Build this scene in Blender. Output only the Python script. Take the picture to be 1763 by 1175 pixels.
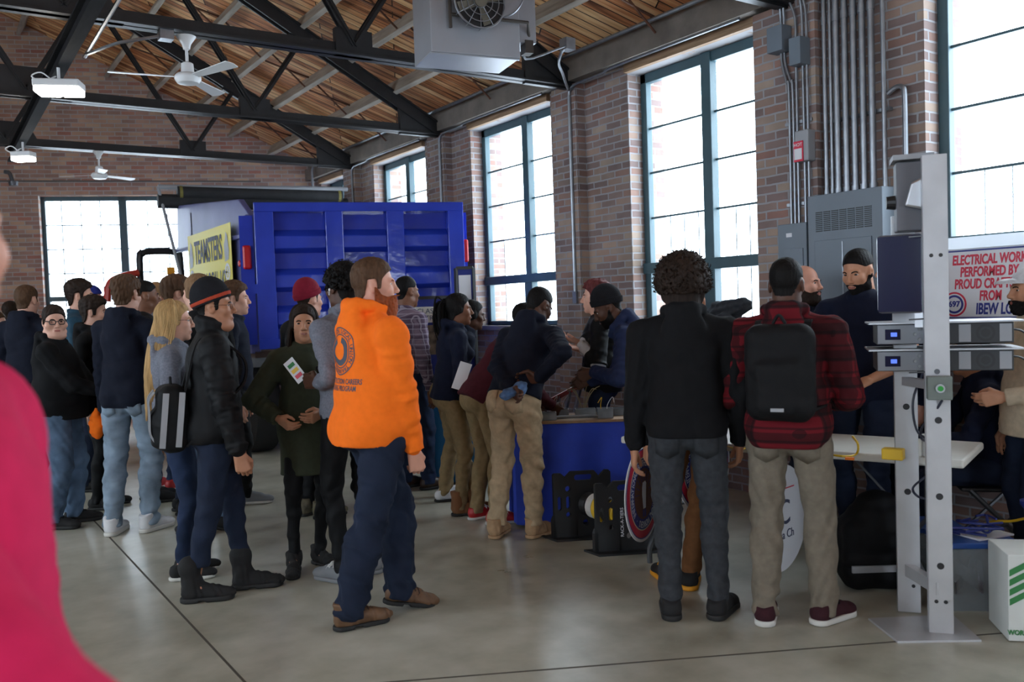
import bpy, bmesh, math, random
import numpy as np
from mathutils import Vector, Matrix
S = bpy.context.scene
COL = S.collection
for o in list(bpy.data.objects): bpy.data.objects.remove(o)
R_ = math.radians
# ------------------------------------------------------------------ camera
FPX, CX, CY, HC = 1500.0, 881.5, 587.5, 1.62
YAW, PIT, ROL = R_(33.98), R_(-2.27), R_(-1.97)
FW = np.array([math.sin(YAW)*math.cos(PIT), math.cos(YAW)*math.cos(PIT), math.sin(PIT)])
_r0 = np.array([math.cos(YAW), -math.sin(YAW), 0.0]); _u0 = np.cross(_r0, FW)
RT = _r0*math.cos(ROL)+_u0*math.sin(ROL); UP = -_r0*math.sin(ROL)+_u0*math.cos(ROL)
CP = np.array([0.0, 0.0, HC])
cam = bpy.data.objects.new('camera', bpy.data.cameras.new('camera')); COL.objects.link(cam)
cam.matrix_world = Matrix(((RT[0], UP[0], -FW[0], 0), (RT[1], UP[1], -FW[1], 0), (RT[2], UP[2], -FW[2], HC), (0, 0, 0, 1)))
cam.data.sensor_width = 36.0; cam.data.lens = FPX/1763*36
cam.data.clip_start = 0.05; cam.data.clip_end = 200
cam.data.dof.use_dof = True; cam.data.dof.focus_distance = 6.2; cam.data.dof.aperture_fstop = 2.8
S.camera = cam
# ------------------------------------------------------------------ light and exposure
S.view_settings.view_transform = 'Standard'; S.view_settings.look = 'None'
S.view_settings.gamma = 1.0; S.view_settings.use_curve_mapping = False
S.view_settings.exposure = 0.0
w = bpy.data.worlds.new('overcast_sky'); S.world = w; w.use_nodes = True
wn = w.node_tree.nodes; wl = w.node_tree.links
bg = wn['Background']; bg.inputs['Strength'].default_value = 13.5
tc = wn.new('ShaderNodeTexCoord'); sx = wn.new('ShaderNodeSeparateXYZ'); cr = wn.new('ShaderNodeValToRGB')
wl.new(tc.outputs['Generated'], sx.inputs[0]); wl.new(sx.outputs['Z'], cr.inputs[0]); wl.new(cr.outputs[0], bg.inputs['Color'])
cr.color_ramp.elements[0].position = 0.0; cr.color_ramp.elements[0].color = (0.72, 0.83, 0.97, 1)
cr.color_ramp.elements[1].position = 0.5; cr.color_ramp.elements[1].color = (0.80, 0.90, 1.0, 1)
S.cycles.max_bounces = 7; S.cycles.diffuse_bounces = 4; S.cycles.glossy_bounces = 3
S.cycles.transparent_max_bounces = 12; S.cycles.sample_clamp_indirect = 6.0; S.cycles.use_denoising = True
S.cycles.caustics_reflective = False; S.cycles.caustics_refractive = False
def portal(name, loc, sx_, sy_, normal):
    """daylight portal lying in a window opening, shining along normal"""
    l = bpy.data.lights.new(name, 'AREA'); l.shape = 'RECTANGLE'; l.size = sx_; l.size_y = sy_
    l.cycles.is_portal = True
    o = bpy.data.objects.new(name, l); COL.objects.link(o); o.location = loc
    o.rotation_euler = Vector(normal).to_track_quat('-Z', 'Z').to_euler()
    return o
# ------------------------------------------------------------------ geometry helpers
def ray(x, y): return FW+RT*(x-CX)/FPX-UP*(y-CY)/FPX
def P(x, y, d): return CP+ray(x, y)*d                         # point of the place seen at x, y at distance d
def onX(x, y, X): r = ray(x, y); return CP+r*X/r[0]
def onY(x, y, Y): r = ray(x, y); return CP+r*Y/r[1]
def onZ(x, y, z=0.0): r = ray(x, y); return CP+r*(z-HC)/r[2]
def depth_floor(x, y): return float((onZ(x, y)-CP) @ FW)
def newobj(name, me, mat=None, parent=None):
    o = bpy.data.objects.new(name, me); COL.objects.link(o)
    if mat is not None:
        for m in (mat if isinstance(mat, (list, tuple)) else [mat]): me.materials.append(m)
    if parent is not None: o.parent = parent
    return o
def thing(name, label, cat, loc=(0, 0, 0), rz=0.0, group=None):
    o = bpy.data.objects.new(name, None); COL.objects.link(o); o.empty_display_size = 0.1
    o.location = tuple(float(v) for v in loc); o.rotation_euler = (0, 0, rz)
    return tag(o, label, cat, group)
def tag(o, label, cat, group=None):
    o['label'] = label; o['category'] = cat
    if group: o['group'] = group
    return o
def struct(o): o['kind'] = 'structure'; return o
class MB:
    """collects shapes; build() links them as one mesh object"""
    def __init__(s): s.v = []; s.f = []; s.m = []
    def add(s, vs, fs, mi=0):
        b = len(s.v); s.v += [tuple(float(c) for c in v) for v in vs]
        for f in fs: s.f.append([b+i for i in f]); s.m.append(mi)
        return s
    def box(s, a, b, mi=0):
        (x0, y0, z0), (x1, y1, z1) = a, b
        return s.add([(x0, y0, z0), (x1, y0, z0), (x1, y1, z0), (x0, y1, z0), (x0, y0, z1), (x1, y0, z1), (x1, y1, z1), (x0, y1, z1)],
              [(3, 2, 1, 0), (4, 5, 6, 7), (0, 1, 5, 4), (1, 2, 6, 5), (2, 3, 7, 6), (3, 0, 4, 7)], mi)
    def obox(s, c, ax, ay, az, h, mi=0):
        """box centred at c with axes ax, ay, az and half sizes h"""
        c = np.array(c, float); ax, ay, az = [np.array(a, float) for a in (ax, ay, az)]
        vs = [c+ax*h[0]*i+ay*h[1]*j+az*h[2]*k for k in (-1, 1) for (i, j) in ((-1, -1), (1, -1), (1, 1), (-1, 1))]
        return s.add(vs, [(3, 2, 1, 0), (4, 5, 6, 7), (0, 1, 5, 4), (1, 2, 6, 5), (2, 3, 7, 6), (3, 0, 4, 7)], mi)
    def bar(s, p, q, w, h, upv=(0, 0, 1), mi=0):
        p, q = np.array(p, float), np.array(q, float); d = q-p; L = np.linalg.norm(d); d = d/L
        u = np.array(upv, float); sd = np.cross(d, u); n = np.linalg.norm(sd)
        if n < 1e-6: sd = np.cross(d, (1.0, 0, 0)); n = np.linalg.norm(sd)
        sd = sd/n; u = np.cross(sd, d)
        return s.obox((p+q)/2, d, sd, u, (L/2, w/2, h/2), mi)
    def tube(s, pts, r, n=8, mi=0, caps=True):
        pts = [np.array(p, float) for p in pts]; rs = r if isinstance(r, (list, tuple)) else [r]*len(pts)
        prev = None; rings = []
        for i, p in enumerate(pts):
            a = pts[max(0, i-1)]; b = pts[min(len(pts)-1, i+1)]; d = b-a; d = d/(np.linalg.norm(d)+1e-9)
            if prev is None:
                t = np.array([0, 0, 1.0]) if abs(d[2]) < 0.9 else np.array([1.0, 0, 0])
            else: t = prev
            sd = t-d*(t@d); sd = sd/(np.linalg.norm(sd)+1e-9); prev = sd; u = np.cross(d, sd)
            rings.append([p+rs[i]*(sd*math.cos(2*math.pi*k/n)+u*math.sin(2*math.pi*k/n)) for k in range(n)])
        vs = [v for rg in rings for v in rg]; fs = []
        for i in range(len(pts)-1):
            for k in range(n): fs.append((i*n+k, i*n+(k+1) % n, (i+1)*n+(k+1) % n, (i+1)*n+k))
        if caps: fs.append(tuple(range(n-1, -1, -1))); fs.append(tuple((len(pts)-1)*n+k for k in range(n)))
        return s.add(vs, fs, mi)
    def cyl(s, p, q, r, n=16, mi=0): return s.tube([p, q], r, n, mi)
    def lathe(s, prof, c, n=24, axis=(0, 0, 1), mi=0):
        """prof: (radius, height along axis)"""
        a = np.array(axis, float); a = a/np.linalg.norm(a)
        t = np.array([1.0, 0, 0]) if abs(a[0]) < 0.9 else np.array([0, 1.0, 0])
        x = np.cross(a, t); x = x/np.linalg.norm(x); y = np.cross(a, x); c = np.array(c, float)
        vs = []; fs = []
        for (r, h) in prof:
            for k in range(n): vs.append(c+a*h+r*(x*math.cos(2*math.pi*k/n)+y*math.sin(2*math.pi*k/n)))
        for i in range(len(prof)-1):
            for k in range(n): fs.append((i*n+k, i*n+(k+1) % n, (i+1)*n+(k+1) % n, (i+1)*n+k))
        fs.append(tuple(range(n-1, -1, -1))); fs.append(tuple((len(prof)-1)*n+k for k in range(n)))
        return s.add(vs, fs, mi)
    def prism(s, poly, o, ax, ay, az, th, mi=0):
        """polygon (u,v) in plane o + u*ax + v*ay, thickness th along az"""
        o, ax, ay, az = [np.array(t, float) for t in (o, ax, ay, az)]; n = len(poly)
        vs = [o+ax*u+ay*v for u, v in poly]+[o+ax*u+ay*v+az*th for u, v in poly]
        fs = [tuple(range(n-1, -1, -1)), tuple(range(n, 2*n))]+[(i, (i+1) % n, n+(i+1) % n, n+i) for i in range(n)]
        return s.add(vs, fs, mi)
    def build(s, name, mat=None, parent=None, smooth=False, bevel=0.0, org=(0, 0, 0)):
        me = bpy.data.meshes.new(name)
        vs = s.v if org == (0, 0, 0) else [(a-org[0], b-org[1], c-org[2]) for a, b, c in s.v]
        me.from_pydata(vs, [], s.f); me.update()
        bm = bmesh.new(); bm.from_mesh(me)
        bmesh.ops.recalc_face_normals(bm, faces=bm.faces); bm.to_mesh(me); bm.free()
        o = newobj(name, me, mat, parent)
        if isinstance(mat, (list, tuple)): me.polygons.foreach_set('material_index', s.m)
        if smooth:
            me.polygons.foreach_set('use_smooth', [True]*len(me.polygons))
            try: me.set_sharp_from_angle(angle=R_(40))
            except Exception: pass
        if bevel:
            md = o.modifiers.new('bevel', 'BEVEL'); md.width = bevel; md.segments = 2; md.limit_method = 'ANGLE'
        return o
def bez(pts, n=6):
    """smooth path through points (Catmull-Rom)"""
    p = [np.array(q, float) for q in pts]; p = [2*p[0]-p[1]]+p+[2*p[-1]-p[-2]]; out = []
    for i in range(1, len(p)-2):
        for k in range(n):
            t = k/n; out.append(0.5*((2*p[i])+(p[i+1]-p[i-1])*t+(2*p[i-1]-5*p[i]+4*p[i+1]-p[i+2])*t*t+(3*p[i]-p[i-1]-3*p[i+1]+p[i+2])*t**3))
    return out+[p[-2]]
def text_mesh(name, txt, size, mat, parent, o, ax, ay, ext=0.001, align='LEFT', bold=0.0, sx=1.0, shear=0.0, org=(0, 0, 0)):
    """lettering as a mesh in the plane o + u*ax + v*ay"""
    c = bpy.data.curves.new(name, 'FONT'); c.body = txt; c.size = size; c.extrude = ext; c.align_x = align; c.align_y = 'CENTER'; c.offset = bold; c.shear = shear
    c.resolution_u = 3
    t = bpy.data.objects.new(name, c); COL.objects.link(t)
    dg = bpy.context.evaluated_depsgraph_get(); me = bpy.data.meshes.new_from_object(t.evaluated_get(dg))
    bpy.data.objects.remove(t); bpy.data.curves.remove(c)
    ax, ay = np.array(ax, float), np.array(ay, float); az = np.cross(ax, ay); o = np.array(o, float)-np.array(org, float)
    n = len(me.vertices); co = np.empty(n*3); me.vertices.foreach_get('co', co); co = co.reshape(-1, 3)
    co = o+co[:, :1]*sx*ax+co[:, 1:2]*ay+co[:, 2:3]*az
    me.vertices.foreach_set('co', co.ravel()); me.update(); me.materials.clear()
    return newobj(name, me, mat, parent)
# ------------------------------------------------------------------ materials
MATS = {}
def mat(name, col, rough=0.6, metal=0.0, noise=0.0, nscale=8.0, bump=0.0, bscale=None, spec=None, sheen=0.0, emit=None, estr=0.0, stretch=None):
    if name in MATS: return MATS[name]
    m = bpy.data.materials.new(name); m.use_nodes = True; nt = m.node_tree; b = nt.nodes['Principled BSDF']
    b.inputs['Base Color'].default_value = (*col, 1); b.inputs['Roughness'].default_value = rough; b.inputs['Metallic'].default_value = metal
    if spec is not None: b.inputs['Specular IOR Level'].default_value = spec
    if sheen: b.inputs['Sheen Weight'].default_value = sheen
    if emit: b.inputs['Emission Color'].default_value = (*emit, 1); b.inputs['Emission Strength'].default_value = estr
    if noise or bump:
        tcn = nt.nodes.new('ShaderNodeTexCoord'); src = tcn.outputs['Object']
        if stretch:
            mp = nt.nodes.new('ShaderNodeMapping'); mp.inputs['Scale'].default_value = stretch; nt.links.new(src, mp.inputs[0]); src = mp.outputs[0]
        nz = nt.nodes.new('ShaderNodeTexNoise'); nz.inputs['Scale'].default_value = nscale; nz.inputs['Detail'].default_value = 5
        nt.links.new(src, nz.inputs['Vector'])
        if noise:
            mx = nt.nodes.new('ShaderNodeMix'); mx.data_type = 'RGBA'
            mx.inputs[6].default_value = (*[c*(1-noise) for c in col], 1); mx.inputs[7].default_value = (*[min(1, c*(1+noise)) for c in col], 1)
            rp = nt.nodes.new('ShaderNodeMapRange'); rp.inputs[1].default_value = 0.3; rp.inputs[2].default_value = 0.7
            nt.links.new(nz.outputs['Fac'], rp.inputs[0]); nt.links.new(rp.outputs[0], mx.inputs[0]); nt.links.new(mx.outputs[2], b.inputs['Base Color'])
        if bump:
            n2 = nt.nodes.new('ShaderNodeTexNoise'); n2.inputs['Scale'].default_value = bscale or nscale*4; n2.inputs['Detail'].default_value = 4
            nt.links.new(src, n2.inputs['Vector'])
            bp = nt.nodes.new('ShaderNodeBump'); bp.inputs['Strength'].default_value = bump; bp.inputs['Distance'].default_value = 0.01
            nt.links.new(n2.outputs['Fac'], bp.inputs['Height']); nt.links.new(bp.outputs[0], b.inputs['Normal'])
    MATS[name] = m
    return m
def s2l(*c):
    return tuple((v/255/12.92 if v/255 <= 0.04045 else ((v/255+0.055)/1.055)**2.4) for v in c)
def brick_mat(name, udir, c1, c2, mortar, blotch=0.35):
    """running bond brick in object metres; u = dot(position, udir), v = z"""
    m = bpy.data.materials.new(name); m.use_nodes = True; nt = m.node_tree; N = nt.nodes.new; L = nt.links.new; b = nt.nodes['Principled BSDF']
    tcn = N('ShaderNodeTexCoord'); dt = N('ShaderNodeVectorMath'); dt.operation = 'DOT_PRODUCT'; dt.inputs[1].default_value = (*udir, 0)
    L(tcn.outputs['Object'], dt.inputs[0]); sp = N('ShaderNodeSeparateXYZ'); L(tcn.outputs['Object'], sp.inputs[0])
    cb = N('ShaderNodeCombineXYZ'); L(dt.outputs['Value'], cb.inputs[0]); L(sp.outputs['Z'], cb.inputs[1])
    wob = N('ShaderNodeTexNoise'); wob.inputs['Scale'].default_value = 9.0; L(tcn.outputs['Object'], wob.inputs['Vector'])
    wa = N('ShaderNodeVectorMath'); wa.operation = 'MULTIPLY_ADD'; wa.inputs[1].default_value = (0.012, 0.012, 0); L(wob.outputs['Color'], wa.inputs[0]); L(cb.outputs[0], wa.inputs[2])
    def br(off):
        t = N('ShaderNodeTexBrick'); t.inputs['Scale'].default_value = 1.0; t.inputs['Brick Width'].default_value = 0.215; t.inputs['Row Height'].default_value = 0.0677
        t.inputs['Mortar Size'].default_value = 0.008; t.inputs['Mortar Smooth'].default_value = 0.25; t.inputs['Bias'].default_value = off
        L(wa.outputs[0], t.inputs['Vector']); return t
    t1 = br(-0.1); t1.inputs['Color1'].default_value = (0, 0, 0, 1); t1.inputs['Color2'].default_value = (1, 1, 1, 1); t1.inputs['Mortar'].default_value = (0.5, 0.5, 0.5, 1)
    rmp = N('ShaderNodeValToRGB'); el = rmp.color_ramp.elements
    cols = [c1[0], c1[1], c1[2], c2[0], c2[1]]
    el[0].position = 0.0; el[0].color = (*cols[0], 1); el[1].position = 1.0; el[1].color = (*cols[4], 1)
    for i in (1, 2, 3): e = el.new(i*0.25); e.color = (*cols[i], 1)
    L(t1.outputs['Color'], rmp.inputs[0])
    nz = N('ShaderNodeTexNoise'); nz.inputs['Scale'].default_value = 2.2; nz.inputs['Detail'].default_value = 6; L(tcn.outputs['Object'], nz.inputs['Vector'])
    mr = N('ShaderNodeMapRange'); mr.inputs[1].default_value = 0.3; mr.inputs[2].default_value = 0.75; mr.inputs[3].default_value = 1-blotch; mr.inputs[4].default_value = 1.15; L(nz.outputs['Fac'], mr.inputs[0])
    mu = N('ShaderNodeVectorMath'); mu.operation = 'SCALE'; L(rmp.outputs[0], mu.inputs[0]); L(mr.outputs[0], mu.inputs['Scale'])
    mx = N('ShaderNodeMix'); mx.data_type = 'RGBA'; L(t1.outputs['Fac'], mx.inputs[0]); L(mu.outputs[0], mx.inputs[6]); mx.inputs[7].default_value = (*mortar, 1)
    L(mx.outputs[2], b.inputs['Base Color']); b.inputs['Roughness'].default_value = 0.85
    inv = N('ShaderNodeMath'); inv.operation = 'SUBTRACT'; inv.inputs[0].default_value = 1.0; L(t1.outputs['Fac'], inv.inputs[1])
    ad = N('ShaderNodeMath'); ad.operation = 'MULTIPLY_ADD'; L(wob.outputs['Fac'], ad.inputs[0]); ad.inputs[1].default_value = 0.4; L(inv.outputs[0], ad.inputs[2])
    bp = N('ShaderNodeBump'); bp.inputs['Strength'].default_value = 0.6; bp.inputs['Distance'].default_value = 0.008; L(ad.outputs[0], bp.inputs['Height']); L(bp.outputs[0], b.inputs['Normal'])
    return m
# ================================================================== building
WX, WIN = 5.65, 5.85                     # inner face of the window wall, plane of its windows
ZT, ZS = 3.79, 1.40                      # window head and sill
brick_y = brick_mat('brick_along', (0.7071*1.4142, 1.0), [s2l(130, 110, 106), s2l(144, 122, 114), s2l(166, 146, 130)], [s2l(144, 108, 98), s2l(184, 166, 146)], s2l(150, 148, 150))
brick_f = brick_mat('brick_far', (-0.935, 0.355), [s2l(164, 132, 120), s2l(182, 146, 130), s2l(202, 170, 144)], [s2l(176, 120, 106), s2l(220, 198, 164)], s2l(178, 172, 168), 0.25)
teal = mat('teal_window_steel', s2l(58, 84, 92), 0.45, noise=0.12, nscale=5)
whitewash = mat('lintel_timber', s2l(150, 120, 92), 0.7, noise=0.3, nscale=6, stretch=(8, 0.6, 8))
conc = mat('lintel_concrete', s2l(120, 112, 104), 0.85, noise=0.25, nscale=4, bump=0.4, bscale=30)
black_steel = mat('black_truss_steel', s2l(26, 25, 27), 0.5, noise=0.35, nscale=9, bump=0.15, bscale=40)
galv = mat('galvanised_steel', s2l(150, 154, 160), 0.38, 0.85, noise=0.15, nscale=12)
panelgrey = mat('grey_panel_enamel', s2l(104, 114, 124), 0.42, noise=0.06, nscale=3)
white_enam = mat('white_enamel', s2l(214, 214, 214), 0.4)
glass = bpy.data.materials.new('window_glass'); glass.use_nodes = True
_n = glass.node_tree.nodes; _l = glass.node_tree.links; _n.remove(_n['Principled BSDF'])
_t = _n.new('ShaderNodeBsdfTransparent'); _g = _n.new('ShaderNodeBsdfGlossy'); _g.inputs['Roughness'].default_value = 0.02
_m = _n.new('ShaderNodeMixShader'); _m.inputs[0].default_value = 0.05
_l.new(_t.outputs[0], _m.inputs[1]); _l.new(_g.outputs[0], _m.inputs[2]); _l.new(_m.outputs[0], _n['Material Output'].inputs[0])
_t.inputs['Color'].default_value = (0.96, 0.98, 0.98, 1)
# ---- floor: worn sealed concrete with saw cuts
fm = bpy.data.materials.new('sealed_concrete'); fm.use_nodes = True
nt = fm.node_tree; N = nt.nodes.new; L = nt.links.new; b = nt.nodes['Principled BSDF']
tcn = N('ShaderNodeTexCoord'); n1 = N('ShaderNodeTexNoise'); n1.inputs['Scale'].default_value = 0.8; n1.inputs['Detail'].default_value = 8; n1.inputs['Roughness'].default_value = 0.6
n2 = N('ShaderNodeTexNoise'); n2.inputs['Scale'].default_value = 5; n2.inputs['Detail'].default_value = 8
L(tcn.outputs['Object'], n1.inputs['Vector']); L(tcn.outputs['Object'], n2.inputs['Vector'])
ad = N('ShaderNodeMath'); ad.operation = 'MULTIPLY_ADD'; ad.inputs[1].default_value = 0.5; L(n2.outputs['Fac'], ad.inputs[0]); L(n1.outputs['Fac'], ad.inputs[2])
rp = N('ShaderNodeValToRGB'); e = rp.color_ramp.elements
e[0].position = 0.5; e[0].color = (*s2l(130, 127, 112), 1); e[1].position = 0.95; e[1].color = (*s2l(186, 183, 170), 1); k = e.new(0.72); k.color = (*s2l(162, 159, 144), 1)
L(ad.outputs[0], rp.inputs[0]); L(rp.outputs[0], b.inputs['Base Color'])
rr = N('ShaderNodeMapRange'); rr.inputs[3].default_value = 0.2; rr.inputs[4].default_value = 0.45; L(n1.outputs['Fac'], rr.inputs[0]); L(rr.outputs[0], b.inputs['Roughness'])
bp = N('ShaderNodeBump'); bp.inputs['Strength'].default_value = 0.12; bp.inputs['Distance'].default_value = 0.01; L(n2.outputs['Fac'], bp.inputs['Height']); L(bp.outputs[0], b.inputs['Normal'])
struct(MB().box((-4.2, -6, -0.15), (6.3, 19, 0)).build('floor', fm))
jm = mat('floor_joint', s2l(70, 66, 58), 0.8)
def joint(a, b_, n_):
    m = MB(); pa = onZ(*a); pb = onZ(*b_); d = pb-pa; d = d/np.linalg.norm(d); pa = pa-d*1.5; pb = pb+d*2.2
    m.bar(pa+np.array((0, 0, 0.0005)), pb+np.array((0, 0, 0.0005)), 0.012, 0.001); return struct(m.build(n_, jm))
joint((188, 925), (300, 1045), 'trim_1'); joint((800, 1165), (1763, 1088), 'trim_2')
# ---- window wall
wins = [(-4.1, -2.45), (-1.2, 0.45), (1.62, 3.32), (4.68, 6.27), (7.5, 9.14), (10.3, 11.9), (12.95, 13.95)]
m = MB(); X0, X1 = WX, 6.1
m.box((X0, -6, 0), (X1, 14.6, ZS)); m.box((X0, -6, ZT), (X1, 14.6, 4.3))
ys = [-6]+[y for a in wins for y in a]+[14.6]
for i in range(0, len(ys), 2): m.box((X0, ys[i], ZS), (X1, ys[i+1], ZT))
pil = [(4.09, 4.66), (6.92, 7.32), (9.6, 10.02), (12.32, 12.75)]
for a, b_ in pil: m.box((5.53, a, 0), (WX, b_, 3.84))
struct(m.build('wall_right', brick_y))
m = MB(); m.box((5.50, -6, 3.87), (WX, 14.3, 4.06)); m.box((5.55, -6, 4.06), (5.70, 14.3, 4.2))
struct(m.build('trim_3', conc))
for i, (a, b_) in enumerate(wins[1:]):
    struct(MB().box((5.60, a, ZT), (WX, b_, ZT+0.075)).build('trim_%d' % (i+4), whitewash))
m = MB(); m.box((5.58, 1.4, ZS-0.05), (WX+0.17, 14, ZS)); struct(m.build('trim_10', conc))
def window_right(idx, a, b_, ym=None):
    f = MB(); x0, x1 = WIN-0.04, WIN+0.03
    ym = ym or (a+b_)/2
    f.box((x0, a, ZS), (x1, a+0.075, ZT)); f.box((x0, b_-0.075, ZS), (x1, b_, ZT)); f.box((x0, a, ZT-0.09), (x1, b_, ZT)); f.box((x0, a, ZS), (x1, b_, ZS+0.05))
    f.box((x0-0.02, ym-0.055, ZS), (x1, ym+0.055, ZT)); f.box((x0-0.03, a, 1.89), (x1, b_, 1.99))
    f.box((x0-0.02, a+0.075, ZS+0.05), (x1, a+0.11, 1.89)); f.box((x0-0.02, ym+0.055, ZS+0.05), (x1, ym+0.09, 1.89))
    o = struct(f.build('window_%d' % idx, teal, bevel=0.006))
    g = MB()
    for z in (3.27, 2.85, 2.42): g.box((WIN-0.008, a+0.07, z-0.009), (WIN+0.014, b_-0.07, z+0.009))
    for (p, q) in ((a+0.075, ym-0.055), (ym+0.055, b_-0.075)):
        for k in range(1, 4):
            y = p+(q-p)*k/4; g.box((WIN+0.06, y-0.004, ZS+0.04), (WIN+0.066, y+0.004, 2.42))
    g.build('muntins', teal, o)
    MB().box((WIN+0.002, a+0.05, ZS+0.03), (WIN+0.006, b_-0.05, ZT-0.05)).build('pane', glass, o)
    portal('daylight_portal', (WIN+0.12, (a+b_)/2, (ZS+ZT)/2), b_-a, ZT-ZS, (-1, 0, 0))
for i, (a, b_) in enumerate(wins): window_right(i+1, a, b_, 5.42 if i == 3 else (8.2 if i == 4 else None))
# ---- far wall, skewed to the trusses
FD = np.array([-0.935, 0.355, 0]); FN = np.array([-0.355, -0.935, 0]); FO = np.array([5.75, 14.18, 0])   # along, towards the room
def deck(X): return 4.13+0.54*(5.62-max(X, 1.9-X))
def fw(s, z, d=0.0): return FO+FD*s+np.array((0, 0, z))-FN*d
Lf = 10.7; sa, sb, sm0, sm1, zb, zt = 1.9, 4.42, 3.145, 3.265, 0.95, 3.64
def fbox(mb, s0, s1, z0, z1, d0=0.0, d1=0.35): mb.obox((fw(s0, z0, d0)+fw(s1, z1, d1))/2, FD, -FN, (0, 0, 1), ((s1-s0)/2, (d1-d0)/2, (z1-z0)/2))
m = MB(); fbox(m, 0, Lf, 0, zb); fbox(m, 0, sa, zb, zt); fbox(m, sb, Lf, zb, zt)
sr = (5.75-0.95)/0.935
m.prism([(0, zt), (Lf, zt), (Lf, deck(5.75-0.935*Lf)), (sr, deck(0.95)), (0, deck(5.75))], FO, FD, (0, 0, 1), -FN, 0.35)
struct(m.build('wall_far', brick_f))
f = MB()
for s0, s1 in ((sa, sa+0.06), (sb-0.06, sb), (sm0, sm1)): fbox(f, s0, s1, zb, zt, 0.12, 0.2)
fbox(f, sa, sb, zt-0.07, zt, 0.12, 0.2); fbox(f, sa, sb, 1.95, 2.03, 0.11, 0.2); fbox(f, sa, sb, zb, zb+0.06, 0.12, 0.2)
o = struct(f.build('window_8', teal))
g = MB()
for z in (3.18, 2.79, 2.4, 1.5): fbox(g, sa, sb, z-0.009, z+0.009, 0.15, 0.17)
for (p, q) in ((sa, sm0), (sm1, sb)):
    for k in range(1, 4): s_ = p+(q-p)*k/4; fbox(g, s_-0.007, s_+0.007, zb, zt, 0.15, 0.17)
g.build('muntins', teal, o); f = MB(); fbox(f, sa+0.03, sb-0.03, zb+0.03, zt-0.03, 0.158, 0.162); f.build('pane', glass, o)
portal('daylight_portal', fw((sa+sb)/2, (zb+zt)/2, 0.28), sb-sa, zt-zb, tuple(FN))
# ---- left wall with its own windows, back wall
m = MB(); lw = [(-4.1, -2.45), (-1.2, 0.45), (1.6, 3.3), (4.6, 6.3), (7.5, 9.15), (10.3, 11.9)]
m.box((-4.2, -6, 0), (-3.75, 18.2, ZS)); m.box((-4.2, -6, ZT), (-3.75, 18.2, 4.3)); ys = [-6]+[y for a in lw for y in a]+[18.2]
for i in range(0, len(ys), 2): m.box((-4.2, ys[i], ZS), (-3.75, ys[i+1], ZT))
struct(m.build('wall_left', brick_y))
for i, (a, b_) in enumerate(lw):
    f = MB(); x = -3.95
    f.box((x, a, ZS), (x+0.07, a+0.07, ZT)); f.box((x, b_-0.07, ZS), (x+0.07, b_, ZT)); f.box((x, a, ZT-0.08), (x+0.07, b_, ZT)); f.box((x, a, ZS), (x+0.07, b_, ZS+0.05))
    f.box((x, (a+b_)/2-0.05, ZS), (x+0.07, (a+b_)/2+0.05, ZT)); f.box((x, a, 1.89), (x+0.07, b_, 1.99))
    o = struct(f.build('window_%d' % (9+i), teal)); MB().box((x+0.03, a+0.05, ZS+0.03), (x+0.034, b_-0.05, ZT-0.05)).build('pane', glass, o)
    portal('daylight_portal', (-4.1, (a+b_)/2, (ZS+ZT)/2), b_-a, ZT-ZS, (1, 0, 0))
m = MB(); dz = 2.4; m.box((-4.2, -6.3, 0), (0.0, -6, 6.9)); m.box((2.0, -6.3, 0), (6.1, -6, 6.9)); m.box((0.0, -6.3, dz), (2.0, -6, 6.9))
struct(m.build('wall_back', brick_y)); portal('daylight_portal', (1.0, -6.2, dz/2), 2.0, dz, (0, 1, 0))   # unseen doorway behind the camera, put in and sized for fill daylight
# ---- roof deck
dm = bpy.data.materials.new('roof_boards'); dm.use_nodes = True; nt = dm.node_tree; N = nt.nodes.new; L = nt.links.new; b = nt.nodes['Principled BSDF']
tcn = N('ShaderNodeTexCoord'); mp = N('ShaderNodeMapping'); mp.inputs['Rotation'].default_value = (0, 0, R_(27)); L(tcn.outputs['Object'], mp.inputs[0])
br = N('ShaderNodeTexBrick'); br.inputs['Scale'].default_value = 1; br.inputs['Brick Width'].default_value = 2.3; br.inputs['Row Height'].default_value = 0.105; br.inputs['Mortar Size'].default_value = 0.006; br.offset = 0.37
br.inputs['Color1'].default_value = (0, 0, 0, 1); br.inputs['Color2'].default_value = (1, 1, 1, 1); br.inputs['Mortar'].default_value = (0, 0, 0, 1); L(mp.outputs[0], br.inputs['Vector'])
m2 = N('ShaderNodeMapping'); m2.inputs['Scale'].default_value = (0.5, 7, 1); L(mp.outputs[0], m2.inputs[0]); nz = N('ShaderNodeTexNoise'); nz.inputs['Scale'].default_value = 3.0; nz.inputs['Detail'].default_value = 6; L(m2.outputs[0], nz.inputs['Vector'])
av = N('ShaderNodeMath'); av.operation = 'MULTIPLY_ADD'; av.inputs[1].default_value = 0.45; L(br.outputs['Color'], av.inputs[0]); L(nz.outputs['Fac'], av.inputs[2])
rp = N('ShaderNodeValToRGB'); e = rp.color_ramp.elements; e[0].position = 0.38; e[0].color = (*s2l(96, 56, 34), 1); e[1].position = 1.0; e[1].color = (*s2l(244, 202, 148), 1); k = e.new(0.65); k.color = (*s2l(202, 130, 82), 1)
L(av.outputs[0], rp.inputs[0]); mx = N('ShaderNodeMix'); mx.data_type = 'RGBA'; L(br.outputs['Fac'], mx.inputs[0]); L(rp.outputs[0], mx.inputs[6]); mx.inputs[7].default_value = (*s2l(22, 14, 10), 1)
L(mx.outputs[2], b.inputs['Base Color']); b.inputs['Roughness'].default_value = 0.75
m = MB()
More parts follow.
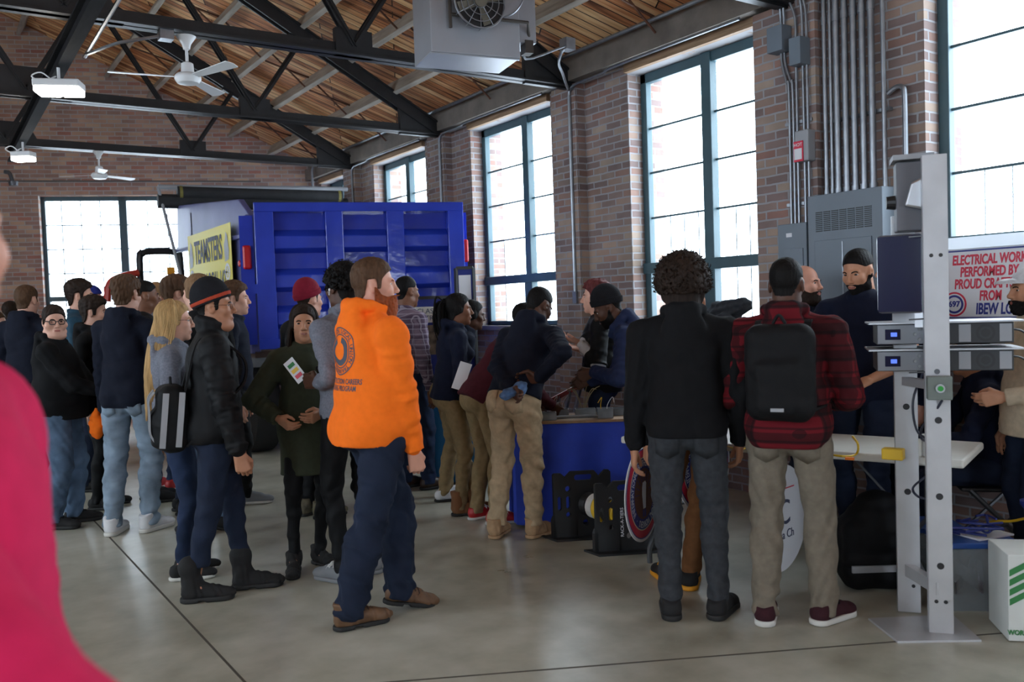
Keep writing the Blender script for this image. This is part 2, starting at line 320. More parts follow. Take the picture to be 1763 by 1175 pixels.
for sgn in (1, -1):
    xe = 0.95+sgn*5.2
    m.prism([(0, 0), (1, 0), (1, 1), (0, 1)], (0.95, -6.3, deck(0.95)), (xe-0.95, 0, deck(xe)-deck(0.95)), (0, 25, 0), (0, 0, 1), 0.1)
struct(m.build('ceiling', dm))
# ---- purlins on the trusses and their cross bracing
pm = mat('weathered_purlin_timber', s2l(156, 146, 134), 0.8, noise=0.25, nscale=3, stretch=(6, 0.8, 6))
rm = mat('rusty_bridging_rod', s2l(92, 58, 42), 0.7, noise=0.3)
sl = np.array([1, 0, -0.54])/math.hypot(1, 0.54); sn = np.array([0.54, 0, 1])/math.hypot(1, 0.54)
px_ = [5.02, 4.45, 3.87, 3.3, 2.72, 2.15, 1.55]
for i, x in enumerate(px_):
    m = MB(); c0 = np.array([x, 0, deck(x)])-sn*0.1; yend = 14.18-(x-5.75)*0.38-0.02
    m.obox(c0+np.array((0, (yend-2)/2, 0)), sl, (0, 1, 0), sn, (0.03, (yend+2)/2, 0.1))
    tag(m.build('purlin', pm, bevel=0.004), 'weathered grey timber purlin under the boards of the right roof slope', 'purlin', 'purlins of the right roof slope')
for i, x in enumerate([0.35, -0.25, -0.85, -1.45]):
    m = MB(); c0 = np.array([x, 0, deck(x)]); s2 = np.array((-0.54, 0, 1))/math.hypot(1, 0.54); c0 = c0-s2*0.1; yend = 14.18-(x-5.75)*0.38-0.02
    m.obox(c0+np.array((0, (yend-2)/2, 0)), (s2[2], 0, -s2[0]), (0, 1, 0), s2, (0.03, (yend+2)/2, 0.1))
    tag(m.build('purlin', pm), 'weathered grey timber purlin high on the left roof slope', 'purlin', 'purlins of the left roof slope')
TY = [4.35, 7.05, 9.75, 12.45]
for yb in (5.7, 8.4, 11.1, 13.4):
    xs = [5.6]+px_
    for i in range(len(xs)-1):
        if yb > 13 and i > 4: continue
        a, c = xs[i], xs[i+1]; pa = lambda x, d: np.array([x, 0, deck(x)])-sn*d
        m = MB(); m.tube([pa(a-0.03, 0.19)+(0, yb, 0), pa(c+0.035, 0.03)+(0, yb+0.06, 0)], 0.012, 6); m.tube([pa(a-0.03, 0.03)+(0, yb+0.05, 0), pa(c+0.035, 0.19)+(0, yb+0.02, 0)], 0.012, 6)
        tag(m.build('cross_brace', rm), 'rusty crossed bridging rods between two roof purlins', 'brace', 'bridging rods between purlins')
# ---- trusses
def zr(X): return 3.93+0.54*(5.62-max(X, 1.9-X))
tl = ['nearest black steel roof truss, spanning just above the frame', 'black steel roof truss behind the hanging unit heater', 'black steel roof truss in the middle, second from the far brick wall', 'black steel roof truss closest to the far brick wall']
for i, y in enumerate(TY):
    t = thing('roof_truss', tl[i], 'roof truss', (0.95, y, 3.8), 0)
    org = (0.95, y, 3.8)
    c = MB(); zc = 3.82
    c.box((-3.7, y-0.012, zc), (5.6, y+0.012, zc+0.11)); c.box((-3.7, y-0.085, zc), (5.6, y+0.085, zc+0.016)); c.build('bottom_chord', black_steel, t, org=org)
    for sgn in (1, -1):
        e_ = 0.95+sgn*4.67; c = MB()
        for dy in (-0.05, 0.05): c.bar((0.95, y+dy, zr(0.95)-0.08), (e_, y+dy, zr(e_)-0.08), 0.02, 0.16)
        c.bar((0.95, y, zr(0.95)-0.01), (e_, y, zr(e_)-0.01), 0.17, 0.018); c.build('top_chord', black_steel, t, org=org)
        nb = [(0.95, zc+0.08), (0.95+sgn*2.25, zc+0.1)]; nt_ = [0.95+sgn*1.1, 0.95+sgn*2.85]
        for (p, q) in ((nb[0], nt_[0]), (nb[1], nt_[0]), (nb[1], nt_[1])):
            wb = MB(); 
            for dy in (-0.022, 0.022): wb.bar((p[0], y+dy, p[1]), (q, y+dy, zr(q)-0.1), 0.012, 0.06, (0, 1, 0)); wb.bar((p[0], y+dy*1.6, p[1]), (q, y+dy*1.6, zr(q)-0.1), 0.05, 0.01, (0, 1, 0))
            wb.build('web_member', black_steel, t, org=org)
        gs = [[(nb[1][0]-0.17, zc), (nb[1][0]+0.17, zc), (nb[1][0]+0.17, zc+0.23), (nb[1][0]-0.17, zc+0.23)]]
        gs.append([(e_+sgn*0.02, zc-0.02), (e_-sgn*0.62, zc-0.02), (e_-sgn*0.62, zr(e_-sgn*0.62)-0.05), (e_, zr(e_))])
        for q in nt_: gs.append([(q-0.16, zr(q-0.16)-0.2), (q+0.16, zr(q+0.16)-0.2), (q+0.16, zr(q+0.16)-0.02), (q-0.16, zr(q-0.16)-0.02)])
        for g_ in gs: MB().prism(g_, (0, y-0.03, 0), (1, 0, 0), (0, 0, 1), (0, 1, 0), 0.06).build('gusset_plate', black_steel, t, org=org)
    MB().prism([(0.55, zc), (1.35, zc), (1.2, zc+0.3), (0.7, zc+0.3)], (0, y-0.03, 0), (1, 0, 0), (0, 0, 1), (0, 1, 0), 0.06).build('gusset_plate', black_steel, t, org=org)
# ---- rail beam under the trusses with its conduit
m = MB(); m.box((0.985, 2.5, 3.66), (1.075, 12.7, 3.68)); m.box((0.985, 2.5, 3.795), (1.075, 12.7, 3.815)); m.box((1.023, 2.5, 3.67), (1.037, 12.7, 3.8))
t = tag(m.build('rail_beam', mat('worn_rail_steel', s2l(22, 21, 23), 0.85, 0.0, spec=0.1, noise=0.4, nscale=6, stretch=(8, 1, 8))), 'long steel rail beam running under the roof trusses at upper left', 'beam')
m = MB(); p = [(1.16, 2.5, 3.7), (1.16, 7.6, 3.7)]; m.tube(p, 0.014, 6); m.tube(bez([(1.16, 7.5, 3.7), (1.17, 7.4, 3.68), (1.3, 7.1, 3.69), (1.45, 7.06, 3.73), (1.62, 7.05, 3.78)], 5), 0.013, 6); m.box((1.6, 7.0, 3.75), (1.7, 7.1, 3.82))
tag(m.build('conduit', galv, smooth=True), 'thin conduit clipped along the rail beam and bent towards the nearer ceiling fan', 'conduit')
# ================================================================== figures: smooth distance fields meshed by surface nets
f32 = np.float32
def nrm(v): v = np.array(v, float); return v/(np.linalg.norm(v)+1e-12)
class Field:
    def __init__(s, lo, hi, h):
        s.h = h; s.lo = np.array(lo, float); n = np.maximum(4, np.ceil((np.array(hi)-s.lo)/h).astype(int)+1)
        s.ax = [(s.lo[i]+h*np.arange(n[i])).astype(f32) for i in range(3)]; s.d = np.full(n, 1.0, f32)
    def like(s):
        o = Field.__new__(Field); o.h = s.h; o.lo = s.lo; o.ax = s.ax; o.d = np.full(s.d.shape, 1.0, f32); return o
    def sl(s, lo, hi):
        r = []
        for i in range(3):
            a = int(max(0, math.floor((lo[i]-s.lo[i])/s.h))); b = int(min(len(s.ax[i]), math.ceil((hi[i]-s.lo[i])/s.h)+1))
            if b <= a: return None, None
            r.append(slice(a, b))
        return tuple(r), (s.ax[0][r[0]][:, None, None], s.ax[1][r[1]][None, :, None], s.ax[2][r[2]][None, None, :])
    def add(s, pr, k=0.02):
        fn, lo, hi = pr; mg = k+3*s.h+0.012; q, g = s.sl(lo-mg, hi+mg)
        if q is None: return s
        p = fn(*g); a = s.d[q]
        if k > 0: t = np.clip(k-np.abs(a-p), 0, None)/k; s.d[q] = np.minimum(a, p)-t*t*(k*0.25)
        else: s.d[q] = np.minimum(a, p)
        return s
    def sub(s, pr, k=0.01):
        fn, lo, hi = pr; mg = k+3*s.h; q, g = s.sl(lo-mg, hi+mg)
        if q is None: return s
        p = -fn(*g); a = s.d[q]; t = np.clip(k-np.abs(a-p), 0, None)/k; s.d[q] = np.maximum(a, p)+t*t*(k*0.25)
        return s
    def cut(s, p, n, lo=None, hi=None):
        q, g = s.sl(lo, hi) if lo is not None else ((slice(None),)*3, (s.ax[0][:, None, None], s.ax[1][None, :, None], s.ax[2][None, None, :]))
        if q is None: return s
        s.d[q] = np.maximum(s.d[q], ((g[0]-p[0])*n[0]+(g[1]-p[1])*n[1]+(g[2]-p[2])*n[2]).astype(f32)); return s
    def join(s, o, k=0.0):
        if k > 0: t = np.clip(k-np.abs(s.d-o.d), 0, None)/k; s.d = np.minimum(s.d, o.d)-t*t*(k*0.25)
        else: s.d = np.minimum(s.d, o.d)
        return s
    def grid(s): return s.ax[0][:, None, None], s.ax[1][None, :, None], s.ax[2][None, None, :]
    def wrinkle(s, amp, seed, wl=0.11, hot=(), stretch=(1, 1, 1.6)):
        """cloth folds: warped sine ridges, stronger round the hot spots (centre, radius, gain)"""
        rs = np.random.RandomState(seed); X, Y, Z = s.grid(); m = np.zeros(s.d.shape, f32)
        for j in range(4):
            k = rs.normal(size=3)*np.array(stretch); k = k/np.linalg.norm(k)*2*math.pi/(wl*(0.7+0.35*j)); k2 = rs.normal(size=3)*2*math.pi/(wl*3)
            m += np.sin(k[0]*X+k[1]*Y+k[2]*Z+1.7*np.sin(k2[0]*X+k2[1]*Y+k2[2]*Z+j)).astype(f32)*(0.9-0.12*j)
        g = np.ones(s.d.shape, f32)
        for (c, r, a) in hot: g += (a*np.exp(-(((X-c[0])**2+(Y-c[1])**2+(Z-c[2])**2)/(r*r)))).astype(f32)
        s.d = s.d+np.where(np.abs(s.d) < 0.08, m*g*(amp*0.45), 0).astype(f32); return s
    def mesh(s):
        d = np.pad(s.d, 1, constant_values=1.0); n = np.array(d.shape); ins = d < 0
        c = [(i, j, k) for i in (0, 1) for j in (0, 1) for k in (0, 1)]
        sh = lambda a, o: a[o[0]:n[0]-1+o[0], o[1]:n[1]-1+o[1], o[2]:n[2]-1+o[2]]
        cnt = sum(sh(ins, o).astype(np.int8) for o in c); act = (cnt > 0) & (cnt < 8)
        if not act.any(): return np.zeros((0, 3)), np.zeros((0, 4), int)
        idx = np.argwhere(act); V = {o: d[idx[:, 0]+o[0], idx[:, 1]+o[1], idx[:, 2]+o[2]] for o in c}
        acc = np.zeros((len(idx), 3)); w_ = np.zeros(len(idx))
        for o in c:
            for a in range(3):
                if o[a]: continue
                o2 = list(o); o2[a] = 1; v0, v1 = V[o], V[tuple(o2)]; mk = (v0 < 0) != (v1 < 0)
                t = np.where(mk, v0/np.where(mk, v0-v1, 1), 0); p = np.tile(np.array(o, float), (len(idx), 1)); p[:, a] += t
                acc += p*mk[:, None]; w_ += mk
        vs = s.lo+((idx-1)+acc/w_[:, None])*s.h
        im = np.full(act.shape, -1, np.int64); im[act] = np.arange(len(idx)); F = []
        for a in range(3):
            b_, c_ = (a+1) % 3, (a+2) % 3
            s0 = [slice(1, n[i]-1) for i in range(3)]; s1 = list(s0); s0[a] = slice(0, n[a]-1); s1[a] = slice(1, n[a])
            e = ins[tuple(s0)] != ins[tuple(s1)]; q = np.argwhere(e)
            if not len(q): continue
            fl = ins[tuple(s0)][e]; st = np.array([1 if i != a else 0 for i in range(3)]); q = q+st
            def at(db, dc):
                r = q.copy(); r[:, b_] += db; r[:, c_] += dc; return im[r[:, 0], r[:, 1], r[:, 2]]
            f = np.stack([at(-1, -1), at(0, -1), at(0, 0), at(-1, 0)], 1); f[~fl] = f[~fl][:, ::-1]; F.append(f)
        return vs, np.concatenate(F)
def np_obj(name, parts, m, parent, org, smooth=True):
    """parts: list of (verts, quads) -> one mesh object relative to org"""
    vs = np.concatenate([p[0] for p in parts])-np.array(org); fs = []; b = 0
    for p in parts: fs.append(p[1]+b); b += len(p[0])
    fs = np.concatenate(fs); me = bpy.data.meshes.new(name); me.vertices.add(len(vs)); me.vertices.foreach_set('co', vs.astype(f32).ravel())
    me.loops.add(fs.size); me.loops.foreach_set('vertex_index', fs.ravel().astype(np.int32)); me.polygons.add(len(fs))
    me.polygons.foreach_set('loop_start', np.arange(0, fs.size, 4, dtype=np.int32))
    me.update(calc_edges=True); me.polygons.foreach_set('use_smooth', np.ones(len(fs), bool)); me.update()
    return newobj(name, me, m, parent)
# ---- primitives
def cone(a, b, ra, rb, flat=None):
    a = np.array(a, float); b = np.array(b, float); ba = b-a; L2 = float(ba @ ba)+1e-9; R = max(ra, rb)
    def fn(X, Y, Z):
        px, py, pz = X-a[0], Y-a[1], Z-a[2]; t = np.clip((px*ba[0]+py*ba[1]+pz*ba[2])/L2, 0, 1)
        vx, vy, vz = px-t*ba[0], py-t*ba[1], pz-t*ba[2]
        if flat is not None:
            n, sc = flat; q = (vx*n[0]+vy*n[1]+vz*n[2])*(sc-1); vx = vx+q*n[0]; vy = vy+q*n[1]; vz = vz+q*n[2]
        return (np.sqrt(vx*vx+vy*vy+vz*vz)-(ra+(rb-ra)*t)).astype(f32)
    R2 = R/min(1, flat[1]) if flat is not None else R
    return fn, np.minimum(a, b)-R2, np.maximum(a, b)+R2
def ell(c, r, ax=np.eye(3)):
    c = np.array(c, float); r = np.array(r, float); ax = np.array(ax, float)
    def fn(X, Y, Z):
        p = (X-c[0], Y-c[1], Z-c[2]); q = [(p[0]*ax[i][0]+p[1]*ax[i][1]+p[2]*ax[i][2]) for i in range(3)]
        k0 = np.sqrt(sum((q[i]/r[i])**2 for i in range(3))); k1 = np.sqrt(sum((q[i]/r[i]**2)**2 for i in range(3)))
        return (k0*(k0-1)/(k1+1e-6)).astype(f32)
    e = np.sqrt(((ax*r[:, None])**2).sum(0)); return fn, c-e, c+e
def sph(c, r): return cone(c, np.array(c, float)+1e-5, r, r)
def rbox(c, hsz, ax, rad):
    c = np.array(c, float); ax = np.array(ax, float); hsz = np.array(hsz, float)
    def fn(X, Y, Z):
        p = (X-c[0], Y-c[1], Z-c[2]); q = [np.abs(p[0]*ax[i][0]+p[1]*ax[i][1]+p[2]*ax[i][2])-hsz[i]+rad for i in range(3)]
        return (np.sqrt(sum(np.clip(v, 0, None)**2 for v in q))+np.minimum(np.maximum(np.maximum(q[0], q[1]), q[2]), 0)-rad).astype(f32)
    e = np.abs(ax*hsz[:, None]).sum(0); return fn, c-e, c+e
# ---- materials for figures
def cloth(name, rgb, rough=0.9, noise=0.12, ns=30, bump=0.25, bs=350, sheen=0.0): return mat(name, s2l(*rgb), rough, noise=noise, nscale=ns, bump=bump, bscale=bs, spec=0.2, sheen=sheen)
def denim(name, rgb, fade=0.35): return mat(name, s2l(*rgb), 0.85, noise=fade, nscale=5, bump=0.25, bscale=260, spec=0.2)
SK = {k: mat('skin_'+k, s2l(*c), 0.5, noise=0.06, nscale=25, spec=0.35) for k, c in dict(fair=(214, 164, 142), tan=(186, 132, 102), olive=(168, 118, 90), brown=(122, 80, 58), dark=(84, 54, 40), rosy=(206, 150, 128)).items()}
HR = {k: mat('hair_'+k, s2l(*c), 0.65, noise=0.3, nscale=60, bump=0.4, bscale=120, spec=0.15, stretch=(1, 1, 0.15)) for k, c in dict(black=(17, 14, 13), dark=(40, 29, 23), brown=(78, 56, 40), light=(120, 92, 66), blond=(176, 142, 96), ginger=(130, 66, 34), sand=(128, 96, 66), redbrown=(92, 44, 44)).items()}
eye_m = [mat('eye_white', s2l(220, 214, 208), 0.25), mat('iris_dark', s2l(36, 24, 18), 0.2)]
lip_m = {k: mat('lips_'+k, s2l(*c), 0.45) for k, c in dict(fair=(176, 100, 92), rosy=(168, 94, 86), tan=(150, 86, 74), olive=(136, 80, 70), brown=(96, 54, 46), dark=(74, 44, 40)).items()}
dark_frame = mat('black_spectacle_frame', s2l(20, 20, 22), 0.3)
lens_m = glass
rubber_w = mat('white_rubber_sole', s2l(206, 204, 198), 0.6); rubber_k = mat('black_rubber_sole', s2l(26, 25, 25), 0.7)
def frame(yaw, pitch=0.0, roll=0.0):
    f = np.array([math.sin(yaw)*math.cos(pitch), math.cos(yaw)*math.cos(pitch), math.sin(pitch)]); r = np.array([math.cos(yaw), -math.sin(yaw), 0.0])
    u = np.cross(r, f); c, s = math.cos(roll), math.sin(roll); return r*c+u*s, f, u*c-r*s
def ik(a, c, l1, l2, hint):
    a = np.array(a, float); c = np.array(c, float); d = c-a; L = np.linalg.norm(d); u = d/(L+1e-9)
    if L > (l1+l2)*0.999: c = a+u*(l1+l2)*0.999; L = (l1+l2)*0.999
    x = (l1*l1-l2*l2+L*L)/(2*L); h = math.sqrt(max(0, l1*l1-x*x)); n = np.array(hint, float); n = n-u*(n @ u); n = nrm(n)
    return a+u*x+n*h, c
HEADLINE = ([-.14, -.07, -.05, -.035, .006, .011, .028, .036, .062, .085, .12], [-.085, -.078, -.045, .026, .03, -.02, -.02, .03, .058, .074, .08])
HEADLINE_F = ([-.14, -.07, -.05, -.035, .03, .045, .07, .085, .12], [-.09, -.09, -.08, -.05, -.02, .04, .065, .076, .08])
def bounds_of(pts, mg): p = np.array(pts); return p.min(0)-mg, p.max(0)+mg
HEADLINE_B = ([-.14, -.07, -.05, -.035, .006, .02, .034, .06, .085, .12], [-.07, -.06, -.02, .034, .036, .034, .038, .060, .075, .08])
def make_head(Hc, hr, hf, hu, s, h, skin, opt):
    """returns (field, toworld, surf) for a head of scale s"""
    A = np.stack([hr, hf, hu]); W = lambda x, f, u: Hc+(hr*x+hf*f+hu*u)*s
    lo, hi = Hc-0.2*s, Hc+0.19*s; F = Field(lo-np.array((0, 0, 0.03)), hi, h)
    E = lambda c, r: ell(W(*c), np.array(r)*s, A); B = lambda c, r: sph(W(*c), r*s); K = lambda a, b, r, q: cone(W(*a), W(*b), r*s, q*s)
    jw = opt.get('jaw', 1.0); fat = opt.get('fat', 0.0)
    F.add(E((0, -.014, .034), (.076, .097, .091)), 0); F.add(E((0, .03, -.04), (.060+fat*.6, .064, .084)), .03*s)
    F.add(B((0, .072, -.106), .02*jw), .03*s)
    if fat: F.add(E((0, .035, -.115), (.06+fat, .05, .035)), .04*s)
    for q in (-1, 1):
        F.add(B((q*(.046*jw+fat), .012, -.078), .02), .03*s); F.add(B((q*(.043+fat*.7), .062, -.024), .02+fat*.4), .025*s)
        F.add(K((q*.012, .089, .021), (q*.045, .074, .02), .008, .006), .016*s); F.sub(B((q*.032, .104, .004), .017), .014*s)
        F.add(B((q*.012, .099, -.036), .0085), .008*s)
        e = ell(W(q*.078, -.008, -.006), np.array((.009, .021, .032))*s, A); F.add(e, .012*s); F.sub(B((q*.087, -.002, -.004), .009), .008*s)
    F.add(K((0, .09, .014), (0, .109, -.026), .0075, .0095), .014*s); F.add(B((0, .111, -.031), .0105), .01*s)
    F.add(K((-.017, .088, -.062), (.017, .088, -.062), .0075, .0075), .012*s); F.add(K((-.014, .086, -.073), (.014, .086, -.073), .0075, .0075), .012*s)
    F.sub(K((-.019, .101, -.0665), (.019, .101, -.0665), .004, .004), .006*s)
    F.add(cone(W(0, -.022, -.06), W(0, -.045, -.2), .056*s, .06*s), .03*s)
    def surf(x, u):
        for f_ in np.arange(.135, .0, -.0015):
            i = np.round((W(x, f_, u)-F.lo)/F.h).astype(int)
            if (i >= 0).all() and (i < F.d.shape).all() and F.d[tuple(i)] < 0: return f_+.0005
        return .08
    return F, W, surf, A
def local_coords(F, Hc, hr, hf, hu, s):
    X, Y, Z = F.grid(); p = (X-Hc[0], Y-Hc[1], Z-Hc[2]); g = lambda v: ((p[0]*v[0]+p[1]*v[1]+p[2]*v[2])/s).astype(f32)
    return g(hr), g(hf), g(hu)
def face_bits(t, org, W, surf, A, s, o, skin, hair):
    sd = (-1, 1)
    for q in sd:
        f = surf(q*.032, .004); c = W(q*.032, f-.0045, .004); m = MB(); n = 14
        prof = [(math.sin(a), -math.cos(a)) for a in np.linspace(0.02, math.pi-0.02, 11)]; vs = []; fs = []; mi = []
        for i, (rr, hh) in enumerate(prof):
            for k in range(n): vs.append(c+(A[0]*rr*math.cos(2*math.pi*k/n)*.0135+A[2]*rr*math.sin(2*math.pi*k/n)*.0066+A[1]*hh*.0085)*s)
        for i in range(10):
            for k in range(n): m_ = 1 if i >= 7 else 0; fs.append((i*n+k, i*n+(k+1) % n, (i+1)*n+(k+1) % n, (i+1)*n+k)); mi.append(m_)
        m.add(vs, fs); m.m = mi; m.f.append([10*n+k for k in range(n)]); m.m.append(1); m.build('eye', eye_m, t, smooth=True, org=org)
        m = MB(); pts = [W(q*x, surf(q*x, u)+.001, u) for x, u in ((.015, .018), (.026, .0225), (.038, .0225), (.048, .017))]
        m.tube(bez(pts, 3), [.0022*s]+[.0035*s]*8+[.0015*s], 6); m.build('eyebrow', hair, t, smooth=True, org=org)
    m = MB()
    for u, r in ((-.0635, .0042), (-.0715, .0048)):
        pts = [W(x, surf(x, u-.002*abs(x)/.02)-.001, u-(-.003 if u < -.07 else .003)*abs(x)/.022+o.get('smile', 0)*abs(x)) for x in (-.022, -.012, 0, .012, .022)]
        m.tube(bez(pts, 3), [.0012*s]+[r*s]*11+[.0012*s], 6)
    m.build('lips', lip_m[skin], t, smooth=True, org=org)
    if o.get('smile'):
        m = MB(); pts = [W(x, surf(x, -.067)-.0005, -.0672+o['smile']*.6*abs(x)) for x in (-.016, -.008, 0, .008, .016)]; m.tube(pts, .0028*s, 6); m.build('teeth', eye_m[0], t, smooth=True, org=org)
    if o.get('glasses'):
        m = MB(); rf = .0036 if o['glasses'] == 'thick' else .0012; fr = []
        for q in sd:
            f = surf(q*.02, .004)+.014
            loop = [W(q*.033+.0235*math.cos(a)*(1 if abs(math.cos(a)) < .9 else 1), f-.006*abs(math.cos(a))*(1 if q*math.cos(a) > 0 else 0), .0+.0165*math.copysign(min(1, abs(math.sin(a))*1.25), math.sin(a))) for a in np.linspace(0, 2*math.pi, 21)]
            m.tube(loop, rf*s, 5, caps=False); m.tube([W(q*.057, f-.006, .007), W(q*.079, .03, .008), W(q*.082, -.012, .006)], rf*s, 5)
        f = surf(.0, .004)+.005; m.tube([W(-.0105, f, .004), W(0, f+.003, .007), W(.0105, f, .004)], rf*s, 5)
        g = m.build('spectacles', dark_frame, t, smooth=True, org=org)
def make_hand(wr, fd, pn, side, s, curl=0.5, h=0.0045, spread=0.0, thumb=0.5):
    """hand at wrist wr, fingers along fd, palm facing pn; side +1 right, -1 left"""
    fd = nrm(fd); pn = nrm(np.array(pn)-fd*(np.array(pn) @ fd)); lt = np.cross(fd, pn)*side   # lt points to the thumb side
    p = lambda a, b, c: wr+(fd*a+lt*b+pn*c)*s
    F = Field(wr-0.2*s, wr+0.2*s, h)
    F.add(cone(wr-fd*.03*s, wr+fd*.015*s, .027*s, .027*s, (pn, 1.25)), 0)
    tips = []
    for i, (b, ln, kl) in enumerate(((.031, .074, .092), (.0105, .082, .096), (-.0105, .076, .091), (-.031, .06, .083))):
        k0 = p(kl, b, 0); F.add(cone(p(.012, b*.62, 0), k0, .0155*s, .0125*s), .012*s)
        ang = 0.12; q = k0; r = .0096-.0006*i*(i == 3)
        for j, (fr, ca) in enumerate(((.45, .75), (.31, 1.05), (.24, .6))):
            ang += curl*ca*(1+.06*i); d = nrm(fd*math.cos(ang)+pn*math.sin(ang)+lt*spread*b*8); q2 = q+d*ln*fr*s
            F.add(cone(q, q2, (r-.0008*j)*s, (r-.0008*(j+1))*s), .003*s); q = q2
        tips.append(q)
    t0 = p(.025, .026, .006); t1 = p(.055, .026+.03*(1-thumb*.5), .016+.012*thumb); t2 = p(.082, .03+.026*(1-thumb), .024+.02*thumb); t3 = p(.103, .026+.018*(1-thumb), .03+.02*thumb)
    F.add(cone(t0, t1, .017*s, .0125*s), .012*s); F.add(cone(t1, t2, .0115*s, .0105*s), .004*s); F.add(cone(t2, t3, .0105*s, .0085*s), .003*s)
    return F.mesh()
Z = np.array([0, 0, 1.0])
def make_shoe(t, org, o, fy, fz, kind, c1, c2, s, h, lace=None):
    """shoe with its sole; o on the ground under the ankle, fy forward, fz up"""
    fx = np.cross(fy, fz); w = lambda x, y, z: o+(fx*x+fy*y+fz*z)*s; A = np.stack([fx, fy, fz])
    pts = [w(x, y, z) for x in (-.06, .06) for y in (-.1, .23) for z in (-.01, .3 if 'boot' in kind else .17)]
    lo, hi = bounds_of(pts, .02); F = Field(lo, hi, h); big = 1.12 if kind in ('boot', 'chunky') else 1.0
    F.add(cone(w(0, -.03, .05), w(0, .11, .042), .043*s*big, .036*s*big), 0); F.add(ell(w(0, .15, .034), np.array((.045*big, .068, .034*big))*s, A), .02*s)
    F.add(cone(w(0, -.03, .055), w(0, -.02, .105), .04*s*big, .042*s*big), .02*s); F.add(cone(w(0, .03, .08), w(0, .1, .06), .026*s, .024*s), .03*s)
    if 'boot' in kind:
        top = {'boot': .21, 'workboot': .135, 'longboot': .2}[kind]
        F.add(cone(w(0, -.02, .09), w(0, -.028, top), .05*s, (.06 if kind == 'boot' else .05)*s), .02*s); F.wrinkle(.006, 3, .06); F.cut(w(0, -.02, top), fz)
        if kind == 'boot': F.add(cone(w(0, -.026, top-.02), w(0, -.027, top-.012), .063*s, .063*s), .01)
    else:
        tp = .125 if kind == 'high' else .095
        if kind == 'high': F.add(cone(w(0, -.02, .09), w(0, -.026, .15), .047*s, .05*s), .02*s)
        F.cut(w(0, -.02, tp+.01), nrm(fz+fy*-.35))
    st = .03 if kind in ('chunky', 'boot', 'high') else .024; F.cut(w(0, 0, st*.6), -fz)
    sh = np_obj('shoe' if 'boot' not in kind else 'boot', [F.mesh()], c1, t, org)
    G = Field(lo, hi, h); G.add(cone(w(0, -.036, st/2), w(0, .155, st/2), .0455*s*big, .049*s*big), 0); G.cut(w(0, 0, st), fz); G.cut(w(0, 0, 0.001), -fz)
    if 'boot' in kind: G.sub(rbox(w(0, .035, 0), np.array((.08, .02, .012))*s, A, .003), .004)
    np_obj('sole', [G.mesh()], c2, sh, org)
    if lace is not None:
        m = MB()
        for y, z in ((.05, .106), (.075, .095), (.1, .083)): m.tube([w(-.03, y-.012, z-.022), w(-.012, y, z), w(.014, y+.012, z-.001), w(.03, y+.02, z-.026)], .0035*s, 5); m.tube([w(.03, y-.012, z-.022), w(.012, y, z), w(-.014, y+.012, z-.001), w(-.03, y+.02, z-.026)], .0035*s, 5)
        for q in (-1, 1): m.tube(bez([w(0, .045, .11), w(q*.025, .05, .118), w(q*.04, .065, .09), w(q*.02, .05, .1), w(0, .045, .108)], 3), .003*s, 5)
        m.build("laces", lace, sh, smooth=True, org=org)
    return sh
PEOPLE = []
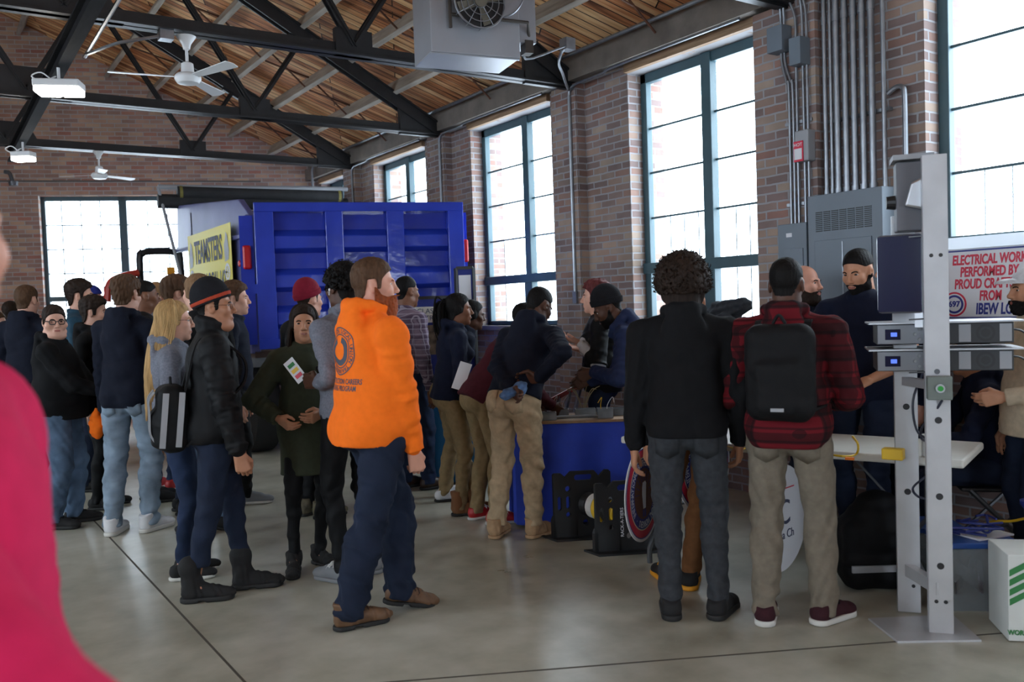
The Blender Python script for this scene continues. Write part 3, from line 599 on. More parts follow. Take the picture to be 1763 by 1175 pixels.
def person(label, at, face, H=None, head=(0, 0, 0), lean=0, side=0, girth=1.0, depth=1.0, sh=1.0, L=None, R=None, feet=None, skin='fair', hair=('short', 'brown'), top=None, pants=None, shoes=None,
           hat=None, beard=None, opt=None, hi=True, group=None, belly=0.0, seed=1, bust=0.0, twist=0, sit=None):
    opt = opt or {}; top = top or {}; pants = pants or {}; shoes = shoes or {}
    rnd = np.random.RandomState(seed); yaw = YAW+R_(face); f = np.array([math.sin(yaw), math.cos(yaw), 0]); r = np.array([math.cos(yaw), -math.sin(yaw), 0])
    la, sa_ = R_(lean), R_(side); sd = nrm(f*math.sin(la)+Z*math.cos(la)+r*math.sin(sa_)); tw = R_(twist)
    tr = nrm(r*math.cos(tw)-f*math.sin(tw)); tr = nrm(tr-sd*(tr @ sd)); tf = np.cross(sd, tr)
    hy, hp, hrl = [R_(a) for a in head]; hr, hf, hu = frame(yaw+tw+hy, hp, hrl)
    def headpos(H):
        k = H/1.78; pel = Z*(sit or .55*H); n = pel+sd*.292*H; nd = nrm(sd*.55+Z*.45); return n+nd*.087*H+hf*.03*k-hu*.0, k
    tgt = P(*at)
    if H is None:
        c, k = headpos(1.75); H = 1.75*tgt[2]/((c+hu*.127*k)[2]); H = float(np.clip(H, 1.4, 2.0))
    Hc, k = headpos(H); base = tgt-(Hc+hu*.127*k); base[2] = 0.0
    D = at[2]; s = k*opt.get('hs', 1.0)
    w = lambda v: base+r*v[0]+f*v[1]+Z*v[2]
    def pt(v):
        return P(v[1], v[2], D+v[3]) if isinstance(v[0], str) else w(v)
    org = tuple(float(c) for c in base)
    t = thing('person', label, 'person', org, 0.0, group)
    pel = base+Z*(sit or .55*H); nk = pel+sd*.292*H; Hc = base+Hc; T = lambda x, y, z: pel+(tr*x+tf*y+sd*z)
    shw = .108*H*sh; g = girth; dp = depth; hb = .0095 if hi else .013
    J = {}
    for q, n in ((-1, 'L'), (1, 'R')):
        a = (L if q < 0 else R) or {}
        S_ = T(q*shw, a.get('sf', 0.0), .247*H+a.get('su', 0.0)); wv = a.get('w', (q*(.15*H*(sh*.5+.5*g)), .02*H, .475*H)); wr = pt(wv)
        hint = a.get('hint', (q*.6, -1.0, -.25)); el, wr = ik(S_, wr, .178*H, .15*H, r*hint[0]+f*hint[1]+Z*hint[2])
        fd = nrm(wr-el); fd = nrm(r*a['fd'][0]+f*a['fd'][1]+Z*a['fd'][2]) if 'fd' in a else fd
        pn = a.get('pn', (-q, 0.15, 0)); pn = r*pn[0]+f*pn[1]+Z*pn[2]
        J[n] = (S_, el, wr, fd, pn, a)
    feet = feet or ((-.1, 0, -8), (.1, 0, 8))
    for q, n, ft in ((-1, 'l', feet[0]), (1, 'r', feet[1])):
        if isinstance(ft[0], str): g0 = onZ(ft[1], ft[2]); ya = ft[3]; pi_ = ft[4] if len(ft) > 4 else 0
        else: g0 = w((ft[0], ft[1], 0)); ya = ft[2]; pi_ = ft[3] if len(ft) > 3 else 0
        fr, ff, fu = frame(yaw+R_(ya), R_(-pi_)); g0 = g0.copy()
        if pi_:
            ball = g0+np.array([math.sin(yaw+R_(ya)), math.cos(yaw+R_(ya)), 0])*.13*k; g0 = ball-ff*.13*k
            if pi_ < 0: g0[2] = 0.003; ball = g0
        an = g0+fu*.085*k; hp_ = pel+r*q*.055*H*(.5+.5*g)-Z*.022*H; kn, an = ik(hp_, an, .242*H, .245*H, f+fr*0+r*q*.12)
        J[n] = (hp_, kn, an, ff, fu, g0)
    # ---- skin: one continuous body mesh (finer grids round the head and hands)
    hh = .0048*s if hi else .0075
    F, W, surf, A = make_head(Hc, hr, hf, hu, s, hh, skin, opt)
    F.add(cone(nk-sd*.05, Hc-hu*.06*s-hf*.022*s, .058*s*opt.get('nk', 1), .054*s*opt.get('nk', 1)), .03)
    hd = np.copy(F.d); parts = [F.mesh()]
    lo, hi_ = bounds_of([J[n][i] for n in 'LRlr' for i in range(3)]+[pel, nk, J['l'][5], J['r'][5]], .2); hi_[2] = min(hi_[2], nk[2]+.06)
    B = Field(lo, hi_, hb*1.15); up3 = np.stack([tr, tf, sd])
    B.add(ell(pel-sd*.01, (.155*g*k, .105*dp*k, .11*k), up3), 0).add(ell(T(0, 0, .12*H), (.135*g*k, .098*dp*k, .15*k), up3), .06).add(ell(T(0, 0, .2*H), (.155*k*sh, .105*dp*k, .17*k), up3), .06)
    asc = 1.0 if top.get('sleeve') else .85; lsc = 1.0 if pants.get('short') else .55
    for n in 'LR':
        S_, el, wr = J[n][:3]; B.add(cone(S_, nk+sd*.0, .05*k, .05*k), .04); B.add(cone(S_, el, .048*k*asc, .038*k*asc), .03); B.add(cone(el, wr, .039*k*asc, .026*k), .012)
    for n in 'lr':
        h0, kn, an = J[n][:3]; B.add(cone(h0, kn, .07*k, .052*k*lsc), .03); B.add(cone(kn, an, .05*k*lsc, .034*k*lsc), .012); B.add(cone(an, J[n][5]+J[n][3]*.12*k+J[n][4]*.03*k, .034*k, .026*k), .01)
    B.add(cone(nk-sd*.06, nk+sd*.06, .062*s, .056*s), .03); parts.append(B.mesh())
    for q, n in ((-1, 'L'), (1, 'R')):
        a = J[n][5]; parts.append(make_hand(J[n][2]+J[n][3]*.012, J[n][3], J[n][4], q, s*1.0, a.get('curl', .45), .0045 if hi else .006, a.get('spread', 0.0), a.get('thumb', .5)))
    np_obj('body', [p for p in parts if len(p[0])], SK[skin], t, org)
    hm = HR[hair[1]]
    if hi or opt.get('face'): face_bits(t, org, W, surf, A, s, opt, skin, HR[opt.get('brow', hair[1])])
    # ---- hair, beard, hat
    lx, lf, lu = local_coords(F, Hc, hr, hf, hu, s)
    rp_ = rnd.normal(size=(6, 3))
    def rough(amp, wl):
        X, Y, Z_ = F.grid(); q = 0
        for j in range(6): v = rp_[j]/np.linalg.norm(rp_[j])*2*math.pi/(wl*(.7+.15*j)); q = q+np.sin(v[0]*X+v[1]*Y+v[2]*Z_+j)
        return (q*amp*.3).astype(f32)
    Lh = np.interp(lf, *(HEADLINE_F if opt.get('fem') else (HEADLINE_B if hair[0] == 'buzz' else HEADLINE))).astype(f32)-lu+opt.get('hl', 0.0)
    def cap(th, am, wl, extra=None, cutk=.75):
        d = hd-th*s
        if extra is not None: d = np.minimum(d, extra)
        d = d+rough(am, wl); d = np.maximum(d, Lh*cutk*s); G = F.like(); G.d = d.astype(f32); return G
    st = hair[0]; hp_parts = []
    tpk = np.clip((lu-.03)/.08, 0, 1)
    if hat and st in ('short', 'full'): st = 'buzz'
    if st == 'short': hp_parts.append(cap(.006+.010*tpk, .0025, .02).mesh())
    elif st == 'buzz': hp_parts.append(cap(.0015+.009*tpk, .0012, .012).mesh())
    elif st == 'full': hp_parts.append(cap(.012+.02*tpk, .005, .03).mesh())
    elif st == 'curly':
        vol = opt.get('vol', .035); G = F.like(); G.d = np.maximum(hd-(vol*.6+vol*.5*tpk)*s, Lh*.6*s).astype(f32); n = 0
        bounds = Field(F.lo-.05, F.lo+(np.array(F.d.shape)-1)*F.h+.05, F.h) if False else G
        for _ in range(opt.get('curls', 420)):
            a, b = rnd.uniform(0, 2*math.pi), math.acos(rnd.uniform(-.45, 1)); v = np.array((math.sin(b)*math.cos(a)*(.078+vol), math.sin(b)*math.sin(a)*(.1+vol)-.016, math.cos(b)*(.09+vol)+.03))
            if np.interp(v[1], *HEADLINE) > v[2]+.012+(.02 if v[1] < .03 else 0): continue
            G.add(sph(W(*v), rnd.uniform(.004, .0095)*s*opt.get('ck', 1.0)), .0035)
        hp_parts.append(G.mesh())
    elif st in ('long', 'tail', 'bun'):
        hp_parts.append(cap(.008+.008*tpk, .0015, .015).mesh())
    else: hp_parts = []
    if hp_parts and hat != 'cover':
        ho = np_obj('hair', hp_parts, hm, t, org)
        if st == 'curly' and opt.get('ringlets'):
            m = MB()
            for j in range(opt['ringlets']):
                a, b = rnd.uniform(0, 2*math.pi), math.acos(rnd.uniform(-.35, 1)); vol = opt['vol']*rnd.uniform(.9, 1.15); v = np.array((math.sin(b)*math.cos(a)*(.078+vol), math.sin(b)*math.sin(a)*(.1+vol)-.016, math.cos(b)*(.09+vol)+.03))
                if np.interp(v[1], *HEADLINE) > v[2]+.012+(.02 if v[1] < .03 else 0): continue
                e1, e2 = nrm(rnd.normal(size=3)), nrm(rnd.normal(size=3)); ax3 = nrm(np.array((v[0], v[1], v[2]-.03))+rnd.normal(size=3)*.08); rr = rnd.uniform(.005, .009); tt = np.linspace(0, rnd.uniform(7, 13), 16)
                m.tube([W(*(v*.93+ax3*.0022*x+(e1*math.cos(x)+e2*math.sin(x))*rr)) for x in tt], .0021*s, 4)
            m.build('ringlets', hm, ho, smooth=True, org=org)
        if st == 'bun':
            m = MB(); bc = W(0, -.085, .085)
            for j in range(26):
                v1, v2 = nrm(rnd.normal(size=3)), nrm(rnd.normal(size=3)); v2 = nrm(v2-v1*(v1 @ v2)); rr = rnd.uniform(.022, .036)*s
                m.tube([bc+(v1*math.cos(x)+v2*math.sin(x))*rr for x in np.linspace(0, 5.4, 12)], .006*s, 5)
            b_ = m.build('hair_bun', hm, ho, smooth=True, org=org)
        if st in ('long', 'tail'):
            m = MB(); ln = opt.get('hair_len', .4)
            if st == 'long':
                for j in range(opt.get('locks', 150)):
                    ph = rnd.uniform(R_(opt.get('part', 62)), R_(360-opt.get('part', 62))); off = rnd.uniform(1.0, 1.09); pts = []
                    fr_ = abs(math.sin(ph/2))
                    for th in np.linspace(.15, 1.75, 7): pts.append(W(math.sin(th)*math.sin(ph)*.083*off, math.sin(th)*math.cos(ph)*.1*off-.014, math.cos(th)*.1*off+.036))
                    end = ln*rnd.uniform(.75, 1.05)*(.75+.25*fr_); sw = rnd.uniform(-.012, .012)
                    p0 = pts[-1]
                    for q in (.25, .5, .75, 1.0): pts.append(p0-Z*end*q+(hr*math.sin(ph)*.02+hf*(math.cos(ph)*.01-opt.get('back', .03)))*q*(1-.5*q)*2+hr*sw*q)
                    m.tube(bez(pts, 2), [.006*s]*3+[.0095*s]*12+[.008*s]*4+[.003*s]*2, 5)
            else:
                for j in range(40):
                    o2 = rnd.normal(size=3)*.012; p0 = W(0, -.105, .045)+o2*.6
                    pts = [p0, p0-hf*.035+Z*.005+o2, p0-hf*.05-Z*ln*.35+o2*1.3, p0-hf*.035-Z*ln*.7+o2*1.5, p0-hf*.02-Z*ln*rnd.uniform(.85, 1.05)+o2*1.2]
                    m.tube(bez(pts, 3), [.008*s]*10+[.004*s]*3, 5)
            m.build('hair_strands', hm, ho, smooth=True, org=org)
    if beard:
        G = F.like(); th = beard.get('th', .006); low = beard.get('top', -.054)
        d = hd-th*s
        if beard.get('long'): 
            G.d = d; G.add(ell(W(0, .058, -.125-beard['long']*.4), np.array((.05, .045, .045+beard['long']))*s, A), .03*s); d = G.d
        ln_ = np.interp(lf, [-.02, .0, .012, .03, .06, .1, .13], [-.01, -.01, -.02, low+.006, low-.006, -.049, -.047]).astype(f32)
        d = d+rough(beard.get('am', .002), .018); d = np.maximum(d, (lu-ln_)*.8*s); d = np.maximum(d, (-.004-lf)*s)
        mth = np.where(lf > .07, .0105-np.sqrt((lx*.42)**2+(lu+.0675)**2), -1).astype(f32); d = np.maximum(d, mth*s); d = np.maximum(d, (-lu-.155-beard.get('long', 0)*2)*s) if not beard.get('long') else d
        nz = np.where((lf > .095) & (lu > -.05), .02, -1).astype(f32); d = np.maximum(d, nz*s); G.d = d.astype(f32); np_obj('beard', [G.mesh()], HR[beard.get('col', hair[1])], t, org)
    if hat and hat != 'cover':
        G = F.like(); hk = hat['kind']
        if hk == 'beanie':
            tall = hat.get('tall', .03); G.d = hd-.013*s; e = F.like().add(ell(W(0, -.022, .05+tall*.4), np.array((.088, .11, .095+tall*.6))*s, A), 0).d
            G.d = np.minimum(np.where(lu > -.02, e, 1), np.where(lu > .0, hd-.012*s, 1)).astype(f32)
            if hat.get('slouch'): G.add(ell(W(0, -.075, .11), np.array((.055, .06, .05))*s, A), .04)
            line = (.022+(lf+.02)*.32)-lu; G.d = np.maximum(G.d, line.astype(f32)*.9*s)
            G.d = (G.d+.0012*np.sin(np.arctan2(lx, lf+.02)*46)).astype(f32); b_ = np_obj('beanie', [G.mesh()], hat['mat'], t, org)
            K = F.like(); K.d = np.maximum(np.maximum(e-.007*s, line*.9*s), -(line+.045)*.9*s).astype(f32); K.d = (K.d+.001*np.sin(np.arctan2(lx, lf+.02)*46)).astype(f32)
            np_obj('folded_brim', [K.mesh()], hat.get('brim', hat['mat']), b_, org)
            if hat.get('band'):
                K.d = np.maximum(np.maximum(e-.0095*s, (line+.012)*.9*s), -(line+.034)*.9*s).astype(f32); np_obj('knit_band', [K.mesh()], hat['band'], b_, org)
        else:
            e = F.like().add(ell(W(0, -.012, .04), np.array((.087, .108, .098))*s, A), 0).d; G.d = np.maximum(e, (.035+(lf*.1)-lu)*s).astype(f32); b_ = np_obj('cap', [G.mesh()], hat['mat'], t, org)
            if hk == 'cap':
                K = F.like().add(ell(W(0, .11, .038), np.array((.075, .075, .035))*s, A), 0); K.d = np.maximum(np.maximum(K.d, -(K.d+.006*s)), (.042-lu)*s).astype(f32); K.d = np.maximum(K.d, (.05-lf)*s).astype(f32); np_obj('visor', [K.mesh()], hat['mat'], b_, org)
    # ---- trousers
    if pants.get('mat'):
        fit = pants.get('fit', 1.0); pl = [J[n][i] for n in 'lr' for i in range(3)]+[pel]; lo, hi_ = bounds_of(pl, .24); lo[2] = .01; hi_[2] = pel[2]+.2
        F2 = Field(lo, hi_, hb); tp = pants.get('rise', .035)*H
        F2.add(ell(pel-sd*.005, (.168*g*k, .118*dp*k, .13*k), up3), 0); F2.add(ell(pel+sd*tp*.8, (.15*g*k, .11*dp*k, .12*k), up3), .06)
        for q in (-1, 1): F2.add(ell(pel+r*q*.07*k*g-f*.05*dp*k-Z*.045*k, (.088*k*g, .085*k, .095*k), np.eye(3)), .05)
        for i, n in enumerate('lr'):
            h0, kn, an, ff, fu, g0 = J[n]; G = F2.like(); lw = pants.get('low', 1.0)*fit
            if pants.get('short'):
                G.add(cone(h0, kn, .1*k*fit*g, .085*k*fit), 0); G.cut(kn+Z*.0, -Z)
            else:
                G.add(cone(h0, kn, .094*k*(.55*fit+.45*g), .066*k*fit), 0); ca = kn+(an-kn)*.3-ff*.012*k
                G.add(cone(kn, ca, .065*k*fit, .063*k*lw), .02); G.add(cone(ca, an-fu*.02*k, .063*k*lw, .05*k*lw), .02); hs_ = [(an, .13, 1.6), (kn, .13, .8), (h0, .12, .5)]
                G.wrinkle(pants.get('wr', .005), seed*7+i, .1, hs_); G.cut(an-fu*pants.get('drop', .035)*k, -fu, an-.2, an+.2)
                if pants.get('cuff'): G.add(cone(an-fu*.0*k, an+(kn-an)*.03, .047*k, .05*k), .015)
            F2.join(G, .028)
        F2.cut(pel+sd*tp, sd); np_obj('trousers' if not pants.get('short') else 'shorts', [F2.mesh()], pants['mat'], t, org)
        if pants.get('belt'):
            G = Field(pel-.25, pel+.3, .007); G.add(ell(pel+sd*(tp-.03), (.178*g*k, .13*dp*k, .17*k), up3), 0); G.cut(pel+sd*(tp-.008), sd); G.cut(pel+sd*(tp-.042), -sd); np_obj('belt', [G.mesh()], pants['belt'], t, org)
    # ---- upper garments
    def garment(tp, extra, sd_):
        kind = tp.get('kind', 'hoodie'); e = tp.get('th', .012)+extra; ek = e*k; hem = tp.get('hem', -.045)*H; loose = tp.get('loose', 1.0)
        lo, hi_ = bounds_of([J[n][i] for n in 'LR' for i in range(3)]+[pel+sd*hem, nk, Hc-hu*.04], .22); lo[2] = max(.02, lo[2]); F3 = Field(lo, hi_, hb)
        F3.add(ell(pel-sd*.0, (.172*g*k+ek+.008, .122*dp*k+ek+.008, .16*k), up3), 0); F3.add(ell(pel+sd*.07*H, (.158*g*k+ek+.006, .115*dp*k+ek+.006, .15*k), up3), .05); F3.add(ell(T(0, belly*.35, .115*H), (.142*g*loose*k+ek, .103*dp*loose*k+ek, .19*k), up3), .07)
        F3.add(ell(T(0, 0, .2*H), (.158*k*sh+ek, .112*dp*k+ek, .175*k), up3), .06)
        if belly: F3.add(ell(T(0, .06+belly, .06*H), (.12*g*k, .085*k, .13*k), up3), .08)
        for q in (-1, 1):
            F3.add(ell(pel+r*q*.068*k*g-f*.048*dp*k-Z*.035*k, (.09*k*g+ek, .087*k+ek, .1*k+ek), np.eye(3)), .05)
            if bust: F3.add(ell(T(q*.07*k, .085*dp*k, .185*H), (.06*k, .05*k+bust, .06*k), up3), .04)
            F3.add(ell(T(q*.07*k*sh, -.06*dp*k, .2*H), (.07*k, .05*k+ek*.5, .11*k), up3), .05)
        F3.add(cone(J['L'][0], J['R'][0], .05*k+ek*.5, .05*k+ek*.5), .05)
        for n in 'LR': F3.add(cone(J[n][0]+sd*.0, nk-sd*.004, .044*k+ek*.5, .054*k+ek*.3), .05)
        if hem < -.06*H: F3.add(cone(pel, pel+sd*hem*1.1, (.16*g+.01)*k+ek, (.165*g+.02)*k+ek, (tf, 1.3/dp)), .06)
        F3.wrinkle(tp.get('wr', .004), sd_, tp.get('wl', .13), [(pel+sd*hem, .15, .6), (J['L'][0]-sd*.1, .12, .7), (J['R'][0]-sd*.1, .12, .7)], (1, 1, 2.2))
        F3.cut(pel+sd*hem, -sd)
        if kind == 'hoodie': F3.add(cone(pel+sd*(hem+.012), pel+sd*(hem+.055), (.15*g+.004)*k+ek*.8, (.152*g+.004)*k+ek*.8, (tf, 1.36/dp)), .012); F3.cut(pel+sd*hem, -sd)
        sl = tp.get('sleeve', 'long')
        for n in 'LR':
            S_, el, wr = J[n][:3]; G = F3.like(); af = tp.get('arm', 1.0); c0 = (wr, nrm(wr-el))
            G.add(cone(S_, el, .056*k*af+ek*.7, .045*k*af+ek*.7), 0)
            if sl == 'long':
                G.add(cone(el, wr, .046*k*af+ek*.7, .036*k*af+ek*.45), .012); G.wrinkle(tp.get('wr', .004)*1.2, sd_+5, tp.get('wl', .13)*.6, [(el, .11, 1.2), (wr, .1, .9), (S_, .1, .3)]); G.cut(wr-c0[1]*tp.get('cuffb', .0), c0[1], wr-.16, wr+.16)
                if kind in ('hoodie', 'jacket'): G.add(cone(wr-c0[1]*.045, wr-c0[1]*.006, .036*k+ek*.25, .034*k+ek*.2), .008)
            else:
                G.add(cone(el, el+(wr-el)*.3, .047*k+ek, .046*k+ek), .01); G.wrinkle(tp.get('wr', .004), sd_+5, .09); cp = S_+(el-S_)*(.62 if sl == 'short' else 1.0); cn = nrm(el-S_); G.cut(cp, cn)
            F3.join(G, .022)
        up_ = nrm(sd*.6+Z*.4)
        if kind == 'hoodie' and tp.get('hood', 1):
            nc = nk+sd*(.025+tp.get('hup', 0)); ring = [nc+tf*.085*s-sd*.035, nc+tr*.072*s+tf*.035*s, nc+tr*.085*s-tf*.04*s+sd*.012, nc+tr*.045*s-tf*.092*s+sd*.02, nc-tf*.105*s+sd*.015]
            rr = [.017, .022, .028, .034, .036]
            for q in (1, -1):
                pr = [p if q == 1 else p-2*tr*((p-nc) @ tr) for p in ring]
                for i in range(4): F3.add(cone(pr[i], pr[i+1], rr[i]*s, rr[i+1]*s), .015)
            hk = tp.get('hood', 1); F3.add(ell(nk-tf*.105*s-sd*.05, np.array((.105, .042*hk, .1))*s, up3), .03); F3.add(ell(nk-tf*.1*s-sd*.13, np.array((.06, .03*hk, .06))*s, up3), .04)
        elif kind in ('jacket', 'coat', 'polo', 'hoodie'):
            nc = nk+up_*.02; rr = .02 if kind != 'polo' else .013; hh_ = tp.get('collar', .0)
            for i in range(12):
                a0, a1 = 2*math.pi*i/12, 2*math.pi*(i+1)/12; q_ = lambda a, z: nc+(tr*math.sin(a)*.07+tf*math.cos(a)*.068)*s+up_*z+tf*.01-sd*.02*math.cos(a)
                F3.add(cone(q_(a0, 0), q_(a1, 0), rr*s, rr*s), .012)
                if hh_: F3.add(cone(q_(a0, hh_), q_(a1, hh_), rr*s, rr*s), .03); F3.add(cone(q_(a0, 0), q_(a0, hh_), rr*s, rr*s), .01)
        else: F3.sub(cone(nk+up_*.005, Hc-hu*.1*s, .066*s, .068*s), .01)
        return np_obj(tp.get('name', kind), [F3.mesh()], tp['mat'], t, org)
    if top.get('under'): garment(dict(kind='tee', **top['under']), 0, seed*3+11)
    if top.get('mat'): garment(top, .006 if top.get('under') else 0, seed*3+1)
    # ---- shoes
    if shoes.get('mat'):
        for n in 'lr':
            h0, kn, an, ff, fu, g0 = J[n]; make_shoe(t, org, g0, ff, fu, shoes.get('kind', 'sneaker'), shoes['mat'], shoes.get('sole', rubber_k), k*shoes.get('size', 1.0), .006 if hi else .009, shoes.get('lace'))
    info = dict(t=t, org=org, base=base, pel=pel, nk=nk, Hc=Hc, T=T, tr=tr, tf=tf, sd=sd, J=J, k=k, s=s, W=W, A=A, r=r, f=f, H=H, w=w, D=D, girth=g, dep=dp)
    PEOPLE.append(info); return info
# ================================================================== the people
C = cloth
blk = C('black_fleece', (18, 18, 20)); blk2 = C('black_nylon', (16, 16, 18), 0.65); navy = C('navy_fleece', (20, 24, 38)); navy2 = C('deep_navy_cotton', (20, 25, 44)); char = C('charcoal_fleece', (54, 56, 60), noise=.2)
greyh = C('grey_heather_fleece', (112, 114, 124), noise=.2, ns=90); orange = C('orange_fleece', (250, 116, 28), noise=.04); pink = C('pink_coat_cloth', (206, 34, 84), noise=.08); maroon = C('maroon_fleece', (74, 28, 38)); green = C('olive_parka_cotton', (58, 62, 48), .8)
khaki = C('khaki_twill', (176, 154, 124)); khaki_d = C('dark_khaki_twill', (138, 118, 86)); stone = C('stone_twill', (118, 109, 96)); brownp = C('brown_canvas', (104, 68, 40)); tealj = C('teal_nylon', (30, 64, 84), .6); tan_s = C('tan_shirt_cotton', (190, 172, 148)); white_c = C('white_cotton', (206, 206, 210)); bluehood = C('blue_navy_fleece', (38, 48, 80))
jean = denim('indigo_denim', (38, 50, 76)); jean_d = denim('dark_denim', (29, 37, 55), .3); jean_l = denim('washed_light_denim', (122, 138, 154), .45); jean_m = denim('mid_blue_denim', (84, 104, 128), .45)
leather = mat('brown_boot_leather', s2l(104, 74, 50), 0.6, noise=.2, nscale=20); leather_t = mat('tan_suede', s2l(170, 138, 104), 0.9, noise=.12, nscale=30); leather_d = mat('dark_brown_leather', s2l(62, 42, 34), 0.45); blk_l = mat('black_suede', s2l(22, 21, 22), 0.85); white_l = mat('white_shoe_leather', s2l(210, 210, 212), 0.5); grey_l = mat('grey_knit_shoe', s2l(120, 122, 126), 0.8); chest = mat('chestnut_suede', s2l(120, 80, 50), 0.9); lace_w = mat('white_laces', s2l(215, 215, 212), 0.8); camo = mat('camouflage_boot', s2l(96, 88, 70), 0.8, noise=.6, nscale=14)
yellow_r = mat('yellow_shoe_rubber', s2l(226, 152, 34), 0.6); red_l = mat('red_shoe_leather', s2l(176, 36, 40), 0.5); maroon_k = C('maroon_knit', (120, 26, 44)); black_k = C('black_knit', (28, 28, 32)); orange_k = C('rust_red_knit', (176, 70, 48))
def plaid(name, base, c2, c3, sc):
    m = bpy.data.materials.new(name); m.use_nodes = True; nt = m.node_tree; N = nt.nodes.new; L = nt.links.new; b = nt.nodes['Principled BSDF']; b.inputs['Roughness'].default_value = .9; b.inputs['Specular IOR Level'].default_value = .2
    tc_ = N('ShaderNodeTexCoord'); last = None; col = N('ShaderNodeRGB'); col.outputs[0].default_value = (*s2l(*base), 1); last = col.outputs[0]
    for ax, cc, k, th in (((.8, .6, 0), c2, sc, .25), ((0, 0, 1), c2, sc, .25), ((.8, .6, 0), c3, sc*.5, .86), ((0, 0, 1), c3, sc*.5, .86)):
        d = N('ShaderNodeVectorMath'); d.operation = 'DOT_PRODUCT'; d.inputs[1].default_value = ax; L(tc_.outputs['Object'], d.inputs[0]); s_ = N('ShaderNodeMath'); s_.operation = 'MULTIPLY'; s_.inputs[1].default_value = 2*math.pi/k; L(d.outputs['Value'], s_.inputs[0]); sn_ = N('ShaderNodeMath'); sn_.operation = 'SINE'; L(s_.outputs[0], sn_.inputs[0]); g = N('ShaderNodeMath'); g.operation = 'GREATER_THAN'; g.inputs[1].default_value = th; L(sn_.outputs[0], g.inputs[0])
        h = N('ShaderNodeMath'); h.operation = 'MULTIPLY'; h.inputs[1].default_value = .6; L(g.outputs[0], h.inputs[0]); mx = N('ShaderNodeMix'); mx.data_type = 'RGBA'; L(h.outputs[0], mx.inputs[0]); L(last, mx.inputs[6]); mx.inputs[7].default_value = (*s2l(*cc), 1); last = mx.outputs[2]
    L(last, b.inputs['Base Color']); return m
plaid_p = plaid('purple_grey_plaid', (120, 104, 120), (70, 56, 76), (168, 160, 174), .09); plaid_r = plaid('red_black_buffalo_plaid', (100, 20, 28), (16, 13, 15), (18, 14, 16), .13)
SN = dict(kind='sneaker', mat=blk_l, sole=rubber_k); SW = dict(kind='high', mat=white_l, sole=rubber_w, lace=lace_w); BT = dict(kind='boot', mat=blk_l, sole=rubber_k)
JP = dict(mat=jean_d); KH = dict(mat=khaki)
LAB = lambda s_: s_
# --- crowd at the left
p_pink = person('person in bright pink coat cropped at the left edge, closest to the camera', (-182, 66, .98), 80, head=(-62, 0, 0), H=1.86, skin='rosy', hair=('short', 'brown'), top=dict(kind='jacket', mat=pink, hem=-.16, th=.03, arm=1.2), pants=JP, shoes=SN, girth=1.1, sh=.95, R=dict(w=(.3, .46, 1.02), hint=(.6, -.6, -.8)), hi=False, seed=3)
person('woman with long brown hair at the far left edge, behind the crowd', (-6, 538, 9.2), 95, skin='fair', hair=('long', 'brown'), opt=dict(fem=1, face=1, locks=60, hair_len=.3), top=dict(kind='hoodie', mat=maroon), pants=JP, shoes=SN, hi=False, girth=.9, sh=.9, seed=4)
person('person with short dark hair far behind at the left edge', (19, 520, 10.5), 5, skin='tan', hair=('short', 'dark'), top=dict(kind='hoodie', mat=char), pants=JP, shoes=SN, hi=False, seed=5)
person('young man seen from behind in navy hoodie, second standing row at far left', (46, 493, 8.2), 10, skin='fair', hair=('short', 'brown'), opt=dict(hl=.01), top=dict(kind='hoodie', mat=navy, arm=1.1), pants=dict(mat=jean_d), shoes=SN, hi=False, girth=1.1, sh=1.05, seed=6)
p_heavy = person('stout young man with thick black glasses in black hoodie looking at the camera', (92, 527, 6.84), 78, head=(62, -3, 0), skin='fair', hair=('short', 'dark'), opt=dict(fat=.02, glasses='thick', nk=1.2), top=dict(kind='hoodie', mat=blk, loose=1.15, arm=1.25, hem=-.06), pants=dict(mat=jean_m, fit=1.25, low=1.1, wr=.007), shoes=dict(kind='chunky', mat=blk_l, sole=rubber_k, lace=blk), girth=1.42, depth=1.35, belly=.07, sh=1.08, L=dict(w=(-.08, .4, 1.08), hint=(-.6, -.8, -.6)), R=dict(w=(.1, .4, 1.05), hint=(.7, -.8, -.6), pn=(-.5, 0, .8)), feet=((-.1, .05, -10), (.1, -.05, 12)), seed=7)
person('young man in profile with dark brown hair and teal jacket', (137, 484, 8.3), 72, skin='fair', hair=('full', 'dark'), opt=dict(face=1), top=dict(kind='jacket', mat=tealj), pants=JP, shoes=SN, hi=False, seed=8)
person('person in blue cap facing right before the far window', (156, 479, 9.4), 88, skin='rosy', hair=('short', 'dark'), hat=dict(kind='skull', mat=C('blue_cap_cloth', (44, 52, 128))), opt=dict(face=1), top=dict(kind='hoodie', mat=blk), pants=JP, shoes=SN, hi=False, seed=9)
person('young man in black hoodie with dark fringe, between the stout man and navy hoodie', (162, 513, 7.5), 82, skin='fair', hair=('full', 'dark'), opt=dict(face=1), top=dict(kind='hoodie', mat=blk), pants=dict(mat=blk2), shoes=SN, hi=False, seed=10)
p_lj = person('young man from behind in navy hoodie and washed light jeans with white sneakers', (217, 478, 6.69), 12, skin='fair', hair=('full', 'brown'), opt=dict(hl=.012), top=dict(kind='hoodie', mat=navy, hem=-.06), pants=dict(mat=jean_l, fit=1.12, wr=.007, low=1.05), shoes=SW, girth=1.05, R=dict(w=(.27, .06, .86)), L=dict(w=(-.27, .06, .9)), feet=(('px', 195, 921, -14), ('px', 258, 915, 14)), seed=11)
person('young man with black hair in profile and grey shorts, behind the light jeans', (249, 484, 7.7), 58, skin='brown', hair=('buzz', 'black'), opt=dict(face=1), top=dict(kind='tee', mat=blk2, th=.02), pants=dict(mat=char, short=1), shoes=SN, hi=False, seed=12)
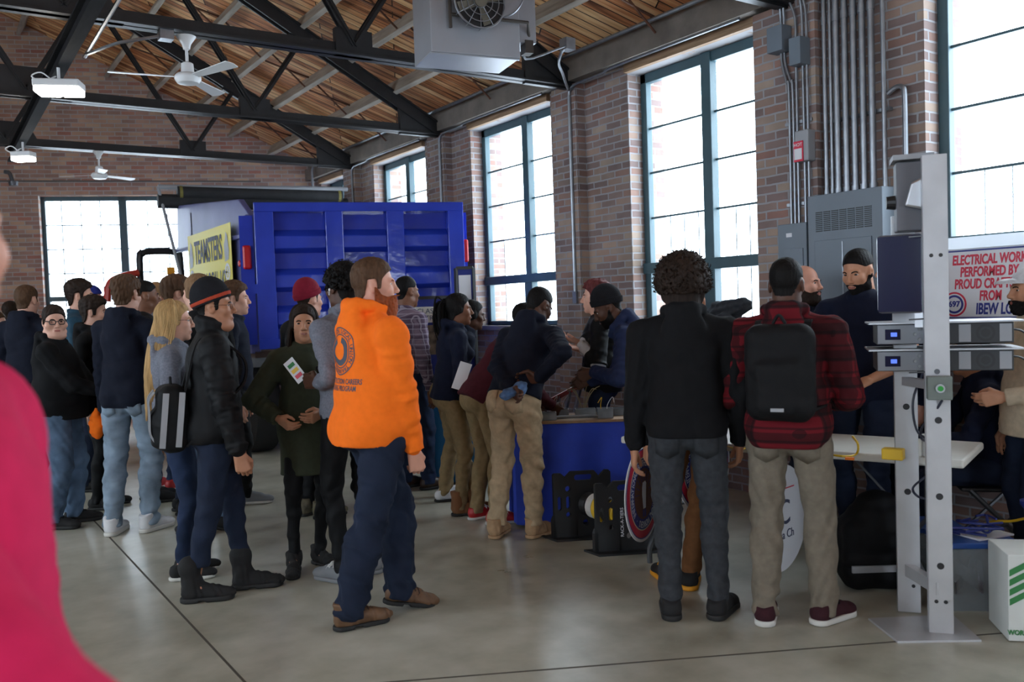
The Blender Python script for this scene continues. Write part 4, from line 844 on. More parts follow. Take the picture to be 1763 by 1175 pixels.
person('young man with cropped sandy hair and grey hoodie seen from behind', (270, 487, 8.2), 18, skin='fair', hair=('buzz', 'sand'), top=dict(kind='hoodie', mat=greyh), pants=dict(mat=jean), shoes=dict(kind='sneaker', mat=red_l, sole=rubber_w), hi=False, seed=13)
person('young man with wavy brown hair looking right behind the blonde girl', (305, 478, 7.2), 60, skin='fair', hair=('full', 'brown'), opt=dict(face=1), top=dict(kind='jacket', mat=blk), pants=JP, shoes=SN, hi=False, seed=14)
person('person with blond hair in a messy bun facing left', (338, 474, 6.5), -62, skin='fair', hair=('bun', 'light'), opt=dict(fem=1, face=1), top=dict(kind='jacket', mat=blk), pants=dict(mat=jean_m), shoes=SN, hi=False, girth=.95, sh=.95, seed=15)
p_bl = person('girl with waist-long blond hair and glasses in grey hoodie', (300, 520, 5.42), 72, skin='fair', hair=('long', 'blond'), opt=dict(fem=1, glasses='thin', hair_len=.6, locks=260, part=75, back=.07, jaw=.8), top=dict(kind='hoodie', mat=greyh, hem=-.02, hood=.6), pants=dict(mat=jean, fit=.92, low=.85), shoes=dict(kind='sneaker', mat=blk_l, sole=rubber_w, lace=lace_w), girth=.98, sh=.9, bust=.02, L=dict(w=(-.16, .24, .98)), R=dict(w=(.17, .2, .95)), feet=((-.07, .02, -4), (.09, 0, 6)), seed=16)
p_bn = person('young man in black knit beanie with red band, glasses and black backpack', (366, 491, 5.05), 66, head=(12, 2, 0), skin='olive', hair=('short', 'black'), hat=dict(kind='beanie', mat=black_k, band=orange_k, tall=.035), opt=dict(glasses='thin', fat=.01), top=dict(kind='jacket', mat=blk2, th=.026, hem=-.05, arm=1.15, collar=.05, wr=.006), pants=dict(mat=jean_d, fit=1.02, low=.9, wr=.006, drop=-.11), shoes=BT, girth=1.12, L=dict(w=(-.2, .12, .82)), R=dict(w=(.28, .1, .84), curl=.8), feet=(('px', 425, 1013, 12), ('px', 338, 1036, 12)), seed=17)
person('boy with brown bowl-cut hair in navy jacket behind the beanie wearer', (404, 488, 7.4), 78, skin='fair', hair=('full', 'brown'), opt=dict(face=1), top=dict(kind='jacket', mat=navy), pants=dict(mat=blk2), shoes=dict(kind='sneaker', mat=grey_l, sole=rubber_w), hi=False, feet=(('px', 395, 862, 0), ('px', 425, 868, 5)), seed=18)
p_mb = person('person in maroon knit beanie and black coat, back to the camera', (531, 488, 6.9), 40, skin='rosy', hair=('short', 'dark'), hat=dict(kind='beanie', mat=maroon_k, tall=.03), opt=dict(face=1), top=dict(kind='jacket', mat=blk2, th=.03, hem=-.1, arm=1.2), pants=dict(mat=blk2), shoes=dict(kind='workboot', mat=camo, sole=rubber_k), hi=False, girth=1.1, L=dict(w=(-.34, .1, .9)), seed=19)
p_pk = person('smiling girl with long black hair in olive green parka', (522, 527, 5.54), 160, head=(8, 3, 0), skin='tan', hair=('long', 'dark'), opt=dict(fem=1, smile=.22, hair_len=.3, locks=200, part=76, back=.0, jaw=.85), top=dict(kind='coat', mat=green, th=.022, hem=-.19, arm=1.1, under=dict(mat=blk2, hem=-.06)), pants=dict(mat=blk2, fit=.85, low=.85), shoes=dict(kind='workboot', mat=blk_l, sole=rubber_k), girth=.95, sh=.9, L=dict(w=(-.06, .22, 1.0), hint=(-.9, -.5, -.6)), R=dict(w=(.2, .16, .98), hint=(.9, -.5, -.6)), feet=(('px', 552, 972, -25), ('px', 507, 985, 10)), bust=.02, seed=20)
p_cg = person('young man with short curly black hair and white earbud in grey hoodie', (588, 456, 5.2), -50, skin='dark', hair=('curly', 'black'), opt=dict(vol=.022, curls=900, ringlets=300), sh=.93, top=dict(kind='hoodie', mat=greyh), pants=dict(mat=blk2, fit=.92, low=.9), shoes=dict(kind='sneaker', mat=grey_l, sole=grey_l, lace=lace_w), L=dict(w=('px', 551, 660, -.1), hint=(-.5, -1, -.6), fd=(-.2, 1, .1), curl=.7), feet=(('px', 590, 1003, -8), ('px', 640, 985, 0)), seed=21)
p_or = person('bearded man in bright orange hoodie walking right', (643, 447, 4.55), 52, head=(27, 0, 0), skin='rosy', hair=('short', 'brown'), beard=dict(th=.012, long=.045, col='ginger', am=.004), opt=dict(brow='ginger', nk=1.15), top=dict(kind='hoodie', mat=orange, hem=-.055, hup=.02, hood=1.3, loose=1.12, arm=1.2, th=.02, wr=.006, wl=.2), pants=dict(mat=jean_d, fit=1.2, low=1.22, wr=.008, drop=.05), shoes=dict(kind='workboot', mat=leather, sole=rubber_k, lace=leather_d), girth=1.3, depth=1.3, belly=.04, sh=1.08, R=dict(w=(.19, .12, .89), hint=(.5, -1, -.2), curl=.9), L=dict(w=(-.3, .12, .86)), feet=(('px', 684, 1052, 12, 14), ('px', 602, 1082, 10)), seed=22)
p_ps = person('man in purple and grey plaid shirt and blue jeans beside the display board', (700, 477, 7.82), 48, skin='brown', hair=('buzz', 'black'), opt=dict(face=1), top=dict(kind='polo', mat=plaid_p, hem=-.0, th=.016), pants=dict(mat=jean, fit=1.15, belt=leather_d), shoes=dict(kind='sneaker', mat=leather_d, sole=rubber_k), girth=1.0, seed=23, feet=((-.1, 0, -5), (.12, .1, 10)))
# --- visitors along the blue table
person('woman with black hair in a puff leaning in behind the ponytailed woman', (815, 507, 7.45), 76, lean=22, head=(0, -6, 0), H=1.72, skin='dark', hair=('bun', 'black'), opt=dict(fem=1, face=1, hair_len=.1), top=dict(kind='hoodie', mat=navy, hem=-.0), pants=dict(mat=khaki_d, fit=1.0, rise=.05), shoes=dict(kind='sneaker', mat=white_l, sole=rubber_k), hi=False, girth=1.08, feet=((-.08, -.02, -5), (.1, -.08, 5)), seed=24)
p_pt = person('smiling woman with black ponytail in navy hoodie holding a paper', (789, 507, 6.9), 74, lean=6, head=(10, 0, 0), skin='brown', hair=('tail', 'black'), opt=dict(fem=1, smile=.2, hair_len=.3, jaw=.9), top=dict(kind='hoodie', mat=navy2, hem=-.03, hood=.5), pants=dict(mat=khaki_d, fit=.98, low=.95), shoes=dict(kind='longboot', mat=chest, sole=rubber_k), girth=1.05, sh=.92, bust=.03, R=dict(w=(.16, .22, .92)), feet=(('px', 818, 884, 15), ('px', 794, 888, 10)), seed=25)
person('person in maroon sweatshirt bending over the table beside the navy hoodie', (905, 535, 6.7), 66, lean=38, H=1.76, skin='dark', hair=('buzz', 'black'), top=dict(kind='tee', mat=maroon, sleeve='long', th=.018), pants=dict(mat=khaki_d, fit=1.05, low=1.0, belt=blk2), shoes=dict(kind='sneaker', mat=red_l, sole=rubber_w, lace=lace_w), R=dict(w=(.2, .5, .86)), L=dict(w=(-.2, .5, .86)), feet=((-.1, -.02, -5), (.12, .04, 8)), seed=26)
p_nv = person('young man in navy hoodie and khakis leaning forward with hands behind his back', (938, 499, 6.2), 40, lean=27, head=(8, -28, 0), H=1.82, skin='dark', hair=('buzz', 'black'), opt=dict(glasses='thin'), top=dict(kind='hoodie', mat=navy, hem=-.0, loose=1.05, arm=1.1), pants=dict(mat=khaki, fit=1.08, low=1.02, wr=.008, belt=blk2, rise=.06, drop=.0), shoes=dict(kind='workboot', mat=leather_t, sole=leather_t), girth=1.08, sh=1.06, L=dict(w=('px', 880, 672, -.42), hint=(-1, -.5, 0), fd=(.8, -.2, -.3), pn=(0, -1, 0)), R=dict(w=('px', 928, 652, -.4), hint=(1, -.6, .1), fd=(-1, -.2, 0), pn=(0, -1, 0), curl=.7), feet=(('px', 855, 925, -20), ('px', 922, 925, 8)), seed=27)
# --- staff behind the blue table
p_rd = person('woman with pink-streaked red hair in black tee over white sleeves, gesturing', (1024, 485, 7.05), -84, skin='fair', hair=('full', 'redbrown'), opt=dict(fem=1, jaw=.85), top=dict(kind='tee', mat=blk2, sleeve='elbow', th=.02, under=dict(mat=white_c, sleeve='long', th=.012, hem=-.02)), pants=dict(mat=jean_d, fit=1.0), shoes=SN, girth=.98, sh=.92, bust=.03, L=dict(w=('px', 1000, 592, -.1), hint=(-.7, -.6, -.7), fd=(.2, 1, .35), pn=(.3, .2, 1), curl=.35, spread=.3, thumb=.1), R=dict(w=('px', 1004, 604, .15), hint=(.7, -.6, -.7), fd=(0, 1, .3), pn=(-.3, .2, 1), curl=.4), seed=28)
p_bb = person('man in black knit beanie and navy hoodie bending over the blue table', (1030, 488, 6.3), -80, lean=36, head=(-5, -28, 0), H=1.84, skin='dark', hair=('buzz', 'black'), hat=dict(kind='beanie', mat=black_k, tall=.03), beard=dict(th=.0025, am=.0005), top=dict(kind='hoodie', mat=bluehood, arm=1.12), pants=dict(mat=jean_d), shoes=SN, girth=1.08, L=dict(w=('px', 1022, 640, -.12), hint=(-.8, -.5, -.5), fd=(.1, .9, -.4), curl=.9), R=dict(w=('px', 1015, 655, .12), hint=(.8, -.5, -.5), fd=(.1, .9, -.3), curl=.8), seed=29)
# --- visitors at the white table
p_hid = person('person in brown canvas trousers and black and yellow shoes, hidden behind the curly-haired visitor', (1187, 482, 4.9), 2, skin='tan', hair=('buzz', 'dark'), top=dict(kind='hoodie', mat=blk), pants=dict(mat=brownp), shoes=dict(kind='chunky', mat=blk_l, sole=yellow_r, lace=yellow_r), hi=False, feet=(('px', 1150, 1003, -12), ('px', 1188, 1012, 14)), seed=30)
p_cu = person('visitor with big brown curly hair in black hoodie and grey sweatpants', (1174, 450, 4.48), 11, skin='olive', hair=('curly', 'dark'), opt=dict(vol=.055, curls=2600, ck=1.0, hl=-.02, ringlets=900), top=dict(kind='hoodie', mat=blk, hem=-.04, arm=1.15, th=.018), pants=dict(mat=char, fit=1.08, low=.95, cuff=1, drop=-.01), shoes=dict(kind='chunky', mat=blk_l, sole=rubber_k), girth=1.04, sh=1.08, L=dict(w=(-.27, .06, .86)), R=dict(w=(.27, .08, .88)), feet=(('px', 1156, 1062, -4), ('px', 1238, 1062, 22)), seed=31)
p_rp = person('visitor in red and black plaid jacket with black backpack and stone trousers', (1354, 447, 4.32), 26, head=(2, -6, 0), skin='dark', hair=('buzz', 'black'), opt=dict(face=1), top=dict(kind='hoodie', mat=plaid_r, hem=-.06, th=.02, arm=1.2, hood=.7), pants=dict(mat=stone, fit=1.15, low=1.05, wr=.007, drop=.045), shoes=dict(kind='chunky', mat=C('dark_red_knit', (58, 30, 36)), sole=rubber_w, lace=blk), girth=1.05, sh=1.06, R=dict(w=(.2, .28, 1.08), hint=(.5, -.7, -.9)), L=dict(w=(-.18, .26, 1.05), hint=(-.5, -.7, -.9)), feet=(('px', 1318, 1072, -6), ('px', 1420, 1072, 32)), seed=32)
# --- staff behind the white table
person('bald man with dark beard in dark shirt by the grey electrical panels', (1386, 457, 6.05), 152, head=(-18, 0, 0), skin='rosy', hair=('none', 'dark'), beard=dict(th=.004, am=.001), opt=dict(fat=.006, brow='dark'), top=dict(kind='polo', mat=navy, sleeve='short', th=.02), pants=JP, shoes=SN, girth=1.15, R=dict(w=(.3, .2, 1.1)), L=dict(w=(-.35, .3, 1.15), hint=(-1, -.3, 0)), seed=33)
p_bd = person('bearded man in navy polo looking down at the white table', (1471, 432, 5.42), -132, head=(4, -16, 0), skin='tan', hair=('buzz', 'black'), beard=dict(th=.0025, am=.0005), opt=dict(), top=dict(kind='polo', mat=navy2, sleeve='short', hem=-.06, th=.02, loose=1.1), pants=JP, shoes=SN, girth=1.18, belly=.03, sh=1.1, L=dict(w=(-.2, .3, 1.12), hint=(-1, -.3, -.5), pn=(.4, 0, -1)), R=dict(w=(.1, .38, 1.12), hint=(1, -.3, -.5), pn=(0, 0, -1)), seed=34)
person('person in navy sweater standing behind the dark monitor', (1538, 430, 5.75), -95, skin='rosy', hair=('buzz', 'brown'), top=dict(kind='tee', mat=navy2, sleeve='long'), pants=JP, shoes=SN, hi=False, seed=35)
p_st = person('seated person in navy sweatshirt behind the rack equipment', (1668, 556, 5.3), -75, sit=.58, H=1.75, lean=12, skin='tan', hair=('short', 'black'), top=dict(kind='hoodie', mat=navy2), pants=dict(mat=jean_d), shoes=SN, hi=False, L=dict(w=(-.15, .45, .74), hint=(-.8, -.4, -.6)), R=dict(w=(.15, .45, .74), hint=(.8, -.4, -.6)), feet=((-.12, .42, 0), (.12, .45, 0)), seed=36)
person('man with white cap, dark beard and tan shirt at the right edge', (1772, 462, 4.78), -84, skin='tan', hair=('short', 'black'), hat=dict(kind='cap', mat=white_c), beard=dict(th=.010, am=.003), opt=dict(face=1), top=dict(kind='polo', mat=tan_s, hem=-.08, th=.022, loose=1.1), pants=JP, shoes=SN, girth=1.15, L=dict(w=(-.2, .25, 1.05)), seed=37)
# ================================================================== things in the hall
LAT = np.array([math.cos(YAW), -math.sin(YAW), 0]); FWD = np.array([math.sin(YAW), math.cos(YAW), 0])
def gp(x, d): p = P(x, 600, d); p[2] = 0; return p       # ground point seen in column x at distance d
blue_p = mat('glossy_blue_paint', s2l(42, 62, 168), 0.14, noise=0.12, nscale=3, bump=0.55, bscale=5)
lav_p = mat('lavender_blue_paint', s2l(88, 90, 138), 0.45, noise=0.15, nscale=2.5, bump=0.15, bscale=3)  # paler, greyer blue than the tailgate paint
rust = mat('rusty_box_steel', s2l(70, 48, 38), 0.7, noise=0.4, nscale=5); tyre = mat('tyre_rubber', s2l(24, 24, 25), 0.8); mesh_t = mat('black_mesh_tarp', s2l(34, 34, 36), 0.8, noise=.2, bump=.3, bscale=60)
redlens = mat('red_tail_lamp', s2l(190, 24, 32), 0.2); red_p = mat('red_tractor_paint', s2l(176, 52, 40), 0.35); gold = mat('amber_lens', s2l(240, 160, 30), 0.3); alu = mat('brushed_aluminium', s2l(186, 188, 192), 0.35, .9)
yel = mat('yellow_banner_vinyl', s2l(222, 208, 92), 0.5); ink = mat('dark_grey_print', s2l(74, 78, 100), 0.6); wht = mat('white_print', s2l(220, 220, 226), 0.6); redprint = mat('red_print', s2l(206, 44, 70), 0.5); blueprint = mat('navy_print', s2l(44, 52, 132), 0.5); blackprint = mat('black_print', s2l(30, 30, 34), 0.6)
steelm = mat('galvanised_box', s2l(128, 132, 136), 0.45, 0.7, noise=.2, nscale=9); plast_w = mat('white_table_plastic', s2l(216, 214, 206), 0.5, noise=.04); legm = mat('grey_leg_tube', s2l(96, 98, 102), 0.4, .5); blk_p = mat('black_plastic', s2l(26, 26, 28), 0.45); wood = mat('plywood_board', s2l(158, 124, 92), 0.65, noise=.2, nscale=4, stretch=(1, 8, 1)); paper = mat('white_paper', s2l(222, 222, 226), 0.7)
ycab = mat('yellow_cable', s2l(222, 180, 36), 0.5); bcab = mat('blue_cable', s2l(34, 44, 110), 0.5); wcab = mat('white_wire', s2l(214, 214, 210), 0.5); screen = mat('dark_blue_screen', s2l(22, 26, 58), 0.12); ltape = mat('light_grey_plastic', s2l(150, 152, 156), .5)
# ---- dump truck parked along the windows, its tailgate swung open
T0 = (3.0, 9.5, 0); tr_ = thing('dump_truck', 'blue dump truck with yellow banner, parked along the window wall', 'truck', T0)
XR, YF = 5.3, 12.6
m = MB(); m.prism([(9.55, 1.2), (9.5, 2.72), (9.86, 2.93), (11.3, 3.06), (12.67, 3.18), (12.74, 2.54), (11.9, 2.5), (11.9, 1.2)], (3.0, 0, 0), (0, 1, 0), (0, 0, 1), (1, 0, 0), 0.07)
m.box((2.96, 9.5, 1.2), (3.07, 9.66, 2.72)); m.bar((2.975, 9.6, 2.50), (2.975, 12.7, 2.55), 0.05, 0.05); m.box((2.95, 11.3, 1.2), (3.02, 11.42, 2.5))
m.build('side_panel', lav_p, tr_, org=T0, bevel=.01)
m = MB(); m.box((XR-.06, 9.5, 1.2), (XR, 12.2, 2.95)); m.build('side_panel', rust, tr_, org=T0)
m = MB(); m.box((3.0, 11.9, 1.2), (XR, 11.96, 3.0)); m.prism([(12.7, 3.15), (11.95, 3.0), (11.95, 2.95), (12.7, 3.1)], (3.03, 0, 0), (0, 1, 0), (0, 0, 1), (1, 0, 0), XR-3.03); m.box((3.0, 9.5, 1.15), (XR, 11.95, 1.22)); m.build('bed', rust, tr_, org=T0)
m = MB(); m.box((3.6, 9.7, .75), (3.8, 14.0, 1.12)); m.box((4.5, 9.7, .75), (4.7, 14.0, 1.12)); m.box((3.4, 9.75, .55), (4.9, 9.85, .75)); m.build('chassis', black_steel, tr_, org=T0)
for x, y in ((3.1, 10.3), (3.1, 11.45), (4.85, 10.3), (4.85, 11.45), (3.1, 13.3), (4.85, 13.3)):
    w_ = MB(); w_.lathe([(.2, 0), (.47, 0), (.5, .04), (.5, .26), (.47, .3), (.2, .3), (.2, .22), (.05, .2)], (x, y, .5), 28, (1, 0, 0)); w_.build('wheel', tyre, tr_, smooth=True, org=T0)
m = MB(); m.prism([(12.75, .9), (12.75, 2.35), (12.95, 2.55), (13.35, 2.5), (13.55, 1.9), (13.95, 1.8), (13.98, .9)], (3.35, 0, 0), (0, 1, 0), (0, 0, 1), (1, 0, 0), 1.6); m.build('cab', blue_p, tr_, org=T0, bevel=.03)
GA = P(436, 352, 9.4); GB = P(792, 352, 10.0); gx = GB-GA; gx[2] = 0; gw = float(np.linalg.norm(gx)); gx = gx/gw; gn = np.array([gx[1], -gx[0], 0]); ZG = 2.82; GO = np.array([GA[0], GA[1], 0])
def gb(mb, u0, u1, z0, z1, d0, d1): mb.obox(GO+gx*(u0+u1)/2+np.array((0, 0, (z0+z1)/2))+gn*(d0+d1)/2, gx, gn, (0, 0, 1), ((u1-u0)/2, (d1-d0)/2, (z1-z0)/2))
m = MB(); gb(m, 0, gw, 1.25, ZG, -.06, 0); gb(m, 0, gw, ZG-.1, ZG, 0, .16); gb(m, 0, gw, 1.25, 1.36, 0, .16)
sc_ = gw/1025
for a, b_ in ((0, 90), (335, 420), (635, 720), (945, 1025)): gb(m, a*sc_, b_*sc_, 1.3, ZG-.08, 0, .15)
for zc in (2.4, 1.98, 1.58):
    for a, b_ in ((90, 335), (420, 635), (720, 945)):
        m.prism([(0, zc-.12), (.12, zc-.07), (.12, zc+.06), (0, zc+.14)], GO+gx*a*sc_, gn, (0, 0, 1), gx, (b_-a)*sc_)
gate = m.build('tailgate', blue_p, tr_, org=T0, bevel=.008)
m = MB(); gb(m, -.05, .12, 1.85, 1.95, .1, .16); gb(m, -.16, -.02, 1.3, 2.7, -.2, -.05); m.build('hinge_latch', blue_p, gate, org=T0)
m = MB(); gb(m, gw, gw+.07, 1.3, ZG-.1, -.22, -.02); m.build('end_post', blue_p, gate, org=T0)
for u, z, d in ((-.09, 2.25, -.05), (gw+.035, 2.28, -.02)):
    m = MB(); gb(m, u-.045, u+.045, z-.13, z+.13, d, d+.04); m.build('tail_lamp', redlens, gate, org=T0, bevel=.02)
m = MB(); m.lathe([(.03, 0), (.04, .02), (.03, .03)], (2.96, 9.72, 2.2), 14, (-1, 0, 0)); m.build('side_marker_lamp', redlens, tr_, org=T0)
m = MB(); a = onY(272, 322, 12.62); b_ = onY(598, 326, 12.3); m.tube([a, b_], .035, 10); m.build('tarp_axle', ltape, tr_, org=T0, smooth=True)
m = MB(); a2, b2 = onY(305, 332, 12.6), onY(588, 338, 12.35); m.tube([a2+np.array((0, 0, -.0)), b2], .095, 14); m.tube([a2+np.array((-.25, .05, -.12)), b2+np.array((.1, .05, -.12))], .1, 14); m.build('rolled_tarp', mesh_t, tr_, org=T0, smooth=True)
m = MB(); m.tube([a, onY(312, 478, 12.4)], .022, 8); m.build('tarp_arm', ltape, tr_, org=T0)
for q in (a2*.98+b2*.02, a2*.02+b2*.98): MB().lathe([(.099, -.02), (.099, .02)], q, 14, b2-a2).build('tarp_strap', mat('olive_strap', s2l(120, 112, 56), .7), tr_, org=T0)
# ---- banner on the truck side
bt = thing('banner', 'yellow banner lettered TEAMSTERS on the blue truck side', 'banner', (2.95, 10.9, 1.75)); BO = (2.95, 10.9, 1.75)
MB().box((2.925, 9.95, 1.72), (2.93, 11.86, 2.68)).build('sheet', yel, bt, org=BO)
ax_, ay_ = (0, -1, 0), (0, 0, 1)
text_mesh('lettering', 'TEAMSTERS', .40, ink, bt, (2.922, 10.92, 2.42), ax_, ay_, align='CENTER', sx=.60, bold=.008, org=BO)
text_mesh('lettering', 'UNION LOCAL 142', .30, ink, bt, (2.922, 10.92, 2.04), ax_, ay_, align='CENTER', sx=.56, bold=.004, org=BO)
text_mesh('lettering', 'GARY INDIANA', .12, ink, bt, (2.922, 10.92, 1.80), ax_, ay_, align='CENTER', sx=.8, org=BO) if False else None
def ring(mb, c, au, av, r0, r1, n=32, t=.0): 
    vs = []; az = np.cross(au, av)
    for k in range(n):
        a = 2*math.pi*k/n; d = np.array(au)*math.cos(a)+np.array(av)*math.sin(a); vs += [np.array(c)+d*r0+az*t, np.array(c)+d*r1+az*t]
    mb.add(vs, [(2*k, 2*k+1, 2*((k+1) % n)+1, 2*((k+1) % n)) for k in range(n)])
for y in (11.7, 10.12):
    m = MB()
    for z in (2.13, 1.92): ring(m, (2.921, y, z), np.array(ax_), np.array(ay_), .07, .1); [m.bar((2.921, y, z), (2.921, y+.08*math.cos(k), z+.08*math.sin(k)), .012, .002, (1, 0, 0)) for k in np.arange(0, 6.3, .785)]
    m.build('wheel_emblem', wht, bt, org=BO)
    m = MB(); m.prism([(-.08, 0), (.06, .02), (.09, .12), (.04, .3), (-.02, .34), (-.06, .24), (-.1, .2)], (2.922, y, 2.25), ax_, ay_, (-1, 0, 0), .001); m.build('crest_emblem', ltape, bt, org=BO)
# ---- red tractor beside the truck
t = thing('tractor', 'red tractor with black framed cab window behind the crowd at left', 'tractor', (2.2, 12.6, 0)); TO = (2.2, 12.6, 0)
a, b_ = P(240, 440, 11.9), P(300, 440, 12.2); u = b_-a; u[2] = 0; L_ = np.linalg.norm(u); u = u/L_; z0, z1 = 1.5, a[2]+.05; m = MB()
m.tube(bez([a*[1, 1, 0]+(0, 0, 1.3), a*[1, 1, 0]+(0, 0, z1-.12), a*[1, 1, 0]+u*.04+(0, 0, z1-.03), a*[1, 1, 0]+u*.12+(0, 0, z1), b_*[1, 1, 0]+(0, 0, z1), b_*[1, 1, 0]+u*.08+(0, 0, z1-.1), b_*[1, 1, 0]+u*.08+(0, 0, 1.3)], 4), .045, 8); m.build('cab_frame', blk_p, t, smooth=True, org=TO)
m = MB(); m.obox((a+b_)/2*[1, 1, 0]+(0, 0, (1.45+z1)/2), u, np.cross((0, 0, 1), u), (0, 0, 1), (L_/2, .004, (z1-1.45)/2)); m.build('cab_glass', glass, t, org=TO)
c0 = P(215, 480, 11.7); m = MB(); pts = [P(185, 520, 11.7), P(187, 495, 11.7), P(196, 482, 11.7), P(215, 475, 11.7), P(238, 470, 11.8)]; m.tube(bez(pts, 4), .05, 8); m.build('roll_bar', red_p, t, smooth=True, org=TO)
m = MB(); q = P(262, 560, 12.2); q[0] -= .12; m.box((q[0]-.65, q[1]-.2, .55), (q[0]+.4, q[1]+.9, 1.5)); m.build('body_shell', red_p, t, org=TO, bevel=.06)
for dx in (-.6, .35):
    w_ = MB(); w_.lathe([(.12, -.13), (.38, -.13), (.42, -.1), (.42, .1), (.38, .13), (.12, .13)], (q[0]+dx, q[1]+.3, .42), 24, (1, 0, 0)); w_.build('wheel', tyre, t, smooth=True, org=TO)
m = MB(); k_ = P(293, 467, 12.1); m.box(k_-.05, k_+.05); m.build('beacon', gold, t, org=TO)
# ---- wall services: panels, conduits, boxes
PO = (5.65, 3.8, 1.0)
t = thing('electrical_panel', 'large grey electrical panel with louvred top below the thick conduits', 'electrical panel', PO)
MB().box((5.42, 3.5, .7), (5.648, 4.1, 2.35)).build('enclosure', panelgrey, t, org=PO, bevel=.004)
m = MB()
for c in range(7):
    for r in range(11): y = 4.03-c*.066; z = 2.22-r*.0135; m.box((5.416, y-.055, z), (5.421, y, z+.007))
m.build('louvre', blk_p, t, org=PO)
MB().box((5.41, 3.58, .85), (5.42, 4.04, 2.02)).build('door', panelgrey, t, org=PO, bevel=.003)
m = MB(); m.box((5.405, 3.80, .85), (5.411, 3.81, 2.0)); m.box((5.40, 3.62, 1.5), (5.411, 3.65, 1.6)); m.build('latch_strip', galv, t, org=PO)
PO = (5.65, 4.25, 1.2)
t = thing('breaker_panel', 'smaller grey breaker panel left of the large louvred panel', 'electrical panel', PO)
MB().box((5.44, 4.13, 1.1), (5.53, 4.39, 2.17)).build('enclosure', panelgrey, t, org=PO, bevel=.004); MB().box((5.43, 4.16, 1.2), (5.44, 4.33, 1.98)).build('door', panelgrey, t, org=PO, bevel=.002); MB().box((5.436, 4.26, 2.07), (5.44, 4.31, 2.10)).build('label_plate', paper, t, org=PO)
for i, (y, r) in enumerate(((4.04, .018), (3.99, .014), (3.94, .024), (3.87, .024), (3.80, .024), (3.73, .024), (3.66, .024))):
    m = MB(); m.tube([(5.57, y, 2.33), (5.57, y, 4.3)], r, 10); m.tube([(5.57, y, 2.34), (5.57, y, 2.40)], r*1.25, 10); m.tube([(5.57, y, 3.6), (5.57, y, 3.66)], r*1.2, 10)
    tag(m.build('conduit', galv, smooth=True), 'thick steel conduit rising from the large louvred panel to the roof', 'conduit', 'conduits above the louvred panel')
m = MB(); m.tube([(5.57, 3.57, 2.33), (5.57, 3.57, 4.3)], .017, 10); tag(m.build('conduit', galv, smooth=True), 'conduit furthest right above the louvred panel, beside the elbow pipe', 'conduit')
m = MB(); m.tube(bez([(5.6, 3.56, 3.0), (5.6, 3.5, 3.03), (5.6, 3.45, 3.02), (5.6, 3.435, 2.95), (5.6, 3.435, 2.5)], 4), .018, 8); tag(m.build('elbow_pipe', galv, smooth=True), 'short elbow pipe between the conduits and the right window', 'pipe')
for zz, yy0, yy1 in ((2.9, 3.55, 4.08), (2.93, 4.12, 4.36), (2.32, 4.12, 4.36)): tag(MB().box((5.515 if yy0 > 4 else 5.60, yy0, zz-.012), (5.53 if yy0 > 4 else 5.64, yy1, zz+.012)).build('strut_channel', galv), {2.9: 'strut channel holding the thick conduits above the louvred panel', 2.93: 'strut channel holding the thin conduits, the upper one', 2.32: 'strut channel holding the thin conduits just above the breaker panel'}[zz], 'strut')
for i, (y, yt, bend) in enumerate(((4.31, 4.37, 1), (4.275, 4.34, 1), (4.24, 4.29, 0), (4.18, 4.19, 0), (4.145, 4.165, 0))):
    m = MB(); zb_ = 2.16
    pts = [(5.505, y, zb_), (5.505, y, 3.15), (5.505, y+.02 if bend else y, 3.25), (5.505, yt if bend else y, 3.42), (5.505, yt if bend else y, 3.7), (5.49, yt, 3.86), (5.5, yt+.03, 3.98), (5.3, yt+.1, 4.05)]; m.tube(bez(pts, 5), .0105, 8)
    tag(m.build('conduit', galv, smooth=True), 'thin steel conduit rising from the breaker panel and bending at the roof', 'conduit', 'conduits above the breaker panel')
for nm, (y0, y1, z0, z1), lb in (('junction_box', (4.36, 4.50, 3.47, 3.66), 'grey junction box on thin conduits beside the large window head'), ('junction_box', (4.20, 4.30, 3.33, 3.53), 'grey junction box on thin conduits nearer the thick conduits')): tag(MB().box((5.41, y0-.07, z0), (5.528, y1-.07, z1)).build(nm, panelgrey, bevel=.004), lb, 'junction box')
PO = (5.6, 4.25, 2.6); SH = -.09; t = thing('thermostat_box', 'clear boxed thermostat with red and white HOT notice', 'thermostat', PO)
MB().box((5.44, 4.10, 2.62), (5.53, 4.22, 2.85)).build('cover', ltape, t, org=PO, bevel=.01); MB().box((5.43, 4.14, 2.62), (5.439, 4.22, 2.77)).build('notice', redprint, t, org=PO); MB().box((5.427, 4.147, 2.635), (5.431, 4.213, 2.715)).build('notice_panel', paper, t, org=PO)
text_mesh('notice_text', 'HOT', .035, paper, t, (5.428, 4.18, 2.742), ax_, ay_, align='CENTER', org=PO)
